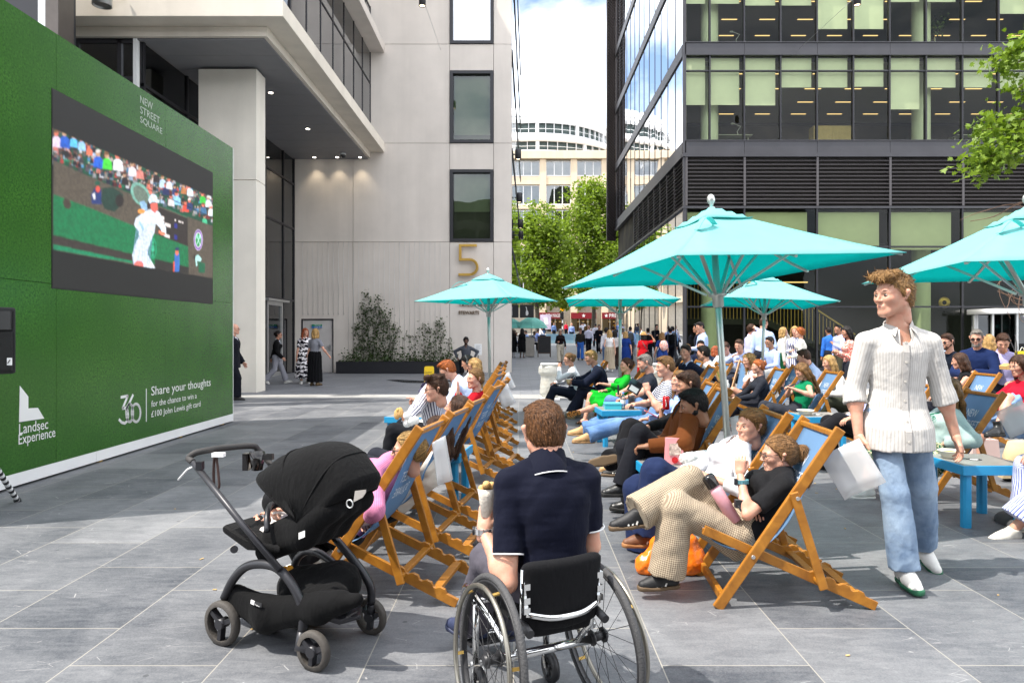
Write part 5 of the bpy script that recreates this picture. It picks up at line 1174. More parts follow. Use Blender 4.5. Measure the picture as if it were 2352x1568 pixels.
def ribbon(P, w, col):
    P = [A(*p) for p in P]; L, R_ = [], []
    for i in range(len(P)):
        d = nrm(P[min(i+1, len(P)-1)]-P[max(i-1, 0)]); nn = A(-d[1], d[0]); L.append(P[i]+nn*w/2); R_.append(P[i]-nn*w/2)
    for i in range(len(P)-1): poly([L[i], L[i+1], R_[i+1], R_[i]], col)
poly([(20, 122), (1277, 664), (1275, 1302), (820, 1228), (15, 1078)], (62, 58, 54))
poly([(20, 122), (1277, 664), (1277, 890), (870, 740), (240, 472), (20, 372)], (6, 74, 52))
r = np.random.default_rng(5)
for i in range(46):
    t_ = r.random(); x = 30+1230*t_; y = 150+545*t_+r.uniform(10, 195-20*t_); oval(x, y, 26-9*t_, 22-6*t_, [(8, 96, 70), (14, 120, 88), (5, 60, 46)][i % 3])
sh_ = [(225, 225, 232), (40, 50, 90), (180, 205, 235), (210, 120, 110), (30, 30, 36), (90, 160, 210), (235, 225, 215), (60, 120, 100), (200, 60, 60), (120, 110, 130)]
for i in range(420):
    t_ = r.random(); x = 22+1250*t_; y = 118+540*t_+r.uniform(0, 262-75*t_); q = (1.0-.35*t_)*r.uniform(.7, 1.2); c = sh_[r.integers(len(sh_))]; sk_ = [(214, 128, 108), (190, 120, 96), (224, 150, 130)][r.integers(3)]
    if y > 352+.418*(x-20): continue
    k_ = r.uniform(.25, 1.); c = tuple(int(max(11, v_*k_)) for v_ in c); sk_ = tuple(int(max(11, v_*(.4+.6*k_))) for v_ in sk_)
    poly([(x-17*q, y+36*q), (x-14*q, y+4*q), (x-4*q, y-4*q), (x+8*q, y-1*q), (x+17*q, y+10*q), (x+20*q, y+42*q)], c); oval(x, y-12*q, 8*q, 12*q, sk_, 9); oval(x, y-19*q, 8*q, 6*q, [(60, 40, 30), (200, 190, 180), (120, 85, 55)][r.integers(3)], 9)
crowd = [(40, 190, 1.5, (225, 205, 230)), (105, 190, 1.6, (28, 88, 190)), (175, 205, 1.2, (90, 190, 240)), (240, 230, 1.2, (150, 200, 245)), (300, 280, 1., (230, 120, 90)), (370, 350, 1.6, (30, 95, 205)), (440, 365, 1.5, (70, 215, 60)), (525, 370, 1.6, (235, 235, 240)), (580, 510, 1.1, (35, 25, 30)), (640, 430, 1.3, (245, 225, 230)), (700, 455, 1.2, (215, 130, 120)), (770, 585, 1., (230, 120, 100)), (830, 490, 1.1, (40, 30, 35)), (880, 530, 1.1, (190, 215, 245)), (905, 590, 1.1, (30, 40, 90)), (930, 545, 1., (225, 230, 240)), (975, 600, .9, (40, 60, 120)), (990, 660, 1.2, (150, 210, 250)), (945, 680, 1., (240, 225, 225)), (1045, 590, .9, (190, 120, 70)), (1095, 600, 1., (225, 240, 250)), (1060, 725, 1., (235, 80, 60)), (1092, 710, 1., (40, 60, 110)), (1195, 660, 1., (60, 200, 70)), (1240, 690, 1., (225, 235, 240)), (1200, 745, 1., (60, 110, 150)), (1262, 760, 1., (235, 245, 245)), (1210, 835, .8, (70, 190, 140))]
for x, y, s_, c in crowd: poly([(x-24*s_, y+48*s_), (x-20*s_, y+2*s_), (x-6*s_, y-8*s_), (x+10*s_, y-4*s_), (x+24*s_, y+12*s_), (x+28*s_, y+56*s_)], c); oval(x-1, y-22*s_, 12*s_, 17*s_, (222, 120, 98) if r.random() < .7 else (190, 150, 120)); oval(x-1, y-32*s_, 12*s_, 9*s_, [(60, 40, 30), (225, 220, 215), (120, 80, 50)][r.integers(3)])
ribbon([(22, 292), (240, 380), (480, 480), (870, 645), (1277, 825)], 6, (24, 34, 40))
poly([(20, 372), (240, 472), (870, 740), (1277, 890), (1275, 1302), (820, 1228), (15, 1078)], (86, 77, 66))
poly([(18, 640), (300, 745), (650, 888), (850, 965), (1080, 1052), (1086, 1232), (800, 1190), (640, 1112), (15, 962)], (4, 112, 66)); poly([(15, 962), (640, 1112), (640, 1168), (15, 1036)], (52, 44, 40)); poly([(15, 1036), (640, 1168), (640, 1186), (15, 1078)], (8, 128, 86)); poly([(820, 1150), (1086, 1215), (1086, 1270), (820, 1228)], (40, 36, 33))
oval(125, 715, 30, 44, (64, 52, 44), rot=-.4)
poly([(315, 640), (345, 590), (395, 600), (400, 720), (320, 715)], (32, 52, 110)); oval(368, 600, 18, 26, (214, 80, 66)); oval(365, 552, 22, 18, (20, 80, 62)); poly([(325, 640), (345, 625), (350, 680), (335, 680)], (235, 235, 240))
poly([(405, 590), (490, 585), (570, 640), (560, 720), (500, 780), (420, 755), (395, 690)], (26, 58, 48)); oval(540, 690, 34, 52, (34, 28, 26))
poly([(850, 745), (1078, 832), (1078, 1050), (850, 966)], (44, 36, 34))
ribbon([(900, 745), (1075, 822)], 5, (6, 120, 84))
for y in (885, 975): poly([(972, y-18), (996, y-10), (996, y+26), (972, y+18)], (34, 38, 130))
for x in (981, 1010, 1024, 1038): poly([(x-5, 835+.36*(x-981)), (x+5, 839+.36*(x-981)), (x+5, 853+.36*(x-981)), (x-5, 849+.36*(x-981))], (235, 225, 220))
for x, y, w_, h_ in ((862, 806, 30, 26), (880, 845, 14, 20), (898, 862, 44, 26), (862, 930, 46, 26), (890, 948, 46, 24)): poly([(x, y), (x+w_, y+w_*.36), (x+w_, y+w_*.36+h_), (x, y+h_)], (240, 228, 224))
oval(1161, 1000, 36, 84, (232, 228, 240)); oval(1161, 1000, 34, 80, (136, 84, 180)); oval(1161, 1000, 26, 62, (236, 236, 240)); oval(1161, 1000, 22, 54, (10, 140, 72))
ribbon([(1150, 962), (1174, 1040)], 5, (190, 240, 220)); ribbon([(1174, 966), (1150, 1036)], 5, (190, 240, 220)); oval(1152, 972, 7, 18, (150, 235, 200)); oval(1172, 976, 7, 18, (150, 235, 200))
oval(803, 1068, 30, 84, (14, 150, 106)); oval(803, 1068, 23, 66, (4, 116, 70)); oval(803, 1068, 12, 30, (60, 180, 140)); oval(803, 1020, 6, 14, (60, 180, 140)); oval(803, 1116, 6, 14, (60, 180, 140))
poly([(975, 1105), (1012, 1105), (1014, 1180), (1010, 1250), (992, 1252), (970, 1248)], (54, 110, 190)); oval(993, 1098, 13, 26, (222, 110, 84)); oval(995, 1072, 18, 14, (26, 44, 90)); poly([(964, 1170), (976, 1170), (974, 1252), (962, 1250)], (226, 84, 58))
poly([(1135, 1130), (1160, 1115), (1188, 1150), (1180, 1170), (1150, 1165), (1155, 1200), (1144, 1210)], (176, 228, 222)); poly([(1160, 1170), (1215, 1185), (1212, 1260), (1165, 1258)], (12, 96, 64)); oval(1131, 1135, 8, 20, (40, 30, 30))
# the player
oval(705, 640, 68, 104, (120, 176, 160), rot=-.55); oval(708, 645, 50, 84, (104, 120, 108), rot=-.55); poly([(700, 700), (735, 690), (765, 740), (755, 770), (715, 765)], (150, 190, 225))
poly([(655, 880), (668, 830), (720, 790), (770, 760), (820, 755), (860, 790), (905, 900), (908, 945), (880, 950), (855, 900), (825, 870), (815, 940), (790, 1000), (770, 1060), (760, 1110), (780, 1150), (822, 1225), (740, 1215), (650, 1195), (640, 1120), (665, 1030), (695, 970), (690, 930), (668, 905)], (226, 236, 248))
for k in range(15): x = 660+11*k; ribbon([(x+20, 870), (x-8, 1080), (x-8, 1190)], 3.2, (150, 172, 226)) if 655 < x+20 < 815 else None
poly([(655, 1185), (680, 1166), (712, 1168), (730, 1190), (728, 1212), (655, 1200)], (238, 120, 112))
poly([(712, 960), (722, 930), (690, 860), (700, 850), (735, 910)], (150, 190, 235)); oval(712, 775, 30, 20, (240, 160, 80)); poly([(782, 712), (838, 706), (842, 760), (820, 790), (790, 765)], (226, 104, 92)); oval(770, 725, 14, 34, (50, 30, 30))
poly([(768, 690), (775, 655), (800, 634), (830, 650), (838, 680), (858, 688), (852, 708), (800, 700), (778, 712)], (214, 234, 250)); poly([(850, 925), (895, 940), (905, 960), (870, 962), (848, 945)], (240, 130, 96))
poly([(-200, -400), (1500, -400), (1500, 760), (20, 122), (-200, 27)], (11, 10, 10)); poly([(1500, 760), (1500, -400), (1400, -400), (1400, 717)], (11, 10, 10)); poly([(1277, 640), (1500, 640), (1500, 1500), (1275, 1302)], (11, 10, 10))
r = np.random.default_rng(8); big = np.kron(r.random((IH//5+1, IW//5+1)), np.ones((5, 5)))[:IH, :IW]; IMG *= (.72+.5*big+.25*r.random((IH, IW)))[..., None]
for _ in range(4):
    for ax_ in (0, 1): IMG = (np.roll(IMG, 1, ax_)+2*IMG+np.roll(IMG, -1, ax_))/4
IMG *= (1-.22*(np.arange(IW) % 3 == 0))[None, :, None]*(1-.18*(np.arange(IH) % 3 == 0))[:, None, None]
im = bpy.data.images.new('broadcast', IW, IH, float_buffer=True); im.colorspace_settings.name = 'Linear Rec.709'; im.pixels.foreach_set(np.concatenate([IMG, np.ones((IH, IW, 1))], 2).astype(np.float32).ravel()); im.pack()
sp = MB(); sp.quad((XG+.0065, Y0+.01, ZB+.01), (XG+.0065, Y1-.01, ZB+.01), (XG+.0065, Y1-.01, ZT-.01), (XG+.0065, Y0+.01, ZT-.01))
n = NT('lit_screen'); ti = n.n('TexImage', _image=im, _interpolation='Cubic'); n.t.links.new(n.n('TexCoord').outputs['UV'], ti.inputs[0]); bd_ = n.bsdf((.02, .018, .017), .5); n.put(bd_.inputs['Emission Color'], ti.outputs[0]); bd_.inputs['Emission Strength'].default_value = .74
me_o = sp.build('screen_picture', n.m, gw, True); uv = me_o.data.uv_layers.new(name='UVMap'); uv.data.foreach_set('uv', [0, 0, 1, 0, 1, 1, 0, 1])
def wtext(txt, u0, v0, u1, h, m, name='lettering'):
    p0 = SW(u0, v0); p1 = SW(u1, v0); return text_obj(name, txt, .1, (XG+.003, p0[1], p0[2]), A(0, 1, 0), Z_, m, gw, ext=.0006, fit=(p1[1]-p0[1], h))
M_let = mat('white_letter', (.72, .72, .70), .5, var=0); K1 = .5742/1.568
for i, (tx, x1) in enumerate((('NEW', 957), ('STREET', 1000), ('SQUARE', 1016))): p0 = SW(321.5, 236.2+23.6*i); wtext(tx, 321.5, 236.2+23.6*i, x1*K1, .095, mat('pale_letter', (.42, .46, .40), .5, var=0))
W0 = lambda x, y: SW(x*K1, 574.2+y*K1)
b = MB(); b.prism([W0(*p)+A(.001, 0, 0) for p in ((123, 850), (176, 918), (176, 992), (236, 988), (276, 1055), (118, 1078))], (.002, 0, 0)); b.build('logo', M_let, gw, True)
wtext('Landsec', 118*K1, 574.2+1155*K1, 300*K1, .102, M_let); wtext('Experience', 115*K1, 574.2+1240*K1, 345*K1, .132, M_let)
b = MB()
def rib2(P, w_):
    P = [W0(*p)+A(.0025, 0, 0) for p in P]
    for p, q_ in zip(P[:-1], P[1:]): b.bar(p, q_, .003, w_, up=Z_, ext=w_*.35) if abs((q_-p)[2]) < np.linalg.norm(q_-p)*.98 else b.bar(p, q_, .003, w_, up=(0, 1, 0), ext=w_*.3)
rib2([(758, 922), (800, 914), (768, 992)], .034); rib2([(833, 908), (795, 990)], .034); rib2([(768, 992), (792, 988), (800, 1010), (803, 1040), (798, 1070), (782, 1085), (762, 1080), (746, 1062)], .034)
for cx_, rx in ((812, 22), (852, 28)): rib2([(cx_+rx*math.cos(a), 1020+56*math.sin(a)) for a in np.linspace(0, 2*math.pi, 19)], .034)
b.build('logo', M_let, gw, True)
b = MB(); b.prism([W0(915, 868), W0(919, 868), W0(919, 1075), W0(915, 1075)], (.003, 0, 0)); b.build('divider_line', M_let, gw, True)
wtext('Share your thoughts', 948*K1, 574.2+930*K1, 1320*K1, .158, M_let); wtext('for the chance to win a', 948*K1, 574.2+984*K1, 1232*K1, .084, M_let); wtext('£100 John Lewis gift card', 948*K1, 574.2+1060*K1, 1256*K1, .108, M_let)

# loudspeaker and striped stand leg at the frame edge
sk = empty('loudspeaker', (-4.55, 5.95, 1.75), 'black loudspeaker hanging at the edge beside the green wall', 'speaker'); p_ = W(-20, 0, 5.75)
b = MB(); x1 = W(37, 768, 5.6)[0]; zt, zb = W(0, 706, 5.6)[2], W(0, 858, 5.6)[2]; b.prism([(x1, 5.6, zb), (x1, 5.6, zt), (x1-.55, 5.6, zt+.02), (x1-.55, 5.6, zb-.02)], (-.36, .30, 0)); b.build('cabinet', mat('speaker_black', (.02, .02, .021), .7, bump=.4, bsc=250), sk, True, bev=.015)
b = MB(); b.bx(x1-.5, x1-.02, 5.575, 5.598, zb+.03, (zt+zb)/2+.07); b.build('grille', mat('grille', (.012, .012, .012), .8, bump=.8, bsc=500), sk, True)
b = MB(); b.prism([(x1-.45, 5.598, (zt+zb)/2+.09), (x1-.03, 5.598, (zt+zb)/2+.09), (x1-.03, 5.598, zt-.03), (x1-.45, 5.598, zt-.03)], (0, -.02, 0)); b.build('horn', mat('horn', (.03, .03, .03), .35), sk, True)
b = MB(); zc = W(0, 830, 5.57)[2]; xc = W(22, 768, 5.57)[0]; b.bx(xc-.018, xc+.018, 5.565, 5.574, zc-.03, zc+.03); b.cur = 1; b.bar((xc-.01, 5.562, zc-.015), (xc+.01, 5.562, zc+.015), .004, .006, up=(0, 1, 0)); b.build('badge', [M_white, M_black], sk, True)
b = MB(); pA, pB = W(-30, 1040, 5.55), G(42, 1152); N_ = 22
for k in range(N_):
    b.cur = k % 2; b.tube([pA+(pB-pA)*k/N_, pA+(pB-pA)*(k+1)/N_], .022, 10, cap=False)
b.cur = 0; b.tube([pB-(pB-pA)*.04, pB], .028, 10); tag(b.build('striped_leg', [M_black, M_white]), 'black and white striped tripod leg under the loudspeaker', 'stand')

# ------------------------------------------------------------------ parasols
def canvasm(name, a0, a1, tr, f):
    n = NT(name); o = n.obj(); cc = n.mix(n.noise(6., o, 3.), a0, a1); d = n.n('BsdfDiffuse'); n.put(d.inputs[0], cc); t = n.n('BsdfTranslucent'); n.put(t.inputs[0], tr); mx_ = n.n('MixShader'); n.put(mx_.inputs[0], f)
    bn = n.n('Bump', Strength=.25, Distance=.02, Height=n.noise(7., o, 3.)); n.t.links.new(bn.outputs[0], d.inputs['Normal']); n.t.links.new(d.outputs[0], mx_.inputs[1]); n.t.links.new(t.outputs[0], mx_.inputs[2]); n.t.links.new(mx_.outputs[0], n.out.inputs[0]); return n.m
M_teal_lit = canvasm('parasol_canvas_sunlit', (.235, .60, .59), (.275, .66, .645), (.06, .66, .64), .40); M_teal_shade = canvasm('parasol_canvas_shaded', (.012, .40, .39), (.02, .45, .44), (.02, .72, .70), .5)  # one fabric: sun glare painted into the outer colour, shade into the inner
M_pole = mat('parasol_pole', (.50, .53, .50), .35, .6, var=.03)
def parasol(label, c, base, yaw, rise, s=1.85, par=None):
    c, base = A(*c), A(*base); o = empty('parasol', base, label, 'parasol', 'turquoise parasols over the deckchairs'); ax = nrm(c-base); a = A(math.cos(R(yaw)), math.sin(R(yaw)), 0); a = nrm(a-ax*(ax@a)); bb = np.cross(ax, a); h = s/2; L = lambda x, y, z: c+a*x+bb*y+ax*z-base
    top = rise
    def surf(x, y):
        m = max(abs(x), abs(y))/h; n_ = min(abs(x), abs(y))/h
        z = rise*(1-m)**1.10 if m < 1 else 0; z -= .014*math.sin(math.pi*m)*(1-(n_/max(m, 1e-3))**2)
        pull = 1-.018*m*(1-(n_/max(m, 1e-3))**2); return x*pull, y*pull, z
    b = MB(); b.smooth = False; N_ = 8
    for k in range(4):
        ca, sa = ((1, 0), (0, 1), (-1, 0), (0, -1))[k]; vs = []
        for i in range(N_+1):
            for j in range(N_+1): m = max(i/N_, .004)*h*.9999; t_ = 2*j/N_-1; x, y = m, m*t_; vs.append(L(*surf(ca*x-sa*y, sa*x+ca*y)))
        b.add(vs, [(i*(N_+1)+j, (i+1)*(N_+1)+j, (i+1)*(N_+1)+j+1, i*(N_+1)+j+1) for i in range(N_) for j in range(N_)], True)
    cn = b.build('canopy', [M_teal_lit, M_teal_shade], o); sd = cn.modifiers.new('thick', 'SOLIDIFY'); sd.thickness = .004; sd.material_offset = 1
    b = MB(); b.smooth = True; vs = []; q = .215; M_ = 8
    for i in range(M_+1):
        for j in range(M_+1):
            x, y = -q+2*q*i/M_, -q+2*q*j/M_; e = max(abs(x), abs(y))/q; k_ = surf(x*.98, y*.98); vs.append(L(x, y, k_[2]+.016+.008*(1-e)+.008*e*math.sin(9*x+7*y)*math.sin(11*y-5*x)))
    b.add(vs, [(i*(M_+1)+j, (i+1)*(M_+1)+j, (i+1)*(M_+1)+j+1, i*(M_+1)+j+1) for i in range(M_) for j in range(M_)]); vt = b.build('vent', M_teal_lit, o); sd = vt.modifiers.new('thick', 'SOLIDIFY'); sd.thickness = .004
    b = MB(); b.tube([L(0, 0, 0)*0, L(0, 0, rise+.01)], .026, 12); b.build('pole', M_pole, o)
    b = MB(); e0 = L(0, 0, rise+.018)
    b.lathe([(r_*.72, z_*.72) for r_, z_ in ((.001, .0), (.02, .0), (.022, .02), (.04, .05), (.044, .075), (.036, .11), (.018, .13), (.001, .134))], e0, 12, (a, bb, ax)); b.build('finial', mat('finial', (.60, .60, .58), .3, .7), o)
    zh = -.19; b = MB(); b.lathe([(.03, zh-.09), (.042, zh-.08), (.042, zh-.01), (.07, zh), (.07, zh+.03), (.03, zh+.04)], -base+c, 12, (a, bb, ax)); b.build('hub', M_pole, o)
    for i in (-1, 0, 1):
        for j in (-1, 0, 1):
            if not i and not j: continue
            k_ = [surf(i*h*t_*.98, j*h*t_*.98) for t_ in np.linspace(.04, 1, 6)]; pp = [L(x, y, z-.018) for x, y, z in k_]; b = MB()
            for p, q_ in zip(pp[:-1], pp[1:]): b.bar(p, q_, .022, .016, up=ax)
            rb = b.build('rib', M_pole, o)
            if i and j: b = MB(); x, y, z = surf(i*h*.55, j*h*.55); b.bar(L(i*.06, j*.06, zh+.015), L(x, y, z-.03), .026, .018, up=ax); b.build('strut', M_pole, rb)
            else: b = MB(); x, y, z = surf(i*h*.5, j*h*.5); b.bar(L(i*.06, j*.06, zh+.015), L(x, y, z-.03), .022, .014, up=ax); b.build('strut', M_pole, rb)
    b = MB(); x, y, z = surf(-h*.5, -h*.5); P_ = [L(x+.16*k*.25, y+.02*k, surf(x+.04*k, y+.02*k)[2]+.012+.07*math.sin(math.pi*k/6)) for k in range(7)]
    for p, q_ in zip(P_[:-1], P_[1:]): b.bar(p, q_, .04, .004, up=ax)
    b.build('strap', M_teal_lit, o)
    b = MB(); b.lathe([(.001, .09), (.045, .09), (.05, .07), (.24, .055), (.26, .03), (.26, 0)], (0, 0, 0), 24); b.build('base', mat('base_dark', (.05, .05, .052), .7), o); return o
parasol('largest turquoise parasol on a leaning pole behind the white paper bag', (1.535, 5.355, 1.99), (1.655, 5.30, 0), 18.9, .50)
parasol('turquoise parasol in front of the concrete wall, under the gold numeral', (-.555, 11.92, 2.08), (-.52, 11.92, 0), -26.6, .47)
parasol('middle turquoise parasol in front of the alley, below the largest one', (1.73, 11.8, 2.045), (1.715, 11.75, 0), -6.2, .45)
parasol('turquoise parasol in front of the staircase window', (4.18, 11.68, 2.03), (4.09, 11.62, 0), -5.1, .48)
parasol('turquoise parasol cut off by the picture edge above the walking man', (4.02, 5.40, 2.0), (4.05, 5.38, 0), -7., .50)

# ------------------------------------------------------------------ deckchairs
n = NT('oiled_wood'); o = n.obj(); g_ = n.noise(1., n.n('Mapping', Vector=o, Scale=(9, 60, 9)).outputs[0], 5., .6, 1.); f2 = n.noise(5., o, 3.)
cc = n.mix(n.ramp(g_, .3, .72), (.21, .075, .007), (.44, .185, .020)); cc = n.mix(n.math('MULTIPLY', f2, .4), cc, (.30, .12, .015)); n.bsdf(cc, .38, 0, .5, g_, .10, .003); M_wood = n.m
n = NT('deck_canvas'); o = n.obj(); wv = n.noise(500., o, 2.); cc = n.mix(n.noise(5., o, 3.), (.125, .235, .40), (.155, .275, .45)); b_ = n.bsdf(cc, .85, 0, .2, wv, .2, .001)
t = n.n('BsdfTranslucent'); n.put(t.inputs[0], (.14, .26, .44)); ms = n.n('MixShader'); n.put(ms.inputs[0], .28); n.t.links.new(b_.outputs[0], ms.inputs[1]); n.t.links.new(t.outputs[0], ms.inputs[2]); n.t.links.new(ms.outputs[0], n.out.inputs[0]); M_canv = n.m
M_clet = mat('canvas_letter', (.55, .62, .70), .8, var=0)
def make_chair():
    o = empty('deckchair', (0, 0, 0), 'x', 'deckchair', 'deckchairs set out in rows'); wA, wB, wC = .258, .225, .288
    b = MB()
    for y in (-wA, wA): b.bar((0, y, .0), (-.66, y, .985), .026, .058, up=(.83, 0, .56))
    b.bar((-.638, -wA, .952), (-.638, wA, .952), .03, .03); b.bar((-.03, -wA, .06), (-.03, wA, .06), .03, .05); b.build('back_frame', M_wood, o, bev=.006)
    b = MB()
    for y in (-wB, wB):
        p, q = A(.065, y, .42), A(-.86, y, .018); b.bar(p, q, .024, .05, up=(0, 0, 1)); dd = nrm(q-p); up = nrm(np.cross(np.cross(dd, A(0, 0, 1)), dd)); up = up if up[2] > 0 else -up
        for k in range(4):
            c = A(-.47, y, 0)+dd*(.02+.085*k); c[2] = p[2]+(q[2]-p[2])*(p[0]-c[0])/(p[0]-q[0]); yv = A(0, .012, 0)
            b.prism([c+up*.02-yv, c+up*.024+dd*.006-yv, c+up*.042+dd*.03-yv, c+up*.042+dd*.06-yv, c+up*.024+dd*.078-yv, c+up*.02+dd*.08-yv], yv*2)
    b.bar((-.74, -wB, .085), (-.74, wB, .085), .05, .024); b.bar((.055, -wB, .412), (.055, wB, .412), .03, .03); b.build('seat_frame', M_wood, o, bev=.005)
    b = MB()
    for y in (-wC, wC): b.bar((-.40, y, .645), (-.56, y, .125), .022, .046, up=(.95, 0, .3))
    b.bar((-.545, -wC, .165), (-.545, wC, .165), .046, .022); b.build('strut_frame', M_wood, o, bev=.005)
    b = MB()
    for y in (-wC-.012, wC+.012):
        for x, z in ((-.418, .615),): b.cyl((x, y-.004, z), (x, y+.004, z), .011, 10)
    for y in (-wA-.014, wA+.014): b.cyl((-.19, y-.004, .288), (-.19, y+.004, .288), .011, 10)
    b.build('bolts', M_steel, o)
    prof = catmull([(-.652, .958), (-.615, .895), (-.535, .755), (-.462, .60), (-.375, .45), (-.26, .345), (-.12, .315), (.0, .355), (.062, .425)], 5) if 0 else catmull([(-.652, 0, .962), (-.615, 0, .90), (-.54, 0, .755), (-.467, 0, .60), (-.385, 0, .45), (-.27, 0, .335), (-.13, 0, .305), (.0, 0, .35), (.066, 0, .43)], 5)
    b = MB(); b.smooth = True; wy = .213; M_ = 6; vs = []
    for i, p in enumerate(prof):
        sgg = .012*math.sin(math.pi*i/(len(prof)-1))
        for j in range(M_+1): y = -wy+2*wy*j/M_; vs.append(p+A(0, y, -sgg*(1-(y/wy)**2)))
    b.add(vs, [(i*(M_+1)+j, (i+1)*(M_+1)+j, (i+1)*(M_+1)+j+1, i*(M_+1)+j+1) for i in range(len(prof)-1) for j in range(M_)])
    cv = b.build('canvas', M_canv, o); sd = cv.modifiers.new('thick', 'SOLIDIFY'); sd.thickness = .003
    seg = np.array(prof); L = np.concatenate([[0], np.cumsum(np.linalg.norm(np.diff(seg, axis=0), axis=1))])
    def onc(y, s, off):
        p = A(np.interp(s, L, seg[:, 0]), y, np.interp(s, L, seg[:, 2])); k_ = min(max(np.searchsorted(L, s), 1), len(L)-1); t_ = nrm(seg[k_]-seg[k_-1]); nn = nrm(np.cross(A(0, 1, 0), t_)); nn = nn if nn[0] > 0 else -nn
        sg = .012*math.sin(math.pi*min(1, s/L[-1])); return p+nn*off+A(0, 0, -sg*(1-(y/wy)**2))
    b = MB()
    for i, (tx, wd) in enumerate((('NEW', .155), ('STREET', .235), ('SQUARE', .245))):
        v, f = text_mesh(tx, .1, ext=0); lo, hi = v.min(0), v.max(0); v[:, 0] = (v[:, 0]-lo[0])/(hi[0]-lo[0])*wd; v[:, 1] = (v[:, 1]-lo[1])/(hi[1]-lo[1])*.072
        for off in (.0035, -.0035): b.add([onc(-.095+x, .245+.105*i-y, off) for x, y, z in v], f, False)
    b.build('lettering', M_clet, cv); return o
CH0 = make_chair(); used = [0]
def chair(x, y, yaw, label):
    o = CH0 if not used[0] else copy_tree(CH0); used[0] += 1; o.location = (x, y, .004); o.rotation_euler = (0, 0, R(yaw)); o['label'] = label; return o
def chairL(rx, ry, label, yaw=170.):
    f = A(math.cos(R(yaw)), math.sin(R(yaw))); l_ = A(-f[1], f[0]); O = A(rx, ry)+.86*f-.225*l_; chair(O[0], O[1], yaw, label); return O
CL = []
for rx, ry, lab in ((-.348, 3.757, 'deckchair under the woman in the pink top, beside the pushchair'), (-.25, 4.52, 'second deckchair from the pushchair, sitter in black trousers'), (-.17, 5.25, 'deckchair just before the blue table, long brown hair hanging over it'), (-.06, 6.72, 'deckchair beyond the blue table, used by the man in striped shirt'), (-.02, 7.55, 'deckchair under the woman in the red cardigan'), (-.10, 8.83, 'deckchair of the ginger haired man in the pale blue shirt'), (-.12, 10.0, 'deckchair of the blond woman wearing sunglasses by the caution sign'), (-.13, 11.0, 'deckchair of the woman with headphones'), (-.14, 12.6, 'empty deckchair at the far end of the row, near the concrete wall')): CL.append(chairL(rx, ry, lab))
CR = [(1.09, 3.99, 177), (1.09, 4.68, 177), (1.13, 5.84, 176), (1.33, 6.68, 176), (1.46, 7.55, 176), (1.52, 8.42, 176), (1.62, 10.1, 176), (1.42, 11.3, 176), (1.36, 12.3, 178), (1.0, 13.2, 178)]
for (x, y, a), lab in zip(CR, ('deckchair of the ponytailed woman in checked trousers', 'deckchair of the woman in the white blouse', 'deckchair of the man in the brown blazer, by the leaning parasol pole', 'deckchair of the sitter holding a red can', 'deckchair of the laughing woman in the light blue shirt', 'deckchair of the man in the striped navy tee', 'deckchair of the grey bearded man with an e-reader', 'deckchair of the woman in the bright green dress', 'deckchair of the blond man in the navy blazer', 'deckchair of the woman in the white shirt and glasses, farthest along the alley side row')): chair(x, y, a, lab)
CB = [(3.95, 11.3, 178), (3.82, 9.75, 178), (3.62, 6.30, 178), (3.70, 7.45, 178), (4.15, 13.0, 228), (3.1, 12.3, 195), (2.5, 12.9, 182), (2.95, 13.6, 182), (3.4, 10.6, 178), (5.4, 11.9, 185), (5.2, 10.4, 182), (5.7, 9.3, 178), (2.55, 11.3, 180)]
for (x, y, a), lab in zip(CB, ('deckchair of the curly blonde woman in a white sleeveless top', 'deckchair of the woman in the green sleeveless top', 'deckchair of the woman in the denim jacket, by the nearest blue table', 'deckchair behind the walking man, sitter in black trousers', 'deckchair facing forward with its lettering in full view by a parasol pole', 'deckchair of the man in the navy jumper with a baguette', 'empty deckchair behind the bearded man, closest to the second waste bag', 'empty deckchair in front of the man in the navy t-shirt', 'deckchair beside the curly blonde woman, used by the ginger woman with a bun', 'deckchair of the man in the pale shirt with brown hair', 'deckchair of the long haired blonde woman behind the walking man', 'deckchair of the man in the white polo shirt', 'empty deckchair between the two middle parasol poles')): chair(x, y, a, lab)
# plastic pockets hanging from some chairs
M_poly = None
n = NT('clear_plastic'); d = n.bsdf((.70, .70, .70), .25, 0, .5); t = n.n('BsdfTransparent'); ms = n.n('MixShader'); n.put(ms.inputs[0], .60); n.t.links.new(t.outputs[0], ms.inputs[1]); n.t.links.new(d.outputs[0], ms.inputs[2]); n.t.links.new(ms.outputs[0], n.out.inputs[0]); M_poly = n.m
def pocket(c, ax_, w_, h_, ang, label):
    c = A(*c); ax_ = nrm(A(*ax_)); dn = nrm(A(0, 0, -1)+ax_*math.tan(R(ang))); x_ = nrm(ax_-dn*(ax_@dn)); b = MB(); nn = np.cross(x_, dn); vs = []
    for i in range(5):
        for j in range(5): vs.append(c+x_*w_*(i/4-.5)+dn*h_*j/4+nn*.02*math.sin(i*1.4)*j/4)
    b.add(vs, [(i*5+j, (i+1)*5+j, (i+1)*5+j+1, i*5+j+1) for i in range(4) for j in range(4)], True); o_ = b.build('menu_pocket', M_poly, loc=c); sd = o_.modifiers.new('t', 'SOLIDIFY'); sd.thickness = .003; tag(o_, label, 'plastic sleeve', 'plastic sleeves hung on the deckchairs')
pocket((-.47, 3.92, .90), (.5, .85, 0), .13, .27, 12, 'clear plastic sleeve on the back of the nearest deckchair by the pushchair')
pocket((1.80, 3.86, .86), (.9, -.3, 0), .24, .27, 30, 'white plastic sleeve behind the ponytailed woman'); pocket((1.82, 5.62, .84), (.9, .2, 0), .22, .30, 10, 'plastic sleeve behind the brown blazer, by the parasol pole'); pocket((4.36, 6.1, .86), (.9, -.2, 0), .24, .27, 28, 'grey plastic sleeve on the chair of the denim jacket woman')
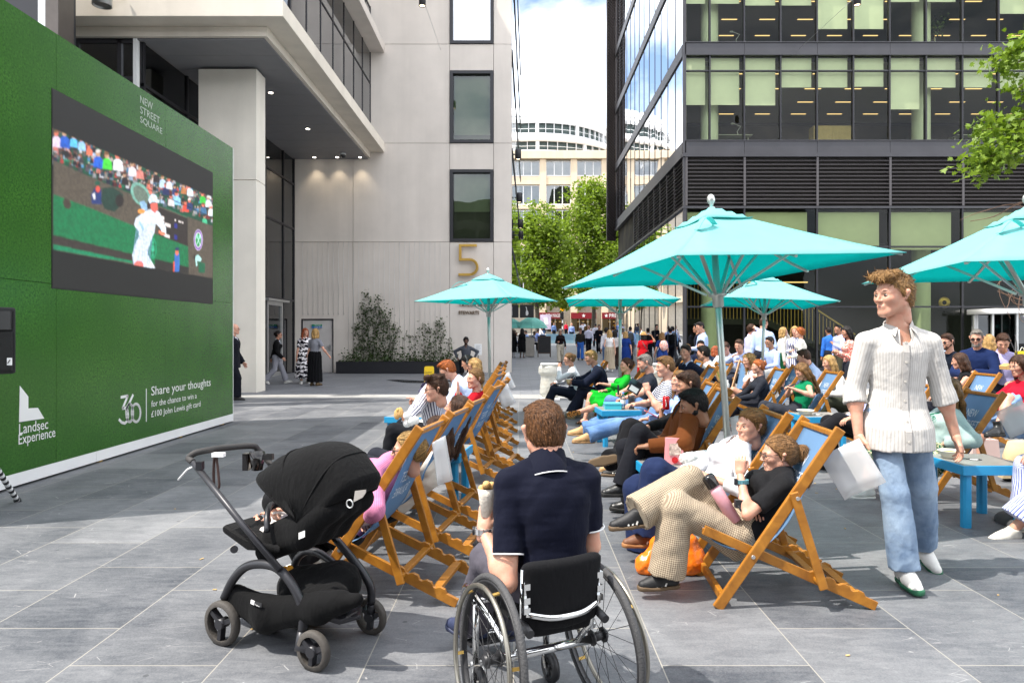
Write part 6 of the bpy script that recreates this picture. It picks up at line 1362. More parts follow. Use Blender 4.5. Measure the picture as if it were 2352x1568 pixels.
pocket((-.22, 7.85, .90), (.8, .4, 0), .17, .25, 25, 'white plastic sleeve behind the red cardigan woman'); pocket((-.24, 10.3, .90), (.8, .4, 0), .17, .25, 25, 'white plastic sleeve behind the blond woman in sunglasses'); pocket((4.75, 13.0, .85), (.8, .3, 0), .26, .34, 10, 'printed plastic sleeve beside the chair with full lettering')

# ------------------------------------------------------------------ blue tables
n = NT('table_paint'); o = n.obj(); f = n.noise(8., o, 3.); cc = n.mix(n.ramp(f, .3, .7), (.010, .235, .46), (.016, .275, .52)); sp_ = n.noise(40., o, 2.); cc = n.mix(n.math('MULTIPLY', n.ramp(sp_, .72, .76), .4), cc, (.005, .1, .25)); n.bsdf(cc, .42, 0, .5, n.noise(30., o, 3.), .08, .004); M_tb = n.m
M_tt = mat('grey_table_top', (.235, .235, .22), .28, var=.12, vs=4., bump=.04)
def make_table():
    o = empty('side_table', (0, 0, 0), 'x', 'table', 'low blue tables between the deckchairs'); h = .27
    b = MB(); b.bx(-h+.012, h-.012, -h+.012, h-.012, .472, .487); b.build('table_top', M_tt, o)
    b = MB()
    for a in ((-h, h, -h, -h+.02), (-h, h, h-.02, h), (-h, -h+.02, -h+.02, h-.02), (h-.02, h, -h+.02, h-.02)): b.bx(*a, .412, .4855)
    b.build('apron', M_tb, o, bev=.004)
    for sx in (-1, 1):
        for sy in (-1, 1): b = MB(); c = A(sx*(h-.06), sy*(h-.06), 0); q = .034; m_ = .016; b.prism([c+A(x, y, 0) for x, y in ((-q+m_, -q), (q-m_, -q), (q, -q+m_), (q, q-m_), (q-m_, q), (-q+m_, q), (-q, q-m_), (-q, -q+m_))], (0, 0, .411)); b.build('leg', M_tb, o)
    b = MB(); b.lathe([(.001, .4882), (.03, .4882)], seg=16); b.cur = 1; b.lathe([(.03, .4884), (.055, .4884), (.055, .487)], seg=20); b.build('cable_port', [M_white, M_black], o); return o
TB0 = make_table(); ut = [0]
def table(x, y, a, label):
    o = TB0 if not ut[0] else copy_tree(TB0); ut[0] += 1; o.location = (x, y, .004); o.rotation_euler = (0, 0, R(a)); o['label'] = label; return o
table(1.21, 5.33, 4, 'blue table carrying the pink snack bag and the white paper bag'); table(1.33, 9.33, 4, 'blue table with a water bottle and turquoise box, by the jeans'); table(-.74, 6.05, -8, 'blue table behind the deckchair with brown hair hanging over it'); table(-1.36, 8.6, -10, 'blue table in front of the man in the striped shirt'); table(3.75, 11.9, 2, 'blue table with a juice bottle, left of the curly blonde woman'); table(3.76, 8.62, 2, 'blue table with a white bowl, in front of the green top woman'); table(3.67, 5.52, 1, 'nearest blue table with a paper bowl, beside the walking man')

# ------------------------------------------------------------------ waste bag stands
n = NT('bag_film'); d = n.bsdf((.78, .77, .72), .3, 0, .5, n.noise(14., n.obj(), 4., .6, 1.2), .9, .03); t = n.n('BsdfTransparent'); n.put(t.inputs[0], (.95, .95, .92)); tl = n.n('BsdfTranslucent'); n.put(tl.inputs[0], (.75, .74, .68)); m1 = n.n('MixShader'); n.put(m1.inputs[0], .4); n.t.links.new(d.outputs[0], m1.inputs[1]); n.t.links.new(tl.outputs[0], m1.inputs[2]); ms = n.n('MixShader'); n.put(ms.inputs[0], .72); n.t.links.new(t.outputs[0], ms.inputs[1]); n.t.links.new(m1.outputs[0], ms.inputs[2]); n.t.links.new(ms.outputs[0], n.out.inputs[0]); M_film = n.m
def bin_(x, y, label, seed):
    o = empty('waste_stand', (x, y, .004), label, 'bin'); b = MB(); b.bx(-.22, .22, -.2, .2, .0, .05); b.build('base', M_white, o, bev=.01); b = MB(); b.bx(-.21, .21, -.19, .19, .80, .835); b.build('lid', M_white, o, bev=.012); b = MB()
    for sx in (-.19, .19): b.bx(sx-.012, sx+.012, .16, .18, .05, .80)
    b.build('post', M_white, o)
    s_ = SDF(); s_.tor(A(0, 0, 0), A(0, 0, 1), A(1, 0, 0), A(0, 1, 0), [(.06, .17, .15), (.14, .24, .19), (.3, .235, .18), (.55, .20, .17), (.62, .27, .23), (.74, .26, .22), (.795, .21, .19)]); V, Q = s_.mesh(.02, disp=lambda P: .016*vnoise(P*A(1, 1, .5), 16, seed)+.007*vnoise(P, 45, seed)); np_mesh('bag', V, Q, M_film, o)
    b = MB(); r_ = np.random.default_rng(seed)
    for k in range(16): b.cur = k % 3; b.ell(A(r_.uniform(-.13, .13), r_.uniform(-.1, .1), .12+.36*r_.random()), A(.05, .045, .05)*r_.uniform(.7, 1.5), 8, 5)
    b.build('rubbish', [mat('waste_cream', (.55, .48, .36), .8), mat('waste_brown', (.32, .22, .13), .8), M_white], o)
bin_(.68, 15.7, 'clear waste bag on a white stand in the open middle of the plaza', 1); bin_(3.2, 15.6, 'second clear waste bag stand, half hidden behind the bearded man', 2)
# signs
cs = empty('caution_sign', (*G(986, 893)[:2], .004), 'yellow and white standing caution sign with a falling figure', 'sign'); b = MB(); d_ = cs.location[1]; wd, hh = .29, .62
b.prism([(-wd/2, 0, .02), (wd/2, 0, .02), (wd/2*.86, 0, hh-.03), (wd/2*.7, 0, hh), (-wd/2*.7, 0, hh), (-wd/2*.95, 0, hh-.03)], (0, .02, 0)); b.build('board', mat('sign_yellow', (.80, .52, .01), .5, var=0), cs)
b = MB(); b.prism([(wd/2*.9, -.002, hh*.55), (wd/2, -.002, .022), (-wd/2, -.002, .022), (-wd/2, -.002, .12)], (0, .0015, 0)); b.build('white_half', M_white, cs); text_obj('lettering', 'Caution', .085, (-.125, d_*0-.004, .43), X_, Z_, M_black, cs, ext=.0005, fit=(.2, .06)).data.transform(Matrix.Translation(cs.location)); b = MB()
for p, q_ in (((-.04, .33), (.02, .26)), ((.02, .26), (.075, .19)), ((.0, .28), (-.06, .25)), ((.02, .26), (.03, .17)), ((-.02, .31), (.06, .32)), ((-.05, .13), (.09, .15))): b.bar((p[0], -.004, p[1]), (q_[0], -.004, q_[1]), .022, .003, up=(0, 1, 0))
b.lathe([(.001, -.005), (.022, -.005)], (-.06, 0, .365), 12, (A(1, 0, 0), A(0, 0, 1), A(0, 1, 0))); b.build('pictogram', M_black, cs); b = MB(); b.bx(-.13, .13, -.12, .14, 0, .02); b.build('foot', M_black, cs)
ms_ = empty('menu_sign', (W(1098, 0, 26)[0], 26.0, 0), 'small white printed notice on a stand beside the planter', 'sign'); b = MB(); b.bx(-.14, .14, 0, .02, .72, 1.14); b.build('board', M_white, ms_, bev=.004); b = MB()
for k in range(9): b.bx(-.10+.02*(k % 2), .10-.02*(k % 3), -.003, -.0005, 1.08-.035*k, 1.088-.035*k)
b.build('print', mat('print_grey', (.25, .24, .26), .7, var=0), ms_); b = MB(); b.bx(-.015, .015, .02, .04, 0, 1.1); b.build('post', M_black, ms_)
bd = empty('menu_board', (W(1250, 0, 39)[0], 39, ZS(39)), 'black chalk A-board with handwritten smoothie menu', 'sign'); b = MB(); 
for a in ((-.38, -.33, 0, 1.2), (.33, .38, 0, 1.2), (-.33, .33, 1.14, 1.2), (-.33, .33, .2, .26)): b.bx(a[0], a[1], -.03, .02, a[2], a[3])
b.build('frame', mat('dark_wood', (.05, .03, .02), .6), bd); b = MB(); b.bx(-.33, .33, -.015, .005, .26, 1.14); b.build('chalk_panel', mat('chalkboard', (.022, .022, .024), .8, var=.2), bd)
for i, (tx, w_) in enumerate((('Super Smoothies', .52), ('Inside your day', .48), ('with a fresh juice', .52), ('or smoothie!', .40), ('Available in the', .50), ('restaurant or to', .52), ('Takeaway', .34))): text_obj('lettering', tx, .08, (-.27 if i < 6 else -.16, 38.98-.002, ZS(39)+1.03-.112*i-(.05 if i else 0)-(.05 if i > 3 else 0)), X_, Z_, mat('chalk', (.65, .65, .66), .9, var=0), bd, ext=.0005, fit=(w_, .062))
b = MB(); b.bar((-.34, .02, 1.15), (-.34, .45, 0), .03, .03); b.bar((.34, .02, 1.15), (.34, .45, 0), .03, .03); b.build('rear_leg', mat('dark_wood', (.05, .03, .02), .6), bd)
hs = empty('host_stand', (W(1217, 0, 39.4)[0], 39.4, ZS(39.4)), 'plain grey reception stand beside the black chalkboard', 'stand'); b = MB(); b.bx(-.26, .26, -.2, .2, .03, 1.12); b.build('body', mat('stand_grey', (.30, .28, .25), .7), hs, bev=.01); b = MB(); b.bx(-.28, .28, -.22, .22, 1.121, 1.15); b.build('top', M_band, hs); b = MB(); b.bx(-.24, .24, -.18, .18, 0, .03); b.build('plinth', M_black, hs)
# street furniture beyond the alley
for i, (u0, u1, lab) in enumerate(((1254, 1318, 'blue terrace screen behind the white haired woman'), (1319.5, 1372, 'blue terrace screen behind the walking office workers'), (1395, 1450, 'blue terrace screen behind the green parasol pole'), (1452, 1540, 'blue terrace screen reflected in the alley glass'))):
    d_ = 58; x0, x1 = (u0-U0)/F*d_, (u1-U0)/F*d_; o = empty('terrace_screen', ((x0+x1)/2, d_, ZS(d_)), lab, 'screen', 'blue screens round the cafe terrace'); b = MB(); b.bx(x0, x1, d_, d_+.06, ZS(d_)+.06, ZS(d_)+.85); b.cur = 1; b.bx(x0, x1, d_-.006, d_-.001, ZS(d_)+.06, ZS(d_)+.32); b.build('panel', [mat('screen_blue', (.14, .26, .36), .6), mat('screen_pale', (.20, .34, .42), .6)], o, True); b = MB(); b.bx(x0, x1, d_-.05, d_+.12, ZS(d_), ZS(d_)+.058); b.build('foot', M_alum, o, True)
for i, (u, d_) in enumerate(((1240, 72), (1274, 73), (1358, 74), (1463, 76), (1505, 76))):
    o = empty('bollard', (W(u, 0, d_)[0], d_, ZS(d_)), 'black bollard with a white and red top along the far street', 'bollard', 'bollards along the far street'); b = MB(); b.lathe([(.001, 1.0), (.10, 1.0), (.12, .9), (.12, 0)], seg=12); b.build('post', M_black, o); b = MB(); b.lathe([(.124, .78), (.124, .97), (.09, 1.05), (.001, 1.06)], seg=12); b.cur = 1; b.lathe([(.128, .84), (.128, .9)], seg=12); b.build('reflective_top', [M_white, mat('red_band', (.5, .03, .02), .5, var=0)], o)
be = empty('crossing_beacon', (W(1292, 0, 72)[0], 72, ZS(72)), 'zebra crossing beacon with amber globe on a black and white pole', 'beacon'); b = MB()
for k in range(9): b.cur = k % 2; b.tube([(0, 0, .33*k), (0, 0, .33*(k+1))], .06, 8, cap=False)
b.build('pole', [M_black, M_white], be); b = MB(); b.ell((0, 0, 3.15), (.26, .26, .26), 16, 10); b.build('globe', emit('amber', (1., .42, .01), .75), be); b = MB(); b.bx(-.25, .12, -.1, .1, 2.1, 2.75); b.build('shroud', M_black, be)
b = MB(); b.ell((0, 0, 0), (.27, .27, .27), 16, 10); o = b.build('amber_globe', emit('amber', (1., .42, .01), .75), loc=W(1289, 725, 72.6)); tag(o, 'second smaller looking amber globe just below the crossing beacon', 'beacon')
gp = empty('cafe_parasol', (W(1212, 0, 45)[0]+.25, 45, ZS(45)), 'small sea green cafe parasol at the alley restaurant', 'parasol'); b = MB(); b.lathe([(1.1, 1.55), (.8, 1.95), (.4, 2.2), (.001, 2.3)], seg=8, smooth=False); b.build('canopy', mat('cafe_green', (.12, .42, .36), .7), gp); b = MB(); b.cyl((0, 0, 0), (0, 0, 2.3), .03); b.build('pole', M_alum, gp)
hg = empty('hanging_sign', (W(1203, 0, 44)[0]+.2, 44, 3.0), 'black hanging sign with a white goose silhouette', 'sign'); b = MB(); b.bx(-.45, .45, 0, .05, -.42, .42); b.build('board', M_black, hg); b = MB(); b.prism([(x*.3, -.006, z*.3) for x, z in ((-.2, -.9), (.1, -.95), (.35, -.6), (.3, -.1), (.05, .3), (.0, .8), (-.15, .95), (-.32, .88), (-.18, .78), (-.12, .3), (-.25, -.3))], (0, .004, 0)); b.build('goose', M_white, hg); b = MB(); b.bar((-.6, .02, .5), (.5, .02, .5), .04, .04); b.bar((-.3, .02, .42), (-.3, .02, .5), .03, .03, up=(0, 1, 0)); b.build('bracket', M_black, hg)
# concrete ledge seats at the back
for x0, x1, y0, y1, h_, lab in ((5.3, 11, 10.2, 11.4, .60, 'low pale concrete ledge people sit on beside the glass office'), (1.9, 6.0, 15.9, 16.5, .45, 'long low concrete bench in front of the glass office')):
    b = MB(); b.bx(x0, x1, y0, y1, .004, h_); o = b.build('concrete_ledge', M_conc, bev=.015, loc=((x0+x1)/2, (y0+y1)/2, 0)); tag(o, lab, 'ledge')
# rounded stone under the near table, litter
for (x, y, r_, lab) in ((4.02, 5.55, .20, 'dark rounded rubber weight beside the nearest blue table'), (-.02, 12.0, .2, 'dark rounded rubber weight at the end of the deckchair row')): b = MB(); b.lathe([(.001, .22), (r_*.6, .21), (r_*1.1, .14), (r_*1.15, .06), (r_, 0)], seg=20); o = b.build('parasol_weight', mat('rubber_weight', (.045, .043, .045), .8, bump=.3), loc=(x, y, .004)); tag(o, lab, 'weight')
b = MB()
for _ in range(46): x, y = rng.uniform(-3, 4.5), rng.uniform(2.9, 9); a = rng.random()*6; b.box((x, y, .008), (.022*rng.uniform(.5, 1.4), .009, .003), (A(math.cos(a), math.sin(a), 0), A(-math.sin(a), math.cos(a), 0), A(0, 0, 1)))
tag(b.build('dry_leaves', mat('dry_leaf', (.45, .30, .12), .8, var=.4, vs=8.)), 'scattered dry leaf scraps on the grey paving', 'leaves', kind='stuff')

# ------------------------------------------------------------------ pushchair
O_ = A(-1.44, 3.30, 0); fx_, lx_s = nrm(A(.896, -.444, 0)), nrm(A(.444, .896, 0))
def K(x, y, yy):
    u, v = 402+.3775*x, 976+.3775*y; dr_ = A((u-U0)/F, 1, -(v-V0)/F); e = A(0, 0, EYE); t_ = ((O_+lx_s*yy-e)@lx_s)/(dr_@lx_s); return e+dr_*t_
ps = empty('pushchair', (*(O_+fx_*.28+lx_s*.2)[:2], 0), 'black pushchair with a hooded seat and loaded basket', 'pushchair'); M_pf = mat('pushchair_frame', (.022, .022, .026), .38, .3, var=.1); M_fab = cloth('#0f0f10', 'plain', wr=.7); M_tyre = mat('tyre', (.050, .044, .038), .75, var=.2, bump=.3)
def pwheel(c, r_, yy, wd, name='wheel'):
    b = MB(); prof = [(r_-.025, -wd/2), (r_-.006, -wd/2), (r_, -wd/4), (r_, wd/4), (r_-.006, wd/2), (r_-.025, wd/2), (r_-.025, -wd/2)]; b.lathe(prof, c, 32, (fx_, A(0, 0, 1), lx_s)); wh = b.build(name, M_tyre, ps, True); b = MB()
    for k in range(3): a = .4+2.094*k; b.bar(c, c+(fx_*math.cos(a)+A(0, 0, 1)*math.sin(a))*(r_-.02), .022, .03, up=lx_s)
    b.cyl(c-lx_s*.025, c+lx_s*.025, .025); sub(b, 'spokes', M_pf, wh, ps.location)
pwheel(O_+A(0, 0, .107)+lx_s*-.0, .107, 0, .04); pwheel(O_+A(0, 0, .107)+lx_s*.46, .107, .46, .04); fr1, fr2 = A(-.923, 3.047, .09), A(-.748, 3.42, .09); pwheel(fr1, .09, 0, .036); pwheel(fr2, .09, .41, .036)
b = MB(); b.tube(catmull([K(300, 1050, .02), K(350, 945, .02), K(425, 865, .02), K(520, 843, .02), K(620, 868, .02), K(700, 950, .02), K(765, 1075, .02), K(780, 1180, .02), K(775, 1250, .02)], 5), .021, 10); b.tube([K(775, 1250, .02), K(762, 1345, .01), fr1], [.024, .03, .02], 10)
b.tube(catmull([K(985, 700, .40), K(1060, 790, .40), K(1140, 890, .40), K(1190, 985, .40), K(1195, 1080, .40)], 5), .021, 10); b.tube([K(1195, 1080, .40), fr2], [.024, .022], 10); b.tube(catmull([O_+A(0, 0, .12)+lx_s*.44, O_+fx_*.06+lx_s*.43+A(0, 0, .30), O_+fx_*.2+lx_s*.42+A(0, 0, .36), O_+fx_*.42+lx_s*.41+A(0, 0, .28)], 5), .02, 10)
b.tube([O_+A(0, 0, .107)-lx_s*.01, O_+A(0, 0, .107)+lx_s*.47], .014, 8); b.build('chassis', M_pf, ps, True)
b = MB(); hA, hB = K(95, 205, .0), K(545, 195, .42); lo_a, lo_b = K(640, 880, .0), None; b.tube([K(110, 225, .0), K(400, 590, .0), K(640, 880, .0)], .0155, 10); b.tube([K(600, 262, .42), K(600, 262, .42)+(K(640, 880, 0)-K(110, 225, 0))*.8], .0155, 10); b.build('push_arm', M_pf, ps, True)
b = MB(); b.tube(catmull([K(110, 225, .0), K(85, 200, .005), K(125, 168, .03), K(215, 150, .10), K(300, 138, .20), K(465, 126, .36), K(505, 150, .40), K(560, 210, .42), K(600, 262, .42)], 5), .0165, 10); b.build('handlebar', mat('handle_grip', (.028, .026, .025), .7, bump=.4, bsc=200), ps, True)
b = MB(); b.tube([K(20, 332, 0), K(75, 270, 0), K(130, 240, 0), K(160, 235, .01)], .005, 6); b.cur = 1; b.box(K(152, 245, .0), (.03, .03, .04)); b.build('clip', [M_white, M_pf], ps, True)
b = MB(); b.tube(catmull([K(240, 190, .1), K(235, 280, .1), K(240, 380, .1), K(268, 375, .1), K(262, 280, .1), K(252, 190, .1)], 4), .007, 6); b.cur = 1; b.box(K(265, 180, .1), (.06, .03, .02)); b.build('wrist_strap', [mat('strap_brown', (.05, .025, .02), .7), M_white], ps, True)
cu = empty('cup_holder', K(500, 215, .34), 'shiny black cup holder clipped to the pushchair handle', 'cup holder'); b = MB(); b.lathe([(.001, -.05), (.03, -.05), (.042, .045), (.038, .045), (.028, -.045), (.001, -.045)], seg=20); b.build('cup', mat('gloss_black', (.012, .011, .011), .08, var=0), cu); b = MB(); b.box((-.055, 0, -.005), (.03, .05, .09)); b.box((.06, .0, .02), (.05, .03, .03)); b.bar((-.05, 0, .0), (.05, 0, .02), .012, .02); b.build('clamp', mat('gloss_black', (.012, .011, .011), .08, var=0), cu)
# hood: hoops swung about the hinge
P0 = K(700, 600, .0); hz_ = A(0, 0, 1); cs_px = [(585, 280), (650, 215), (740, 165), (860, 118), (985, 114), (1085, 180), (1165, 285), (1182, 325), (1150, 405)]; rad = []
for x, y in cs_px: d_ = K(x, y, .21)-(P0+lx_s*.21); rad.append((math.atan2(d_@hz_, d_@fx_), np.linalg.norm(d_)))
b = MB(); b.smooth = True; nh = 40; n1_ = 20; vs = []; an = np.array([a for a, _ in rad]); rr = np.array([q for _, q in rad]); tt = np.linspace(0, 1, len(rad))
for i in range(nh+1):
    t_ = i/nh; a = np.interp(t_, tt, an); q = np.interp(t_, tt, rr)
    for j in range(n1_+1):
        ph = math.pi*j/n1_; yy = .21-.165*math.copysign(abs(math.cos(ph))**.62, math.cos(ph)); hh = q*math.sin(ph)**.50*(1-.012*abs(math.sin(t_*math.pi*5)))
        vs.append(P0+lx_s*(yy+.004*math.sin(9*t_+5*ph))+(fx_*math.cos(a)+hz_*math.sin(a))*hh)
b.add(vs, [(i*(n1_+1)+j, i*(n1_+1)+j+1, (i+1)*(n1_+1)+j+1, (i+1)*(n1_+1)+j) for i in range(nh) for j in range(n1_)]); hd = b.build('hood', M_fab, ps, True); sd = hd.modifiers.new('t', 'SOLIDIFY'); sd.thickness = .006
for t_ in (.02, .28, .62): 
    b = MB(); a = np.interp(t_, tt, an); q = np.interp(t_, tt, rr)+.004; b.tube([P0+lx_s*(.21-.168*math.copysign(abs(math.cos(ph))**.62, math.cos(ph)))+(fx_*math.cos(a)+hz_*math.sin(a))*q*math.sin(ph)**.5 for ph in np.linspace(0, math.pi, 24)], .0055, 6); sub(b, 'hood_seam', M_fab, hd, ps.location)
sd_ = SDF(); q2, q3, q4 = K(1040, 475, .21), K(890, 630, .21), K(665, 725, .21)
for p, q_, r1_, r2_ in ((q4, q3, .055, .055), (q3, q2, .06, .045), (K(700, 620, .21), q2, .045, .055)):
    for yy in (-.11, 0, .11): sd_.cone(p+lx_s*yy, q_+lx_s*yy, r1_, r2_, .05)
V, Q = sd_.mesh(.014); np_mesh('seat', V, Q, M_fab, ps, ps.location)
b = MB(); b.prism([K(1095, 400, -.012), K(1160, 392, -.012), K(1160, 410, -.012), K(1140, 440, -.012), K(1085, 468, -.012)], lx_s*.004); b.build('reflector', mat('reflector', (.30, .28, .26), .3), ps, True); b = MB(); b.torus(K(1063, 478, -.014), .017, .003, 20, 6, (nrm(fx_*.8+hz_*.6), nrm(hz_*.8-fx_*.6))); b.build('badge', M_alum, ps, True); b = MB(); b.prism([K(752, 655, -.012), K(788, 640, -.012), K(788, 680, -.012), K(752, 695, -.012)], lx_s*.003); b.build('care_label', M_white, ps, True)
b = MB(); b.prism([K(290, 650, .02), K(300, 640, .36), K(520, 590, .36), K(640, 690, .36), K(640, 780, .02), K(440, 745, .02)], (0, 0, .03)); b.build('leg_rest', M_fab, ps, True, bev=.01); b = MB(); b.tube(catmull([K(560, 650, .02), K(560, 560, .05), K(572, 500, .12), K(590, 480, .3)], 4), .014, 8); b.cyl(K(360, 755, .0), K(360, 755, .06), .018); b.build('bumper_bar', M_pf, ps, True)
sb = SDF(); 
for yy in (.05, .2, .36):
    sb.cone(K(340, 1070, yy), K(560, 1190, yy), .035, .05, .05); sb.cone(K(560, 1190, yy), K(880, 1130, yy), .05, .05, .05); sb.cone(K(880, 1130, yy), K(1110, 1060, yy), .05, .03, .05); sb.cone(K(370, 1000, yy), K(560, 1110, yy), .03, .05, .05); sb.cone(K(560, 1110, yy), K(1000, 1060, yy), .05, .04, .05)
V, Q = sb.mesh(.016); np_mesh('basket', V, Q, cloth('#0b0b0c', 'plain', wr=.5), ps, ps.location)
b = MB(); b.bar(K(462, 1072, -.015), K(484, 1082, -.015), .004, .018); b.cur = 1; b.bar(K(484, 1082, -.015), K(528, 1095, -.015), .004, .018); b.build('side_label', [M_white, M_black], ps, True); text_obj('lettering', 'bugaboo', .01, K(488, 1094, -.019), nrm(fx_*.97-hz_*.22), nrm(hz_*.97+fx_*.22), M_white, ps, ext=.0004, fit=(.026, .007))
b = MB(); b.prism([K(880, 1180, .03), K(1000, 1220, .10), K(1130, 1180, .2), K(1140, 1120, .35), K(1100, 1110, .38), K(880, 1150, .1)], (0, 0, .02)); b.build('foot_board', M_pf, ps, True, bev=.008); text_obj('lettering', 'bugaboo', .02, K(1040, 1212, .12)+A(0, 0, .025), nrm(K(1120, 1170, .2)-K(1040, 1212, .12)), hz_, mat('grey_mark', (.10, .10, .10), .6, var=0), ps, ext=.0005, fit=(.07, .015))
bg_ = SDF(); bg_.cone(K(760, 985, .2), K(1000, 960, .25), .10, .105, .03); bg_.cone(K(830, 1060, .1), K(980, 1040, .12), .06, .06, .05); V, Q = bg_.mesh(.013, disp=lambda P: .006*vnoise(P, 30, 3)); o = np_mesh('bag', V, Q, cloth('#0c0c0d', 'plain', wr=.8), None, K(900, 1000, .2)); o.location = K(900, 1000, .2); tag(o, 'black bag lying in the pushchair basket', 'bag')
b = MB(); c = K(690, 905, .18)
for k in range(5): a = 1.25*k; b.ell(c+.03*(fx_*math.cos(a)+hz_*math.sin(a)), (.018, .012, .018), 8, 5)
b.cur = 1; b.ell(c+fx_*.06, (.03, .02, .02), 8, 5); o = b.build('soft_toy', [mat('toy_orange', (.60, .27, .02), .9), mat('toy_blue', (.03, .16, .28), .9)], loc=c); tag(o, 'orange and blue soft toy in the pushchair basket', 'toy')

# ------------------------------------------------------------------ wheelchair
hL, hR = A(-.109, 2.52, .302), A(.317, 2.72, .302); wa = nrm(hR-hL); wf = A(-wa[1], wa[0], 0); wz = A(0, 0, 1); wm = (hL+hR)/2
wc = empty('wheelchair', (wm[0], wm[1], 0), 'active wheelchair with large spoked wheels and a low black backrest', 'wheelchair'); M_rim = mat('handrim', (.25, .235, .20), .32, .8); M_chr = mat('chrome', (.70, .70, .69), .12, 1., var=0); M_tire = mat('wheel_rubber', (.045, .045, .047), .7, bump=.5, bsc=120)
for h_, s_ in ((hL, -1), (hR, 1)):
    n_ = nrm(wa*s_+wz*.07); up = nrm(wz-n_*(wz@n_)); fo_ = nrm(np.cross(up, n_)); b = MB(); b.torus(h_, .290, .0135, 56, 10, (fo_, up)); wh = b.build('wheel', M_tire, wc, True); b = MB(); b.lathe([(.268, -.010), (.279, -.011), (.279, .011), (.268, .010), (.268, -.010)], h_, 56, (fo_, up, n_)); sub(b, 'rim', M_black, wh, wc.location); b = MB(); b.torus(h_+n_*.042, .262, .0095, 56, 8, (fo_, up)); sub(b, 'handrim', M_rim, wh, wc.location)
    b = MB()
    for k in range(6): a = 1.047*k+.3; d_ = fo_*math.cos(a)+up*math.sin(a); b.bar(h_+d_*.272, h_+n_*.042+d_*.262, .012, .006, up=n_)
    sub(b, 'rim_tabs', M_brass, wh, wc.location)
    b = MB(); b.cyl(h_-n_*.045, h_+n_*.03, .018, 14); b.cyl(h_+n_*.012, h_+n_*.020, .030, 14); b.cyl(h_-n_*.040, h_-n_*.032, .030, 14); sub(b, 'hub', M_black, wh, wc.location); b = MB()
    for k in range(24): a = 2*math.pi*k/24; a2 = a+(.42 if k % 4 < 2 else -.42); of = n_*(.015 if k % 2 else -.036); b.tube([h_+of+(fo_*math.cos(a2)+up*math.sin(a2))*.026, h_+(fo_*math.cos(a)+up*math.sin(a))*.270], .0013, 4, cap=False)
    sub(b, 'spokes', M_black, wh, wc.location)
LW = lambda x, y, z: wm*A(1, 1, 0)+wf*x+wa*y+wz*z     # forward, to the sitter's other side, up
b = MB(); b.tube([LW(0, -.20, .295), LW(0, .20, .295)], .017, 10); b.tube([LW(-.03, -.185, .36), LW(.30, -.19, .44)], .0125, 8); b.tube([LW(-.03, .185, .36), LW(.30, .19, .44)], .0125, 8)
for s_ in (-1, 1): b.tube([LW(0, .13*s_, .30), LW(-.08, .145*s_, .40), LW(-.115, .155*s_, .66)], .0125, 8); b.tube(catmull([LW(-.03, .185*s_, .36), LW(.2, .19*s_, .42), LW(.40, .18*s_, .43), LW(.50, .15*s_, .30), LW(.60, .11*s_, .12)], 5), .0135, 8)
b.tube([LW(.60, -.11, .12), LW(.60, .11, .12)], .012, 8); b.tube([LW(.30, -.19, .40), LW(.30, .19, .40)], .0125, 8)
b.tube(catmull([LW(-.125, -.15, .50), LW(-.155, -.07, .485), LW(-.16, 0, .482), LW(-.155, .07, .485), LW(-.125, .15, .50)], 4), .0125, 10)
for s_ in (-1, 1): b.tube([LW(.33, .165*s_, .40), LW(.33, .165*s_, .13)], .014, 8)
b.build('frame', M_chr, wc, True)
b = MB(); b.box(LW(.17, 0, .455), (.36, .33, .05), (wf, wa, wz)); b.build('seat_cushion', M_fab, wc, True, bev=.015)
sb = SDF()
for k in range(13): q_ = (k-6)/6; sb.cone(LW(-.118+.022*q_*q_, .142*q_, .45), LW(-.138+.022*q_*q_, .150*q_, .66), .013, .013, .045)
V, Q = sb.mesh(.010); np_mesh('backrest', V, Q, cloth('#131315', 'plain', wr=.5), wc, wc.location); sb = SDF()
for k in range(10): sb.cone(LW(-.108, -.115+.0255*k, .42), LW(-.118, -.115+.0255*k, .47), .011, .011, .04)
V, Q = sb.mesh(.011); np_mesh('back_flap', V, Q, cloth('#101012', 'plain', wr=.5), wc, wc.location)
for s_ in (-1, 1):
    b = MB(); b.box(LW(-.120, .150*s_, .56), (.012, .016, .11), (wf, wa, wz))
    for z in (.55, .60, .515): b.box(LW(-.125, .152*s_, z), (.026, .024, .022), (wf, wa, wz))
    b.build('strap_clasp', M_chr, wc, True)
for s_ in (-1, 1): b = MB(); b.cyl(LW(-.09, .155*s_, .46), LW(-.17, .155*s_, .445), .016, 12); b.build('push_stub', M_black, wc, True)
for s_ in (-1, 1):
    c = LW(.29, .165*s_, .065); b = MB(); b.lathe([(.045, -.014), (.062, -.014), (.066, 0), (.062, .014), (.045, .014), (.045, -.014)], c, 24, (wf, wz, wa)); wh = b.build('caster', M_black, wc, True); b = MB()
    for k in range(5): a = 1.257*k; b.bar(c, c+(wf*math.cos(a)+wz*math.sin(a))*.05, .012, .012, up=wa)
    b.cyl(c-wa*.016, c+wa*.016, .014); sub(b, 'caster_hub', M_black, wh, wc.location); b = MB(); b.bar(c+wa*.022, LW(.33, .165*s_+.022, .14), .02, .008, up=wa); b.bar(c-wa*.022, LW(.33, .165*s_-.022, .14), .02, .008, up=wa); b.build('caster_fork', M_chr, wc, True)
b = MB(); b.box(LW(.62, 0, .10), (.16, .22, .012), (wf, wa, wz)); b.build('foot_plate', M_black, wc, True)
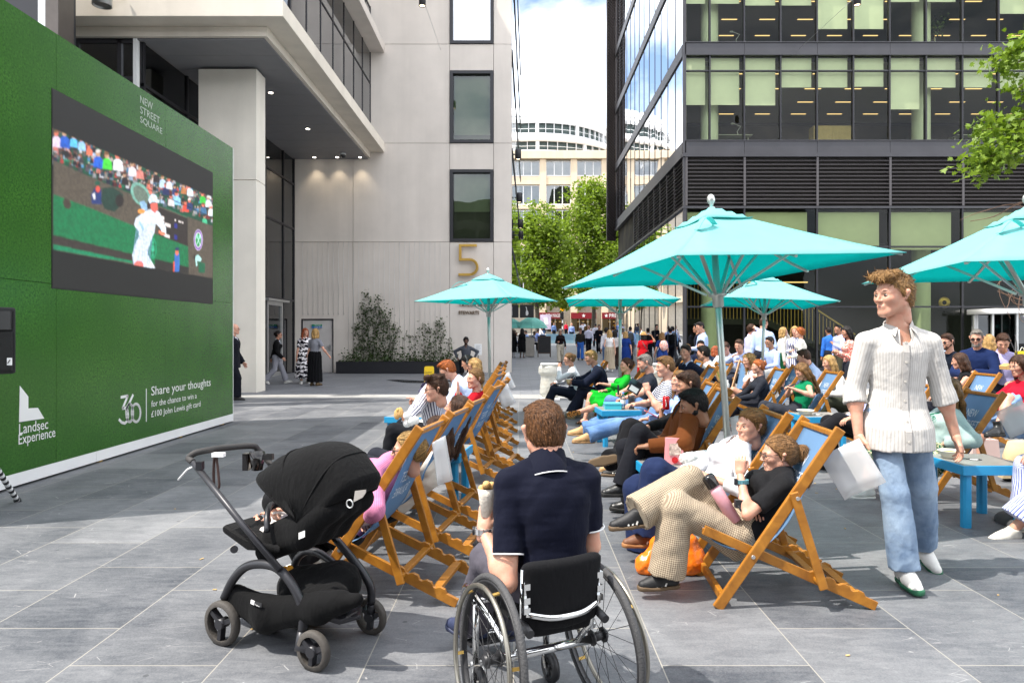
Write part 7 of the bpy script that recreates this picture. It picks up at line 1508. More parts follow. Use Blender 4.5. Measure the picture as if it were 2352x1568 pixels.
# ------------------------------------------------------------------ people
DECK['pelvis'] = DECKX['pelvis'] = (-.13, 0, .40); DECK['lean'] = DECKX['lean'] = -35
SHIRT = lambda c, **k: dict(kind='shirt', col=c, **k)
TEE = lambda c, **k: dict(kind='tee', col=c, sleeve='short', collar=False, **k)
TRS = lambda c, **k: dict(col=c, **k)
DRESS = lambda c, L=.85, s='short', **k: (dict(kind='dress', col=c, sleeve=s, collar=False, **k), dict(kind='skirt', col=c, len=L, **k))
def w_(u, v, d): return ('w', u, v, d)
DKS = ('dress', '#15130f', '#0d0c0b'); WHS = ('sneaker', '#d6d5d0', '#dedcd6'); BOOT = ('boot', '#141414', '#0c0c0c'); TAN = ('sneaker', '#b08a5c', '#8a6a44'); SAMBA = ('sneaker', '#161618', '#5d4a34', '#d4d2cc', '#1a1a1a')
JEAN = dict(col='#4c6b96', pat='wash', col2='#6d8bb2'); DJEAN = dict(col='#25334f', pat='wash', col2='#32456b')
# --- foreground
person('man in an open striped shirt and light jeans walking towards the camera', (2.30, 4.18), -93, 1.84, 'm', 3, pose(WALK, pelvis=(0, 0, .955), hs=1.04, hl=w_(2196, 1005, 4.15), hr=w_(1972, 1000, 4.15), el=(-1, .35, 0), er=(-1, -.35, 0), fr=w_(2078, 1306, 4.06), fl=w_(2118, 1250, 4.40), fdr=(1, -.05, 0), fdl=(1, .1, -.55), kr=(1, 0, 0), kl=(1, .15, 0), head=(-70, 4, 0), dnl=(.15, 1, .1), dnr=(.15, -1, .1), twist=-4, lean=3), 'fair', ('quiff', '#a8804f'), dict(kind='shirt', col='#c6c3be', pat='stripe', col2='#b5b1ac', per=.017, sleeve='rolled', hem=-.105, e=.010, hx=.034, wr=.3, open=.6, buttons=1), dict(col='#6a7f99', pat='wash', col2='#9db0c4', hem=.048, knee=.044, hip=.043, e=.008, wr=.5), ('sneaker', '#dcdad4', '#1f5c40', '#1f5c40', '#e0ded8'), fat=.9)
person('man in a navy polo shirt sitting in the wheelchair, seen from behind', (wm[0]+.045, wm[1]), 115.2, 1.66, 'm', 3, pose(DECK, pelvis=(.07, -.01, .545), hs=1.05, lean=4, roll=-1, twist=-14, bend=-.02, neckf=.3, head=(-10, 14, 0), hc=w_(1248, 990, 2.76), hl=w_(1110, 1216, 2.72), hle=w_(1166, 1338, 2.57), hr=(.34, -.15, .70), el=(-.6, .22, -1), er=(-.6, -.25, -1), hdl=(.15, -.25, 1), dnl=(-.5, 1, 0), pl='grip', pr='grip', fl=(.70, .10, .17), fr=(.68, -.07, .17), kl=(.6, .1, 1), kr=(.6, -.1, 1), fdl=(1, .5, .05), fdr=(1, .1, .05)), 'fair', ('crew', '#6a4526'), dict(kind='polo_shirt', col='#0c0f1f', sleeve='short', hem=-.03, e=.009, wr=.3, pipe=True), dict(col='#4d4a52', e=.010), ('sneaker', '#2b3350', '#3a4058'), fat=.88)
bl_ = TRS
person('woman with a ponytail in a black t-shirt and checked trousers, hand at her face', (1.09, 3.99), 177, 1.60, 'f', 3, pose(DECKX, pelvis=(-.17, 0, .385), lean=-40, bend=-.03, neckf=.9, head=(-2, 4, 0), hc=w_(1786, 1044, 3.98), hl=w_(1700, 1088, 3.93), el=w_(0, 0, 1) if 0 else (.3, .6, -1), hdl=(-.05, -.15, 1), dnl=(.3, 1, 0), pl='hold', hr=w_(1738, 1178, 3.95), er=(-.2, -1, -.6), pr='hold', fl=w_(1530, 1318, 3.88), fr=w_(1462, 1178, 3.90), kl=(.1, .05, 1), kr=(.35, .0, 1), fdl=(1, .1, -.05), fdr=(1, .15, -.12)), 'fair', ('pony', 'light'), TEE('#19191b'), dict(col='#b6a892', pat='check', col2='#6b5c4c', per=.0115, hem=.066, knee=.055, e=.014), SAMBA, extra=('glasses',))
person('woman in a white blouse and wide navy trousers leaning back in her deckchair', (1.09, 4.68), 177, 1.66, 'f', 3, pose(DECK, pelvis=(-.15, 0, .39), lean=-36, neckf=.7, head=(28, 0, 0), hc=w_(1722, 978, 4.62), hl=w_(1632, 1096, 4.45), el=(-.3, .8, -.7), hr=(.02, -.1, .55), fl=w_(1488, 1225, 4.5), fr=w_(1478, 1260, 4.75), kl=(.2, .1, 1), kr=(.2, -.1, 1)), 'fair', ('sleek', 'dblond'), dict(kind='blouse', col='#dedfe2', sleeve='three', collar=True, open=.7, e=.02), dict(col='#1c2746', hem=.07, knee=.062, e=.02), ('sneaker', '#6b442a', '#9a6a3e', '#d8d2c8'))
person('man in a brown blazer and black trousers looking down at his phone', (1.13, 5.78), 176, 1.80, 'm', 3, pose(DECK, pelvis=(-.16, 0, .40), lean=-16, bend=-.03, neckf=.8, head=(2, 15, 0), hc=w_(1590, 930, 5.55), hl=w_(1492, 1024, 5.45), hr=w_(1500, 1018, 5.75), el=(-.4, 1, -.6), er=(-.4, -1, -.6), pl='hold', pr='hold', fl=w_(1432, 1114, 5.55), fr=w_(1452, 1150, 5.72), kl=(.2, .1, 1), kr=(.2, -.1, 1)), 'brown', ('short', 'black'), dict(kind='jacket', col='#5e3315', e=.016, **{'in': '#15151a'}), dict(col='#191a20', e=.016, hem=.05), BOOT, extra=('beard',))
person('sitter in all black with crossed legs holding a red drinks can', (1.33, 6.68), 176, 1.76, 'm', 2, pose(DECKX, lean=-30, neckf=.6, head=(0, 18, 0), hr=w_(1520, 958, 6.5), er=(.3, -.6, -1), hdr=(.1, 0, 1), pr='grip', hl=w_(1478, 985, 6.2), pl='hold', fl=w_(1388, 1058, 6.0), fr=w_(1425, 1075, 6.6), kl=(.3, .05, 1)), 'light', ('short', 'brown'), SHIRT('#141416', collar=False), dict(col='#17171a', e=.018, hem=.055), SAMBA)
person('laughing woman in a light blue shirt holding a pink phone', (1.46, 7.55), 176, 1.64, 'f', 2, pose(DECK, lean=-24, neckf=.4, head=(30, -4, 0), hl=w_(1490, 962, 7.2), hr=w_(1500, 958, 7.4), pl='hold', pr='hold'), 'fair', ('long', 'dblond'), SHIRT('#8ea9dc', open=.8), dict(col='#16171b'), TAN)
person('man in a navy striped tee and jeans with his hand at his mouth', (1.52, 8.42), 176, 1.82, 'm', 2, pose(DECK, lean=-20, neckf=.5, head=(12, 6, 0), hl=w_(1487, 898, 8.2), el=(.4, .7, -1), hdl=(.2, -.2, 1), pl='fist', hr=(.1, -.12, .6), fl=w_(1350, 1000, 8.1), fr=w_(1330, 985, 8.5), kl=(.3, .1, 1), kr=(.3, -.1, 1)), 'fair', ('short', 'dblond'), TEE('#151c33', pat='band', col2='#c9ccd6', per=.024), dict(JEAN), TAN)
person('grey bearded man in a dark shirt reading an e-reader', (1.62, 10.05), 176, 1.80, 'm', 2, pose(DECK, lean=-18, neckf=.6, head=(10, 18, 0), hl=w_(1432, 915, 9.6), hr=w_(1418, 905, 9.8), el=(-.4, 1, -.6), pl='grip', pr='grip', fl=w_(1332, 985, 9.4), kl=(.3, .1, 1)), 'fair', ('crew', 'grey'), TEE('#22262f'), dict(JEAN), TAN, extra=('beard',))
person('woman in a bright green dress with crossed bare legs', (1.42, 11.3), 176, 1.68, 'f', 2, pose(DECKX, lean=-28, neckf=.4, head=(22, 0, 0), hl=w_(1388, 882, 10.9), hr=(.06, -.1, .58), fl=w_(1322, 948, 10.7), fr=w_(1344, 962, 11.2)), 'fair', ('bun', 'brown'), dict(kind='dress', col='#0c9a24', sleeve='three', collar=False), dict(kind='skirt', col='#0c9a24', len=.95), ('sandal', '#8a5f2c', '#1d1409'))
person('blond man in a navy blazer leaning towards his companion with a bottle', (1.36, 12.3), 178, 1.80, 'm', 2, pose(PERCH, pelvis=(-.16, 0, .40), lean=18, head=(10, 14, 0), hl=(.40, .1, .62), hr=(.42, -.1, .66), pl='grip', pr='grip', fl=(.45, .1, .085)), 'fair', ('short', 'blond'), dict(kind='jacket', col='#141a2c', e=.016, **{'in': '#9db6d4'}), dict(col='#171b29'), ('sneaker', '#56584a', '#8a8672'), extra=('glasses',))
person('woman in a white shirt and glasses with her hand to her mouth', (.90, 13.0), 178, 1.66, 'f', 2, pose(DECK, lean=4, neckf=.4, head=(20, 8, 0), hl=(.16, .05, .92), el=(.5, .5, -1), hdl=(.1, -.2, 1), pl='fist', hr=(.25, -.1, .6)), 'fair', ('bun', 'dblond'), SHIRT('#dcdce0'), dict(col='#1c2130'), ('dress', '#5b3a22', '#3a2415'), extra=('glasses',))
bp = K(660, 650, .2); person('baby lying in the pushchair with bare feet on the leg rest', (bp[0], bp[1]), 153.6, .66, 'f', 2, pose(DECK, pelvis=(-.05, 0, -.02), lean=-58, neckf=0, head=(0, 10, 0), hs=1.45, hl=(.2, .12, .25), hr=(.2, -.12, .25), fl=('w', *((402+.3775*400-0), 976+.3775*628, 3.62)), fr=('w', 402+.3775*520, 976+.3775*592, 3.60), fdl=(.5, .1, .8), fdr=(.5, -.1, .8)), 'fair', ('crew', 'blond'), TEE('#b9aeb0'), dict(kind='shorts', col='#c8c2bd'), ('bare',), z=bp[2], fat=1.2)
# --- row on the other side (backs to us)
person('blonde woman in a pink ribbed top with sunglasses in the nearest deckchair', CL[0], 170, 1.66, 'f', 3, pose(DECK, pelvis=(-.13, 0, .39), lean=-36, neckf=.5, head=(16, -2, 0), hs=.92, hc=w_(936, 1035, 4.0), hl=w_(845, 1195, 3.9), hr=(.05, -.12, .52), el=(-.4, .9, -.5), pl='hold', fl=w_(712, 1290, 3.95), fr=w_(742, 1270, 4.1), kl=(.3, .1, 1), kr=(.3, -.1, 1), fdl=(1, .15, 0)), 'fair', ('sleek', 'blond'), dict(kind='knit_top', col='#c87fa0', pat='stripe', col2='#b66c8e', per=.010, sleeve='three', collar=False), dict(col='#161618'), WHS, extra=('sunglasses',))
person('sitter with raised black trousered knee in the second deckchair', CL[1], 170, 1.62, 'f', 2, pose(DECKX, pelvis=(-.16, 0, .35), lean=-48, neckf=.5, head=(10, 0, 0), fl=(.30, .1, .30), kl=(.1, .1, 1)), 'light', ('bob', 'brown'), SHIRT('#cfc8bd'), dict(col='#131315'), BOOT)
person('woman with long brown hair hanging over the canvas of her deckchair', CL[2], 170, 1.64, 'f', 2, pose(DECK, lean=-44, neckf=.2, head=(0, -16, 0)), 'light', ('long', 'brown'), SHIRT('#c9c6cf'), dict(col='#22242c'), WHS)
person('man in a white striped shirt holding a sandwich and gesturing', (CL[3][0]-.12, CL[3][1]), 172, 1.80, 'm', 2, pose(PERCH, pelvis=(-.13, 0, .43), lean=10, neckf=.35, head=(22, 6, 0), hc=w_(1000, 893, 6.75), hl=w_(930, 968, 6.35), el=(-.2, .6, -1), hdl=(.5, 0, .8), pl='grip', hr=w_(970, 922, 6.9), er=(-.2, -.5, -1), hdr=(1, .1, .25), pr='point', dnr=(.2, -.3, 1)), 'fair', ('messy', 'brown'), SHIRT('#e0dfe4', pat='stripe', col2='#4a4660', per=.026), dict(col='#17181d'), BOOT, extra=('glasses',))
person('woman in a red cardigan raising her hand while talking', CL[4], 172, 1.66, 'f', 2, pose(DECK, lean=-26, neckf=.4, head=(45, 0, 0), hl=w_(1052, 905, 7.3), el=(.1, .7, -1), hdl=(0, 0, 1), pl='flat', dnl=(-1, 0, 0)), 'fair', ('sleek', 'dblond'), dict(kind='cardigan', col='#b00f1e', open=1.0), dict(col='#d0c9be'), WHS)
person('ginger haired man in a pale blue shirt bending over his phone', (CL[5][0]+.22, CL[5][1]), 172, 1.82, 'm', 2, pose(PERCH, pelvis=(-.12, 0, .42), lean=34, bend=-.03, neckf=.5, head=(12, 26, 0), hl=(.34, .1, .58), hr=(.36, -.08, .6), pl='hold', pr='hold'), 'fair', ('short', 'ginger'), SHIRT('#b7c6e4'), dict(col='#1b2340'), DKS)
person('blond woman in sunglasses sitting beside the woman with headphones', CL[6], 172, 1.68, 'f', 2, pose(DECK, lean=-18, neckf=.4, head=(16, 4, 0)), 'fair', ('wavy', 'blond'), dict(kind='top', col='#e2e0dc', sleeve='none', collar=False), dict(col='#b9b3a6'), WHS, extra=('sunglasses',))
person('dark haired woman in white with large headphones looking down', CL[7], 172, 1.66, 'f', 2, pose(DECK, pelvis=(-.1, 0, .42), lean=-6, neckf=.4, head=(14, 22, 0), hl=(.25, .1, .6), hr=(.25, -.1, .6)), 'light', ('sleek', 'black'), SHIRT('#dfdee0'), dict(col='#20222b'), WHS, extra=('headphones',))
# --- by the concrete building
person('bald man in a dark suit stepping out from behind the green wall', (W(532, 0, 15.6)[0], 15.6), 5, 1.76, 'm', 2, pose(WALK2, fr=(.14, -.08, .085), fl=(-.10, .08, .085), fdl=(1, 0, 0), fdr=(1, 0, 0)), 'fair', ('bald', 'grey'), dict(kind='jacket', col='#11131b', e=.022, hem=-.10), dict(col='#11131b'), DKS, extra=('glasses',), fat=1.15)
person('dark haired woman in a black jacket and grey trousers walking from the entrance', (W(632, 0, 20.6)[0], 20.7), 12, 1.62, 'f', 2, pose(WALK), 'light', ('bun', 'dark'), dict(kind='jacket', col='#0e0e10', e=.016), dict(col='#93939b', hem=.055), WHS, extra=('glasses',))
person('red haired woman in a black and white zebra patterned dress', (W(697, 0, 20.8)[0], 20.9), -60, 1.70, 'f', 2, pose(STAND, head=(18, 4, 0), hl=(.16, .08, .92)), 'fair', ('long', 'red'), dict(kind='dress', col='#e6e2e4', pat='zebra', col2='#17131d', per=.13, sleeve='short', collar=False), dict(kind='skirt', col='#e6e2e4', pat='zebra', col2='#17131d', per=.13, len=.80, flare=.16), WHS, group=None)
person('blonde woman in a grey t-shirt and long black skirt, seen from behind', (W(723, 0, 20)[0], 20.0), 75, 1.68, 'f', 2, pose(STAND, hr=(.10, -.42, .92), pr='hold', head=(28, 0, 0)), 'fair', ('bob', 'blond'), TEE('#7c7d84', hem=-.02), dict(kind='skirt', col='#0c0c0f', len=.86, flare=.125), ('dress', '#6b5330', '#3a2c1a'))
person('man in a grey quarter zip jumper sitting on the planter edge', (W(1070, 0, 25.6)[0], 25.7), -88, 1.76, 'm', 1, pose(LEDGE, pelvis=(0, 0, .56), lean=2, hl=(.02, .32, .62), hr=(.02, -.32, .62), head=(4, 4, 0)), 'dark', ('curly', 'black'), SHIRT('#4a4d54', open=.5), dict(col='#131418'), DKS, extra=('beard',))
# --- back rows in front of the glass office
person('curly blonde woman in a white sleeveless top eating with her fingers', (3.72, 11.3), 180, 1.70, 'f', 2, pose(DECKX, pelvis=(-.15, 0, .42), lean=2, neckf=.5, head=(18, 10, 0), hl=w_(1737, 894, 10.9), hr=w_(1722, 868, 11.1), er=(.3, -.7, -1), pl='hold', pr='hold', hdr=(.2, 0, 1), fr=(.3, -.05, .085), fl=(.55, .02, .34)), 'fair', ('curly_long', 'blond'), dict(kind='top', col='#ded7da', sleeve='none', collar=False), dict(kind='skirt', col='#131316', len=.62), ('bare',))
person('woman in a green sleeveless top looking at her phone', (3.80, 9.75), 178, 1.66, 'f', 2, pose(DECK, lean=-22, neckf=.6, head=(12, 28, 0), hl=w_(1822, 893, 9.4), hr=w_(1815, 890, 9.6), pl='hold', pr='hold'), 'fair', ('long', 'dblond'), dict(kind='top', col='#06724a', sleeve='none', collar=False), dict(col='#2c2e35'), WHS)
person('man in a navy jumper holding a baguette sandwich', (3.02, 12.2), 205, 1.82, 'm', 2, pose(PERCH, lean=12, head=(20, 8, 0), hl=w_(1650, 876, 11.7), hr=w_(1634, 882, 11.9), pl='grip', pr='grip'), 'fair', ('short', 'dark'), SHIRT('#131a2e', ccol='#a9bbd8'), dict(col='#20232e'), DKS)
person('dark haired man in a crisp white shirt sitting with his back half turned', (3.35, 12.0), 175, 1.80, 'm', 2, pose(PERCH, lean=16, head=(-20, 6, 0)), 'fair', ('short', 'dark'), SHIRT('#e4e4e8'), dict(col='#1b1c24'), DKS)
person('woman with a hair bun in a black t-shirt on the concrete bench', (W(1588, 0, 15.4)[0], 15.75), 80, 1.66, 'f', 1, pose(LEDGE, pelvis=(0, 0, .54), lean=6), 'light', ('bun', 'dblond'), TEE('#121214'), dict(col='#17181c'), DKS, fat=1.15)
person('bearded man in a navy t-shirt sitting on the bench', (W(1622, 0, 15.2)[0], 15.6), -110, 1.80, 'm', 1, pose(LEDGE, pelvis=(0, 0, .54), lean=16, hl=(.3, .1, .6), hr=(.35, -.2, .5), head=(6, 6, 0)), 'light', ('short', 'dark'), TEE('#141c33'), dict(col='#23262f'), DKS, extra=('beard',))
person('man with glasses standing in a pale blue shirt holding his phone', (W(1615, 0, 18)[0], 18), 185, 1.84, 'm', 1, pose(STAND, head=(10, 14, 0), hl=(.34, .12, 1.08), hr=(.34, -.1, 1.06), pl='hold', pr='hold'), 'fair', ('short', 'dark'), SHIRT('#aabfe4'), dict(col='#1f2430'), DKS, extra=('glasses',))
person('man in dark navy standing just behind the one checking his phone', (W(1606, 0, 18.8)[0], 18.8), 150, 1.80, 'm', 1, pose(STAND), 'tan', ('short', 'black'), SHIRT('#121726'), dict(col='#171a22'), DKS)
person('red haired woman seen from behind on the bench', (W(1650, 0, 16.3)[0], 16.4), 95, 1.62, 'f', 1, pose(LEDGE, pelvis=(0, 0, .52), lean=8), 'fair', ('bob', 'red'), SHIRT('#2f3a4c', collar=False), dict(col='#1f2129'), DKS)
person('brown haired man in a white shirt bowing over his lunch', (W(1690, 0, 14.8)[0], 15.3), -120, 1.80, 'm', 1, pose(LEDGE, pelvis=(0, 0, .55), lean=22, head=(0, 28, 0), hl=(.34, .1, .8), hr=(.34, -.1, .8), pl='hold', pr='hold'), 'fair', ('short', 'brown'), SHIRT('#e2e4ea'), dict(col='#232733'), DKS)
person('man in a pale blue shirt eating from a cardboard bowl', (W(1730, 0, 14.3)[0], 15.0), -125, 1.82, 'm', 1, pose(LEDGE, pelvis=(0, 0, .55), lean=14, head=(-6, 14, 0), hl=(.36, .08, .86), hr=(.30, -.12, .98), er=(.2, -.8, -.6), pl='hold', pr='hold'), 'fair', ('short', 'brown'), SHIRT('#b3c3e8'), dict(col='#2a2e3a'), DKS)
person('man in a lilac shirt with his arm raised to his head', (W(1722, 0, 18.6)[0], 18.6), 10, 1.76, 'm', 1, pose(STAND, hr=(.10, -.14, 1.66), er=(.6, -.7, .1), hdr=(-.3, .6, .5), pr='hold'), 'fair', ('curly', 'brown'), SHIRT('#b8b9df'), dict(col='#2b2f3b'), DKS)
person('tall man in a pale blue shirt standing with his back turned', (W(1755, 0, 17.2)[0], 17.3), 72, 1.93, 'm', 1, pose(STAND, head=(-40, 6, 0), hr=(.26, -.22, 1.02)), 'fair', ('short', 'brown'), SHIRT('#adc0e2'), dict(col='#22252e'), DKS, extra=('glasses',))
person('blonde woman with glasses in a cream top touching her hair', (W(1795, 0, 18.4)[0], 18.4), -10, 1.70, 'f', 1, pose(STAND, hl=(.14, .10, 1.58), el=(.6, .7, .1), hdl=(-.2, -.6, .5), pl='flat'), 'fair', ('bob', 'blond'), SHIRT('#cfc9c2', collar=False), dict(kind='skirt', col='#114a2c', len=.7), DKS, extra=('glasses',))
person('man with glasses in a blue shirt on the bench, facing sideways', (W(1802, 0, 15.3)[0], 15.9), 195, 1.80, 'm', 1, pose(LEDGE, pelvis=(0, 0, .60), lean=8, head=(8, 6, 0)), 'olive', ('short', 'dark'), SHIRT('#9fb2e0'), dict(col='#22283a'), DKS, extra=('glasses',))
person('blonde woman in a navy striped shirt dress laughing', (W(1826, 0, 17.4)[0], 17.4), -110, 1.72, 'f', 1, pose(STAND, head=(-8, 10, 0), hr=(.22, -.1, 1.1), hl=(.2, .14, 1.0)), 'fair', ('long', 'blond'), dict(kind='dress', col='#e4e4ea', pat='stripe', col2='#1b2a6b', per=.06, sleeve='three'), dict(kind='skirt', col='#e4e4ea', pat='stripe', col2='#1b2a6b', per=.06, len=.75), DKS)
person('woman with curled ginger hair in a white knitted jumper', (W(1846, 0, 16.6)[0], 16.7), 150, 1.66, 'f', 1, pose(STAND, hl=(.24, .1, 1.0)), 'fair', ('curly', 'ginger'), SHIRT('#d9d6cb', collar=False), dict(col='#20242e'), DKS)
person('man in a pale blue shirt gesturing by the lobby glass', (W(1929, 0, 19.5)[0], 19.5), 190, 1.78, 'm', 1, pose(STAND, hl=(.24, .06, 1.20), el=(.2, .7, -1), hdl=(.2, -.5, .6), pl='hold'), 'tan', ('crew', 'black'), SHIRT('#aab4e2'), dict(col='#3c3a2d'), DKS)
person('person in a blue shirt facing away near the lobby glass', (W(1905, 0, 22)[0], 22), 100, 1.74, 'm', 1, STAND, 'tan', ('short', 'dark'), SHIRT('#2f66b8'), dict(col='#20242e'), DKS)
person('woman in a red floral blouse eating beside the walking man', (W(1975, 0, 13.6)[0], 14), 175, 1.68, 'f', 1, pose(STAND, head=(10, 14, 0), hl=(.26, .08, 1.18), hr=(.26, -.08, 1.16), pl='hold', pr='hold'), 'light', ('long', 'dark'), dict(kind='blouse', col='#c8402f', pat='print', col2='#e0c9bd', collar=False), dict(col='#23252e'), DKS)
person('woman with long golden hair leaning forward behind the walking man', (4.95, 10.6), 185, 1.66, 'f', 1, pose(PERCH, lean=20, head=(0, 10, 0)), 'fair', ('long', 'blond'), SHIRT('#d8d5cf'), dict(col='#3a3d30'), DKS)
person('brown haired man in a pale blue shirt bending low, head turned away', (5.05, 11.6), 175, 1.78, 'm', 1, pose(PERCH, lean=24, head=(-30, 16, 0)), 'fair', ('short', 'brown'), SHIRT('#aebfe0'), dict(col='#22252e'), DKS)
person('ginger woman with a low bun half hidden by the curly blonde woman', (3.45, 10.75), 178, 1.60, 'f', 1, pose(DECK, lean=-8, pelvis=(-.3, 0, .40)), 'fair', ('bun', 'ginger'), SHIRT('#23262e', collar=False), dict(col='#1c1e26'), DKS)
# --- ledge at the side
person('grey haired man with sunglasses in a navy sweatshirt sitting on the ledge', (W(2246, 0, 10.6)[0], 10.55), 215, 1.84, 'm', 2, pose(LEDGE, pelvis=(0, 0, .70), lean=8, head=(14, 14, 0), hl=(.30, .05, .88), hr=(.34, -.05, .84), fl=(.48, .13, .10), pl='hold', pr='hold'), 'fair', ('crew', 'grey'), dict(kind='sweatshirt', col='#15244a', collar=False, e=.022), dict(col='#20222a'), DKS, extra=('sunglasses', 'beard'), fat=1.1)
person('brown haired man in mirrored sunglasses and a dark tee on the ledge', (W(2205, 0, 11)[0], 11.1), 200, 1.80, 'm', 2, pose(LEDGE, pelvis=(0, 0, .68), lean=14, head=(4, 12, 0)), 'fair', ('short', 'brown'), TEE('#121a28'), dict(col='#20222a'), DKS, extra=('sunglasses', 'beard'))
person('man in a lavender short sleeved shirt with a lanyard opening a lunch box', (W(2316, 0, 10.3)[0], 10.4), 228, 1.82, 'm', 2, pose(LEDGE, pelvis=(0, 0, .68), lean=10, head=(10, 30, 0), hl=(.38, .16, .78), hr=(.38, -.18, .78), pl='hold', pr='hold'), 'fair', ('short', 'brown'), dict(kind='shirt', col='#b3addb', sleeve='short'), dict(col='#22242c'), DKS)
person('golden haired woman seen from behind the man with sunglasses', (W(2282, 0, 12)[0], 12.1), 60, 1.62, 'f', 1, pose(STAND, pelvis=(0, 0, .80)), 'fair', ('wavy', 'blond'), SHIRT('#c9c3ba', collar=False), dict(col='#2a2c33'), DKS)
person('person in a light blue shirt at the back of the ledge', (W(2188, 0, 12.5)[0], 12.6), 120, 1.70, 'm', 1, pose(LEDGE, pelvis=(0, 0, .68)), 'tan', ('curly', 'black'), SHIRT('#9fb6e2'), dict(col='#22242c'), DKS)
person('black haired man in a white polo shirt eating in his deckchair', (5.72, 9.3), 178, 1.78, 'm', 2, pose(PERCH, pelvis=(-.12, 0, .46), lean=16, head=(8, 0, 0), hl=(.42, .10, .74), hr=(.40, -.08, .76), pl='hold', pr='hold'), 'light', ('short', 'black'), dict(kind='shirt', col='#dcd6da', sleeve='short'), dict(col='#23252d'), WHS)
person('brown haired woman in a black sleeveless top, half hidden by his arm', (W(2212, 0, 9.9)[0], 9.9), 150, 1.66, 'f', 1, pose(PERCH, pelvis=(-.1, 0, .50), lean=8), 'fair', ('bob', 'brown'), dict(kind='top', col='#141417', sleeve='none', collar=False), dict(col='#1c1d23'), DKS)
person('woman with straight blonde hair in a pale denim jacket and floral dress', (3.62, 6.30), 170, 1.66, 'f', 2, pose(DECK, lean=-26, neckf=.3, head=(6, 6, 0), hl=w_(2175, 1018, 6.1), hr=(.1, -.1, .6)), 'fair', ('long', 'dblond'), dict(kind='jacket', col='#8fa3a3', pat='wash', col2='#a9bcb8', e=.018, **{'in': '#1a5a45'}), dict(kind='skirt', col='#175a44', pat='print', col2='#c9c4a0', len=1.3), WHS)
person('sitter in a blue checked shirt and black trousers behind the walking man', (3.72, 7.45), 178, 1.80, 'm', 2, pose(DECKX, lean=-26, neckf=.4, head=(0, 12, 0), hl=w_(1890, 985, 7.1), hr=w_(1905, 990, 7.3), fl=(.60, .06, .30), fr=(.28, -.1, .085)), 'fair', ('short', 'brown'), SHIRT('#cfd3ee', pat='check', col2='#39479a', per=.02), dict(col='#17171b'), DKS)
person('seated person in blue striped wide trousers and white trainers at the picture edge', (4.18, 5.02), 180, 1.70, 'f', 2, pose(PERCH, pelvis=(-.10, 0, .48), lean=2, fl=w_(2325, 1218, 5.03), fr=(.30, -.16, .085), kl=(.5, .1, 1), kr=(.4, -.1, 1)), 'fair', ('long', 'brown'), SHIRT('#d8d5ce'), dict(col='#d3d6e6', pat='stripe', col2='#5b66a8', per=.022, hem=.085, knee=.06, len=.78), ('sneaker', '#d6d2c8', '#c9c2b2'))
person('person in a red top and denim skirt with crossed legs and black boots', (5.55, 7.55), 184, 1.68, 'f', 2, pose(LEDGE, pelvis=(0, 0, .52), lean=-4, fl=w_(2290, 985, 7.3), fr=(.42, -.1, .085), hl=(.34, .04, .72), pl='flat', kl=(.5, 0, 1)), 'fair', ('long', 'brown'), SHIRT('#b3122a', collar=False), dict(kind='skirt', col='#5f7da8', pat='wash', col2='#86a1c4', len=.95), BOOT)
# --- walkers in the alley
def al(label, u, d, face, H, sex, p, *a, **k): return person(label, (W(u, 0, d)[0], d), face, H, sex, 1 if d < 45 else 0, p, *a, z=ZS(d), **k)
al('white haired woman in sunglasses, dark blouse and cream trousers walking in the alley', 1287, 33.5, -88, 1.72, 'f', pose(WALK2, hr=(.22, -.14, 1.08)), 'fair', ('bob', 'white'), SHIRT('#1b1417'), dict(col='#b9b09f', hem=.06), ('dress', '#4a2a18', '#2a1a10'), extra=('sunglasses',))
al('man in a beige cap, dark jumper and bright blue jeans', 1333, 36, -92, 1.74, 'm', pose(WALK), 'fair', ('short', 'grey'), SHIRT('#2b2823'), dict(col='#2f5fae'), DKS, extra=('cap', 'sunglasses'))
al('bald man in a white shirt and dark trousers walking away', 1352, 41, 88, 1.80, 'm', pose(WALK2), 'fair', ('bald', 'grey'), SHIRT('#d3d3e6'), dict(col='#12131c'), DKS)
al('young man in a dark jumper looking at his phone, facing us', 1376, 43, -96, 1.80, 'm', pose(WALK, hl=(.3, .08, 1.1), pl='hold'), 'fair', ('messy', 'dark'), SHIRT('#10131f'), dict(col='#12131a'), DKS)
al('man in a white shirt walking away, farther than the bald one', 1368, 52, 90, 1.80, 'm', WALK, 'light', ('short', 'dark'), SHIRT('#d6d6e4'), dict(col='#141520'), DKS)
al('woman with very long fair hair in a cream satin skirt', 1400, 27.5, 80, 1.70, 'f', pose(WALK2, hl=(.2, .16, 1.0)), 'fair', ('long', 'blond'), dict(kind='top', col='#dcd9d6', sleeve='none', collar=False), dict(kind='skirt', col='#a89a84', len=.86, flare=.12), WHS)
al('curly dark haired man in a pale loose shirt beside her', 1393, 31, 84, 1.80, 'm', WALK, 'light', ('curly', 'dark'), SHIRT('#c2c0c4'), dict(JEAN), WHS)
al('dark haired woman in brown trousers walking just ahead of the cream skirt', 1412, 29.5, 84, 1.70, 'f', WALK, 'light', ('long', 'dark'), SHIRT('#b7b2b0'), dict(col='#2c211c'), DKS)
al('man in a blue shirt mostly hidden by the curly haired man', 1409, 38, 88, 1.80, 'm', WALK, 'light', ('short', 'brown'), SHIRT('#9dafe0'), dict(col='#141520'), DKS)
al('man in a mustard cap and white tee by the parasol pole', 1432, 33, 120, 1.76, 'm', pose(WALK, capc='#5a4a2a', capp='#b0852c'), 'fair', ('short', 'grey'), TEE('#dcdce4'), dict(col='#494a4c'), DKS, extra=('cap', 'glasses'))
mb_ = al('man in a light blue shirt with a grey backpack', 1448, 35, 86, 1.82, 'm', WALK2, 'light', ('crew', 'dark'), SHIRT('#93b5e2'), dict(col='#474a50'), DKS)
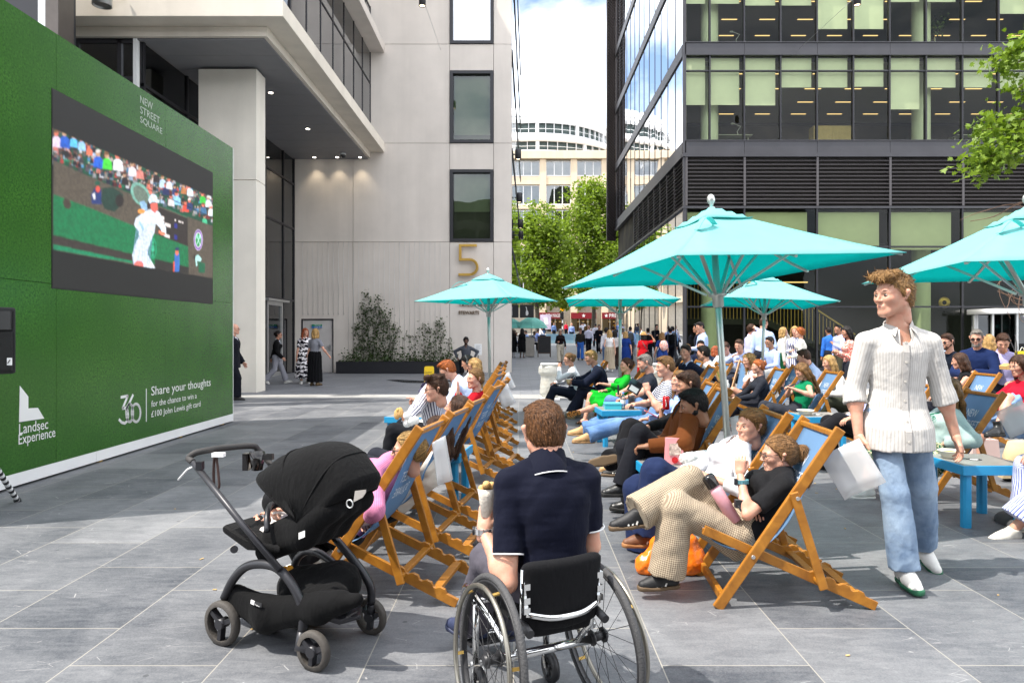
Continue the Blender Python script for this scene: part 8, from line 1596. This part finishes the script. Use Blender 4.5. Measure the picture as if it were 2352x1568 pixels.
al('blonde woman in a long royal blue dress with a cream shoulder strap', 1437, 28, 88, 1.64, 'f', WALK2, 'fair', ('bob', 'blond'), *DRESS('#16306e', .88), DKS)
rd_ = al('woman in a red dress and straw hat holding the brim', 1478, 24, 80, 1.58, 'f', pose(STAND, hr=(.08, -.30, 1.62), er=(.2, -1, -.2), hdr=(0, .8, .5), pr='hold'), 'olive', ('bob', 'dark'), *DRESS('#a60e18', .88), DKS, extra=('hat',))
bp_ = al('woman with wavy fair hair and a colourful backpack in a blue dress', 1521, 24.5, 86, 1.60, 'f', pose(WALK, hl=(.0, .30, .84)), 'fair', ('wavy', 'dblond'), *DRESS('#1b356f', .9), WHS)
sb_ = al('man in a dark suit with a black backpack near the alley glass', 1489, 33, 92, 1.78, 'm', WALK, 'tan', ('short', 'black'), dict(kind='jacket', col='#12151f', e=.018), dict(col='#12151f'), DKS)
al('woman in a black dress with long dark red hair at the grey reception stand', 1199, 38.3, 70, 1.66, 'f', pose(STAND, hr=(.24, -.12, 1.0)), 'dark', ('long', 'dark'), *DRESS('#0d0d10', .62, 'long'), ('sandal', '#1a1410', '#2a2018'))
al('bald man in a blue shirt standing behind the blue screen', 1313, 60, 90, 1.76, 'm', STAND, 'fair', ('bald', 'grey'), SHIRT('#8fa4d8'), dict(col='#20242e'), DKS)
al('woman in a grey jacket, black top and blue jeans at the terrace corner', 1247, 66, -80, 1.68, 'f', STAND, 'tan', ('long', 'black'), SHIRT('#3d4150'), dict(JEAN), DKS)
al('woman in a coral red top beyond the terrace', 1300, 76, 60, 1.72, 'f', STAND, 'fair', ('bald', 'grey'), SHIRT('#c8203a'), dict(col='#20242e'), DKS)
al('man in a white shirt crossing by the shop front', 1318, 62, 90, 1.80, 'm', WALK, 'light', ('short', 'dark'), SHIRT('#d8d8e6'), dict(col='#1b1c22'), DKS) if 0 else al('man in a white shirt on the phone crossing by the shop', 1314.5+22, 66, 90, 1.80, 'm', pose(STAND, hr=(.1, -.16, 1.55), er=(.5, -.8, -.4)), 'light', ('short', 'dark'), SHIRT('#d8d8e6'), dict(col='#1b1c22'), DKS)
al('woman in a brown jumper and olive trousers facing the shop', 1352-13, 72, 90, 1.76, 'f', STAND, 'light', ('short', 'dark'), SHIRT('#6a5444', collar=False), dict(col='#4a4436'), DKS)
al('person in a mustard yellow top beyond the terrace', 1413, 74, -90, 1.72, 'm', STAND, 'tan', ('short', 'dark'), TEE('#b07c10'), dict(col='#20242e'), DKS)
al('person dressed in black crossing the street by the tree', 1432, 72, 0, 1.74, 'm', WALK, 'light', ('short', 'black'), SHIRT('#101014'), dict(col='#101014'), DKS)
al('man in a blue shirt seated at the terrace edge', 1272, 70, -70, 1.70, 'm', STAND, 'light', ('short', 'dark'), SHIRT('#7f9cd6'), dict(col='#20242e'), DKS)
for i, (u, d, c, h, lab) in enumerate(((1222, 46, '#c9cbe6', 'brown', 'diner in a pale striped shirt beside the chalkboard'), (1213, 49, '#9fb5e0', 'dark', 'diner in blue under the green cafe parasol'), (1231, 52, '#7d93d0', 'dark', 'diner in mid blue behind the cafe parasol'), (1206, 43.5, '#8fa8dc', 'brown', 'diner in light blue closest to the concrete corner'), (1240, 64, '#dcdce4', 'dark', 'diner in white at the farthest cafe table'))): al(lab, u, d, 180 if i % 2 else 20, 1.72, 'm', pose(LEDGE, pelvis=(0, 0, .55)), 'light', ('short', h), SHIRT(c), dict(col='#20242e'), DKS)
# ------------------------------------------------------------------ things people carry
def at_hand(P_, i, off=(.07, 0, -.02)): w, B = P_; return None
def prop(name, c, label, cat, parts, rot=None):
    c = A(*c); o = empty(name, c, label, cat)
    for nm, fn, m in parts: b = MB(); fn(b); b.build(nm, m, o)
    return o
M_bread = mat('bread', (.55, .33, .12), .8, var=.3, vs=25., bump=.5, bsc=90); M_paper = mat('paper_wrap', (.62, .56, .48), .7, var=.1, bump=.6, bsc=40); M_wp = mat('white_paper', (.72, .72, .70), .7, var=.05, bump=.8, bsc=22)
M_fill = mat('filling', (.45, .28, .07), .6, var=.6, vs=40.); M_pink = mat('pink_pack', (.72, .28, .30), .4, var=.05); M_red = mat('can_red', (.50, .012, .018), .25, .3, var=0); M_phone = mat('phone', (.02, .02, .024), .2, var=0)
c = W(1118, 1148, 2.72); prop('wrapped_sandwich', c, 'half eaten flatbread wrap in paper held by the man in the wheelchair', 'sandwich', [('paper', lambda b: b.lathe([(.001, -.07), (.022, -.065), (.033, .02), (.036, .045), (.030, .045)], seg=14, ax=(A(1, 0, 0), A(0, .7, 0), A(0, 0, 1))), M_paper), ('bread', lambda b: [b.ell((x, y_, .046+.006*k), (.017, .017, .016), 9, 6) for k, (x, y_) in enumerate(((-.018, 0), (.004, .008), (.02, 0), (.0, -.014)))], M_bread), ('filling', lambda b: [b.ell((x, -.008, .057), (.008, .008, .008), 7, 5) for x in (-.012, .006, .018)], M_fill)])
def strapw(b):
    for a in np.linspace(0, 2*math.pi, 15)[:-1]: b.box(A(.034*math.cos(a), .026*math.sin(a), 0), (.012, .014, .022), (A(math.cos(a), math.sin(a), 0), A(-math.sin(a), math.cos(a), 0), A(0, 0, 1)))
prop('wristwatch', W(1111, 1218, 2.715), 'silver bracelet watch on the wrist of the man in the wheelchair', 'watch', [('bracelet', strapw, M_steel), ('case', lambda b: b.cyl((-.036, 0, 0), (-.044, 0, 0), .017, 14), M_black)])
prop('paper_napkin', W(1115, 1290, 2.66), 'white paper napkin hanging beside the man in the wheelchair', 'napkin', [('sheet', lambda b: b.prism([(-.03, 0, .04), (.03, .0, .05), (.025, 0, -.05), (-.04, 0, -.06)], (0, .004, 0)), M_wp)]) if 0 else None
def bott(b): b.lathe([(.001, -.13), (.036, -.13), (.037, .06), (.030, .09), (.001, .09)], seg=20, ax=TX)
d_ = nrm(W(1690, 1205, 3.9)-W(1622, 1095, 3.95)); y_ = nrm(np.cross(d_, A(0, 1, 0))); TX = (y_, np.cross(-d_, y_), -d_)
prop('drink_bottle', W(1660, 1150, 3.88), 'pink insulated bottle with a black lid on checked trousers', 'bottle', [('body', bott, mat('bottle_pink', (.62, .30, .34), .35, var=.03)), ('lid', lambda b: b.lathe([(.036, .092), (.038, .15), (.030, .165), (.001, .165)], seg=20, ax=TX), mat('gloss_black', (.012, .011, .011), .08, var=0))])
prop('bunch_of_keys', W(1698, 1160, 3.82), 'black camera and keys lying in the lap on checked trousers', 'keys', [('fob', lambda b: b.box((0, 0, .01), (.05, .03, .045)), M_black), ('strap', lambda b: b.tube(catmull([(-.01, -.01, 0), (.01, -.02, -.03), (.035, -.02, -.05), (.02, -.01, -.02)]), .006, 6), M_black)])
prop('smart_watch', W(1703, 1105, 3.90), 'teal banded smart watch on the wrist of the ponytailed woman', 'watch', [('band', strapw, mat('teal_band', (.10, .26, .30), .6, var=0)), ('case', lambda b: b.box((-.036, -.012, 0), (.012, .03, .036)), M_phone)])
prop('mobile_phone', W(1478, 1022, 5.52), 'black phone held low by the man in the brown blazer', 'phone', [('body', lambda b: b.box((0, 0, 0), (.14, .07, .009), (nrm(A(1, 0, -.3)), A(0, 1, 0), nrm(A(.3, 0, 1)))), M_phone)])
prop('drinks_can', W(1530, 925, 6.45), 'bright red drinks can held up beside the dark haired man', 'can', [('body', lambda b: b.lathe([(.001, -.062), (.027, -.062), (.033, -.05), (.033, .05), (.027, .062), (.001, .06)], seg=18), M_red), ('ring_pull', lambda b: b.box((0, 0, .064), (.02, .012, .003)), M_steel), ('mark', lambda b: b.tube([(-.010+.004*math.sin(4*t_), -.0335, -.035+.07*t_) for t_ in np.linspace(0, 1, 9)], .003, 5), M_white)])
prop('mobile_phone', W(1496, 950, 7.15), 'pink cased phone held by the laughing woman', 'phone', [('body', lambda b: b.box((0, 0, 0), (.15, .075, .01), (nrm(A(1, 0, -.5)), A(0, 1, 0), nrm(A(.5, 0, 1)))), mat('phone_pink', (.60, .16, .20), .4, var=0))])
ex = (nrm(A(.75, -.35, -.35)), None); e1 = nrm(A(.8, -.2, -.5)); e2 = nrm(np.cross(A(-.45, -.75, .3), e1)); e3 = np.cross(e1, e2)
prop('e_reader', W(1457, 892, 9.35), 'black e-reader in an open cover held by the grey bearded man', 'reader', [('cover', lambda b: (b.box((0, 0, 0), (.17, .13, .008), (e1, e2, e3)), b.box(e3*.03+e2*.06-e1*.02, (.17, .13, .005), (e1, nrm(e2+e3*.8), nrm(np.cross(e1, nrm(e2+e3*.8)))))), M_phone), ('screen', lambda b: b.box(e3*.005, (.12, .09, .003), (e1, e2, e3)), mat('eink', (.42, .46, .46), .4, var=0))])
prop('mobile_phone', W(1420, 895, 9.6), 'slim phone in front of the e-reader', 'phone', [('body', lambda b: b.box((0, 0, 0), (.02, .07, .14)), M_phone)])
prop('mobile_phone', W(1815, 886, 9.45), 'dark phone held by the woman in the green top', 'phone', [('body', lambda b: b.box((0, 0, 0), (.13, .07, .01), (nrm(A(1, 0, .4)), A(0, 1, 0), nrm(A(-.4, 0, 1)))), M_phone)])
prop('sandwich', W(915, 952, 6.3), 'sandwich held up by the man in the striped shirt', 'sandwich', [('bread', lambda b: [b.ell((x, 0, z), (.03, .026, .05), 10, 6) for x, z in ((-.012, 0), (.016, .02))], M_bread), ('filling', lambda b: b.ell((0, -.005, .04), (.022, .02, .026), 10, 6), M_fill)])
prop('paper_bag', W(942, 965, 6.3), 'crumpled white paper bag in front of the striped shirt', 'bag', [('paper', lambda b: [b.ell(rng.normal(size=3)*.022, (.04, .035, .04), 9, 6) for _ in range(5)], M_wp)])
prop('baguette', W(1650, 868, 11.65), 'long filled baguette held by the man in the navy jumper', 'sandwich', [('bread', lambda b: (b.tube(catmull([(-.06, 0, .14), (-.02, 0, .05), (.03, 0, -.07)]), .030, 10), b.tube(catmull([(-.02, -.02, .15), (.02, -.02, .06), (.07, -.01, -.06)]), .028, 10)), M_bread), ('filling', lambda b: b.tube(catmull([(-.03, -.02, .13), (.01, -.02, .05), (.05, -.02, -.06)]), .022, 8), mat('salad', (.25, .36, .06), .6, var=.5, vs=30.))])
def bowl(n_, c, r, label, m, fill=True): return prop(n_, c, label, 'bowl', [('shell', lambda b: b.lathe([(.001, 0), (r*.62, .0), (r, r*.62), (r*1.05, r*.62), (r*1.02, r*.66), (r*.94, r*.62), (r*.6, .01), (.001, .01)], seg=24), m)]+([('food', lambda b: b.ell((0, 0, r*.45), (r*.8, r*.8, r*.14), 14, 6), M_fill)] if fill else []))
M_pulp = mat('paper_pulp', (.70, .67, .58), .7, var=.03)
bowl('paper_bowl', W(1850, 953, 8.55), .10, 'white paper bowl with a fork on the blue table before the green top', M_pulp); bowl('paper_bowl', (3.52, 5.58, .493), .095, 'white paper bowl on the nearest blue table by the walking man', M_pulp); bowl('cardboard_bowl', W(1723, 890, 14.55), .09, 'brown cardboard bowl held by the man eating in pale blue', mat('kraft', (.50, .36, .20), .8, var=.05)); bowl('paper_bowl', W(1965, 882, 13.5), .09, 'white bowl held by the woman in the red floral blouse', M_pulp)
prop('lunch_box', W(2330, 842, 10.0), 'kraft cardboard lunch box opened on the lap of the man with a lanyard', 'box', [('box', lambda b: b.prism([(-.16, -.08, -.04), (.16, -.08, -.04), (.17, -.08, .01), (.10, -.08, .05), (-.10, -.08, .05), (-.17, -.08, .01)], (0, .16, 0)), mat('kraft', (.50, .30, .11), .8, var=.06)), ('sticker', lambda b: b.cyl((.02, -.083, .01), (.02, -.081, .01), .03, 16), M_white)])
def lany(b):
    b.tube(catmull([(-.07, -.02, .18), (-.03, -.10, .0), (.0, -.13, -.14)]), .007, 5); b.tube(catmull([(.06, -.02, .18), (.03, -.10, .0), (.0, -.13, -.14)]), .007, 5)
prop('lanyard', W(2320, 795, 10.2), 'dark lanyard with a badge round the neck of the lavender shirt', 'lanyard', [('cord', lany, M_black), ('badge', lambda b: b.box((0, -.14, -.19), (.06, .008, .09)), M_black)])
# on the tables
tb = (1.21, 5.33)
prop('snack_bag', (1.20, 5.33, .492), 'upright pink snack pouch with a clear window on the blue table', 'bag', [('pouch', lambda b: b.prism([(-.075, -.03, 0), (.075, -.03, 0), (.062, -.004, .20), (-.062, -.004, .20)], (0, .04, 0)), M_pink), ('window', lambda b: b.prism([(-.045, -.026, .07), (.05, -.026, .075), (.048, -.012, .165), (-.04, -.012, .16)], (0, -.003, 0)), mat('foil', (.55, .42, .36), .2, .6, var=.7, vs=40.)), ('label_mark', lambda b: b.lathe([(.001, 0), (.025, 0)], (0, -.034, .035), 16, (A(1, 0, 0), A(0, .15, .98), A(0, -1, 0))), M_red)])
sb = SDF(); sb.cone((1.30, 5.24, .545), (1.46, 5.32, .545), .05, .05, .03); sb.cone((1.28, 5.30, .53), (1.44, 5.38, .535), .045, .045, .03); V, Q = sb.mesh(.0085, disp=lambda P: .010*np.abs(vnoise(P, 38, 2))-.004+.004*vnoise(P, 90, 3)); o = np_mesh('paper_bag', V, Q, M_wp, None, (1.37, 5.3, .49)); o.location = (1.37, 5.3, .495); tag(o, 'crumpled white paper bag lying on the blue table behind the blouse', 'bag')
prop('water_bottle', (1.40, 9.30, .492), 'clear plastic water bottle with a blue cap on the blue table', 'bottle', [('body', lambda b: b.lathe([(.001, 0), (.033, 0), (.034, .15), (.014, .19), (.014, .205)], seg=16), glass('bottle_plastic', (.80, .88, .92), .08, 1.)), ('cap', lambda b: b.lathe([(.016, .205), (.016, .225), (.001, .225)], seg=12), mat('cap_blue', (.05, .20, .50), .5, var=0)), ('label', lambda b: b.lathe([(.0345, .07), (.0345, .12)], seg=16), M_white)])
prop('lunch_tub', (1.25, 9.25, .492), 'turquoise plastic lunch tub on the blue table', 'box', [('tub', lambda b: b.bx(-.11, .11, -.08, .08, 0, .07), mat('tub_turquoise', (.05, .42, .52), .35, var=.03)), ('lid', lambda b: b.bx(-.115, .115, -.085, .085, .07, .085), mat('tub_lid', (.10, .52, .62), .35, var=0))])
prop('tumbler', (1.50, 9.22, .492), 'ribbed dark steel tumbler beside the water bottle', 'cup', [('body', lambda b: b.lathe([(.001, 0)]+[(.036+.003*(k % 2)+.0006*k, .012*k) for k in range(15)]+[(.03, .175)], seg=16), mat('dark_steel', (.10, .09, .085), .3, .8)), ('lid', lambda b: b.lathe([(.048, .17), (.045, .19), (.001, .19)], seg=16), M_black)])
prop('juice_bottle', (3.62, 11.95, .492), 'orange labelled juice bottle on the far blue table', 'bottle', [('body', lambda b: b.lathe([(.001, 0), (.04, 0), (.04, .14), (.02, .18)], seg=14), M_white), ('label', lambda b: b.lathe([(.041, .02), (.041, .08)], seg=14), mat('label_orange', (.6, .12, .02), .5, var=0)), ('cap', lambda b: b.lathe([(.022, .18), (.022, .21), (.001, .21)], seg=12), M_white)])
prop('clear_bottle', (.97, 12.22, .70), 'small clear bottle held by the blond man in the navy blazer', 'bottle', [('body', lambda b: b.lathe([(.001, -.08), (.03, -.08), (.03, .03), (.012, .07), (.012, .09)], seg=14), glass('bottle_plastic', (.80, .88, .92), .08, 1.)), ('cap', lambda b: b.lathe([(.014, .09), (.014, .105), (.001, .105)], seg=10), M_white)])
prop('coffee_cup', (.86, 12.2, .66), 'brown paper coffee cup beside the navy blazer', 'cup', [('cup', lambda b: b.lathe([(.001, -.05), (.03, -.05), (.042, .05), (.001, .05)], seg=14), mat('kraft', (.50, .36, .20), .8, var=.05)), ('rim', lambda b: b.lathe([(.044, .045), (.044, .055), (.04, .055)], seg=14), M_white)])
prop('takeaway_tub', (*G(1312, 962)[:2], .004), 'kraft takeaway tub standing on the paving by the sandals', 'tub', [('tub', lambda b: b.lathe([(.001, 0), (.07, 0), (.085, .11)], seg=16), mat('kraft', (.50, .36, .20), .8, var=.05)), ('lid', lambda b: b.lathe([(.088, .11), (.088, .125), (.001, .125)], seg=16), M_pulp)])
sb = SDF(); c_ = W(1536, 1318, 4.3)*A(1, 1, 0)
for dx, dy, dz, q in ((-.10, -.02, .06, .07), (.0, .04, .07, .08), (.09, -.03, .07, .075), (-.03, 0, .17, .075), (.08, .0, .19, .07), (.05, .02, .26, .035), (.12, 0, .10, .06)): sb.ell(c_+A(dx*1.35, dy, dz*.95), (q*1.15, q*.85, q*1.1), k=.05)
V, Q = sb.mesh(.010, disp=lambda P: .010*np.abs(vnoise(P, 27, 4))-.005+.006*np.abs(vnoise(P*A(1, 1, .5), 60, 5)), cut=lambda P: .006-P[..., 2]); o = np_mesh('carrier_bag', V, Q, mat('orange_plastic', (.80, .17, .008), .3, var=.1, vs=9., bump=.5, bsc=30), None, (W(1560, 1318, 4.25)[0], 4.25, 0)); o.location = (W(1560, 1318, 4.25)[0], 4.25, 0); tag(o, 'orange plastic carrier bag on the ground under the checked trousers', 'bag')
prop('handbag', (W(2258, 0, 8.2)[0], 8.2, .004), 'pale pink handbag standing on the paving behind the boots', 'bag', [('body', lambda b: b.prism([(-.17, -.06, 0), (.17, -.06, 0), (.15, -.05, .24), (-.15, -.05, .24)], (0, .12, 0)), mat('bag_pink', (.55, .40, .36), .5, var=.05)), ('handle', lambda b: b.tube(catmull([(-.08, 0, .24), (-.06, 0, .36), (.06, 0, .36), (.08, 0, .24)]), .008, 6), mat('bag_pink', (.55, .40, .36), .5, var=.05))])
prop('backpack', (W(2344, 0, 7.0)[0], 7.0, .004), 'cream and black canvas backpack on the paving at the picture edge', 'bag', [('body', lambda b: b.lathe([(.001, .05), (.16, .05), (.17, .25), (.12, .40), (.001, .42)], seg=16, ax=(A(1, 0, 0), A(0, .7, 0), A(0, 0, 1))), mat('canvas_cream', (.55, .42, .24), .8, bump=.3)), ('base', lambda b: b.lathe([(.001, 0), (.165, 0), (.172, .055), (.15, .06)], seg=16, ax=(A(1, 0, 0), A(0, .7, 0), A(0, 0, 1))), M_black), ('pocket', lambda b: b.box((-.20, -.05, .13), (.08, .08, .18)), mat('canvas_cream', (.55, .42, .24), .8, bump=.3))])
prop('gift_bag', W(2348, 822, 10.1), 'yellow paper gift bag on the ledge at the picture edge', 'bag', [('bag', lambda b: b.bx(-.08, .08, -.05, .05, -.1, .1), mat('bag_yellow', (.75, .62, .02), .5, var=.05)), ('handles', lambda b: b.tube(catmull([(-.04, 0, .1), (0, 0, .16), (.04, 0, .1)]), .004, 5), M_white)])
prop('paper_carrier', (W(1968, 0, 7.7)[0], 7.7, .004), 'white and maroon paper carrier bag standing under the deckchair behind the walking man', 'bag', [('bag', lambda b: b.prism([(-.12, -.05, 0), (.12, -.05, 0), (.13, -.05, .25), (-.13, -.05, .25)], (0, .1, 0)), M_white), ('print', lambda b: b.prism([(-.10, -.054, .02), (.08, -.054, .03), (.10, -.054, .2)], (0, .003, 0)), mat('maroon', (.18, .02, .04), .6, var=0))])
# bags worn by walkers
def bagon(P_, name, label, cat, m, r, off, parts=()):
    c = P_['P']+P_['fx']*off[0]+P_['lx']*off[1]+A(0, 0, off[2]); ax = (P_['lx'], P_['fx'], A(0, 0, 1)); o = empty(name, c, label, cat); s_ = SDF(); s_.ell((0, 0, 0), r, ax=np.stack(ax)); V, Q = s_.mesh(.02, disp=lambda P: .01*vnoise(P, 25, 3)); np_mesh('bag_body', V, Q, m, o); b = MB()
    if name == 'backpack':
        for s2 in (-1, 1): b.tube(catmull([P_['sh'][0 if s2 > 0 else 1]*.75+P_['N']*.25+A(0, 0, .05)-c, P_['lx']*.10*s2+P_['fx']*.05+A(0, 0, r[2]*.8), P_['lx']*.12*s2-A(0, 0, r[2]*.7)]), .018, 6)
    else: b.tube(catmull([P_['N']+P_['lx']*.08-P_['fx']*.02-c, (P_['N']-c)*.5-P_['fx']*.14, A(0, 0, r[2])]), .012, 6)
    b.build('strap', M_black if name != 'tote_bag' else m, o)
M_multi = cloth('#d8d4cc', 'print', '#c2452c', rough=.7)
bagon(bp_, 'backpack', 'small multicoloured backpack worn over the blue dress', 'bag', M_multi, (.15, .10, .19), (-.17, -.03, .27)); bagon(mb_, 'backpack', 'grey backpack on the man in the light blue shirt', 'bag', cloth('#55585a'), (.16, .12, .25), (-.20, 0, .30)); bagon(sb_, 'backpack', 'black backpack on the man in the dark suit', 'bag', cloth('#0e0f12'), (.16, .10, .24), (-.19, 0, .30)); bagon(rd_, 'shoulder_bag', 'small black shoulder bag hanging against the red dress', 'bag', cloth('#101012'), (.11, .05, .09), (-.16, -.14, -.02))
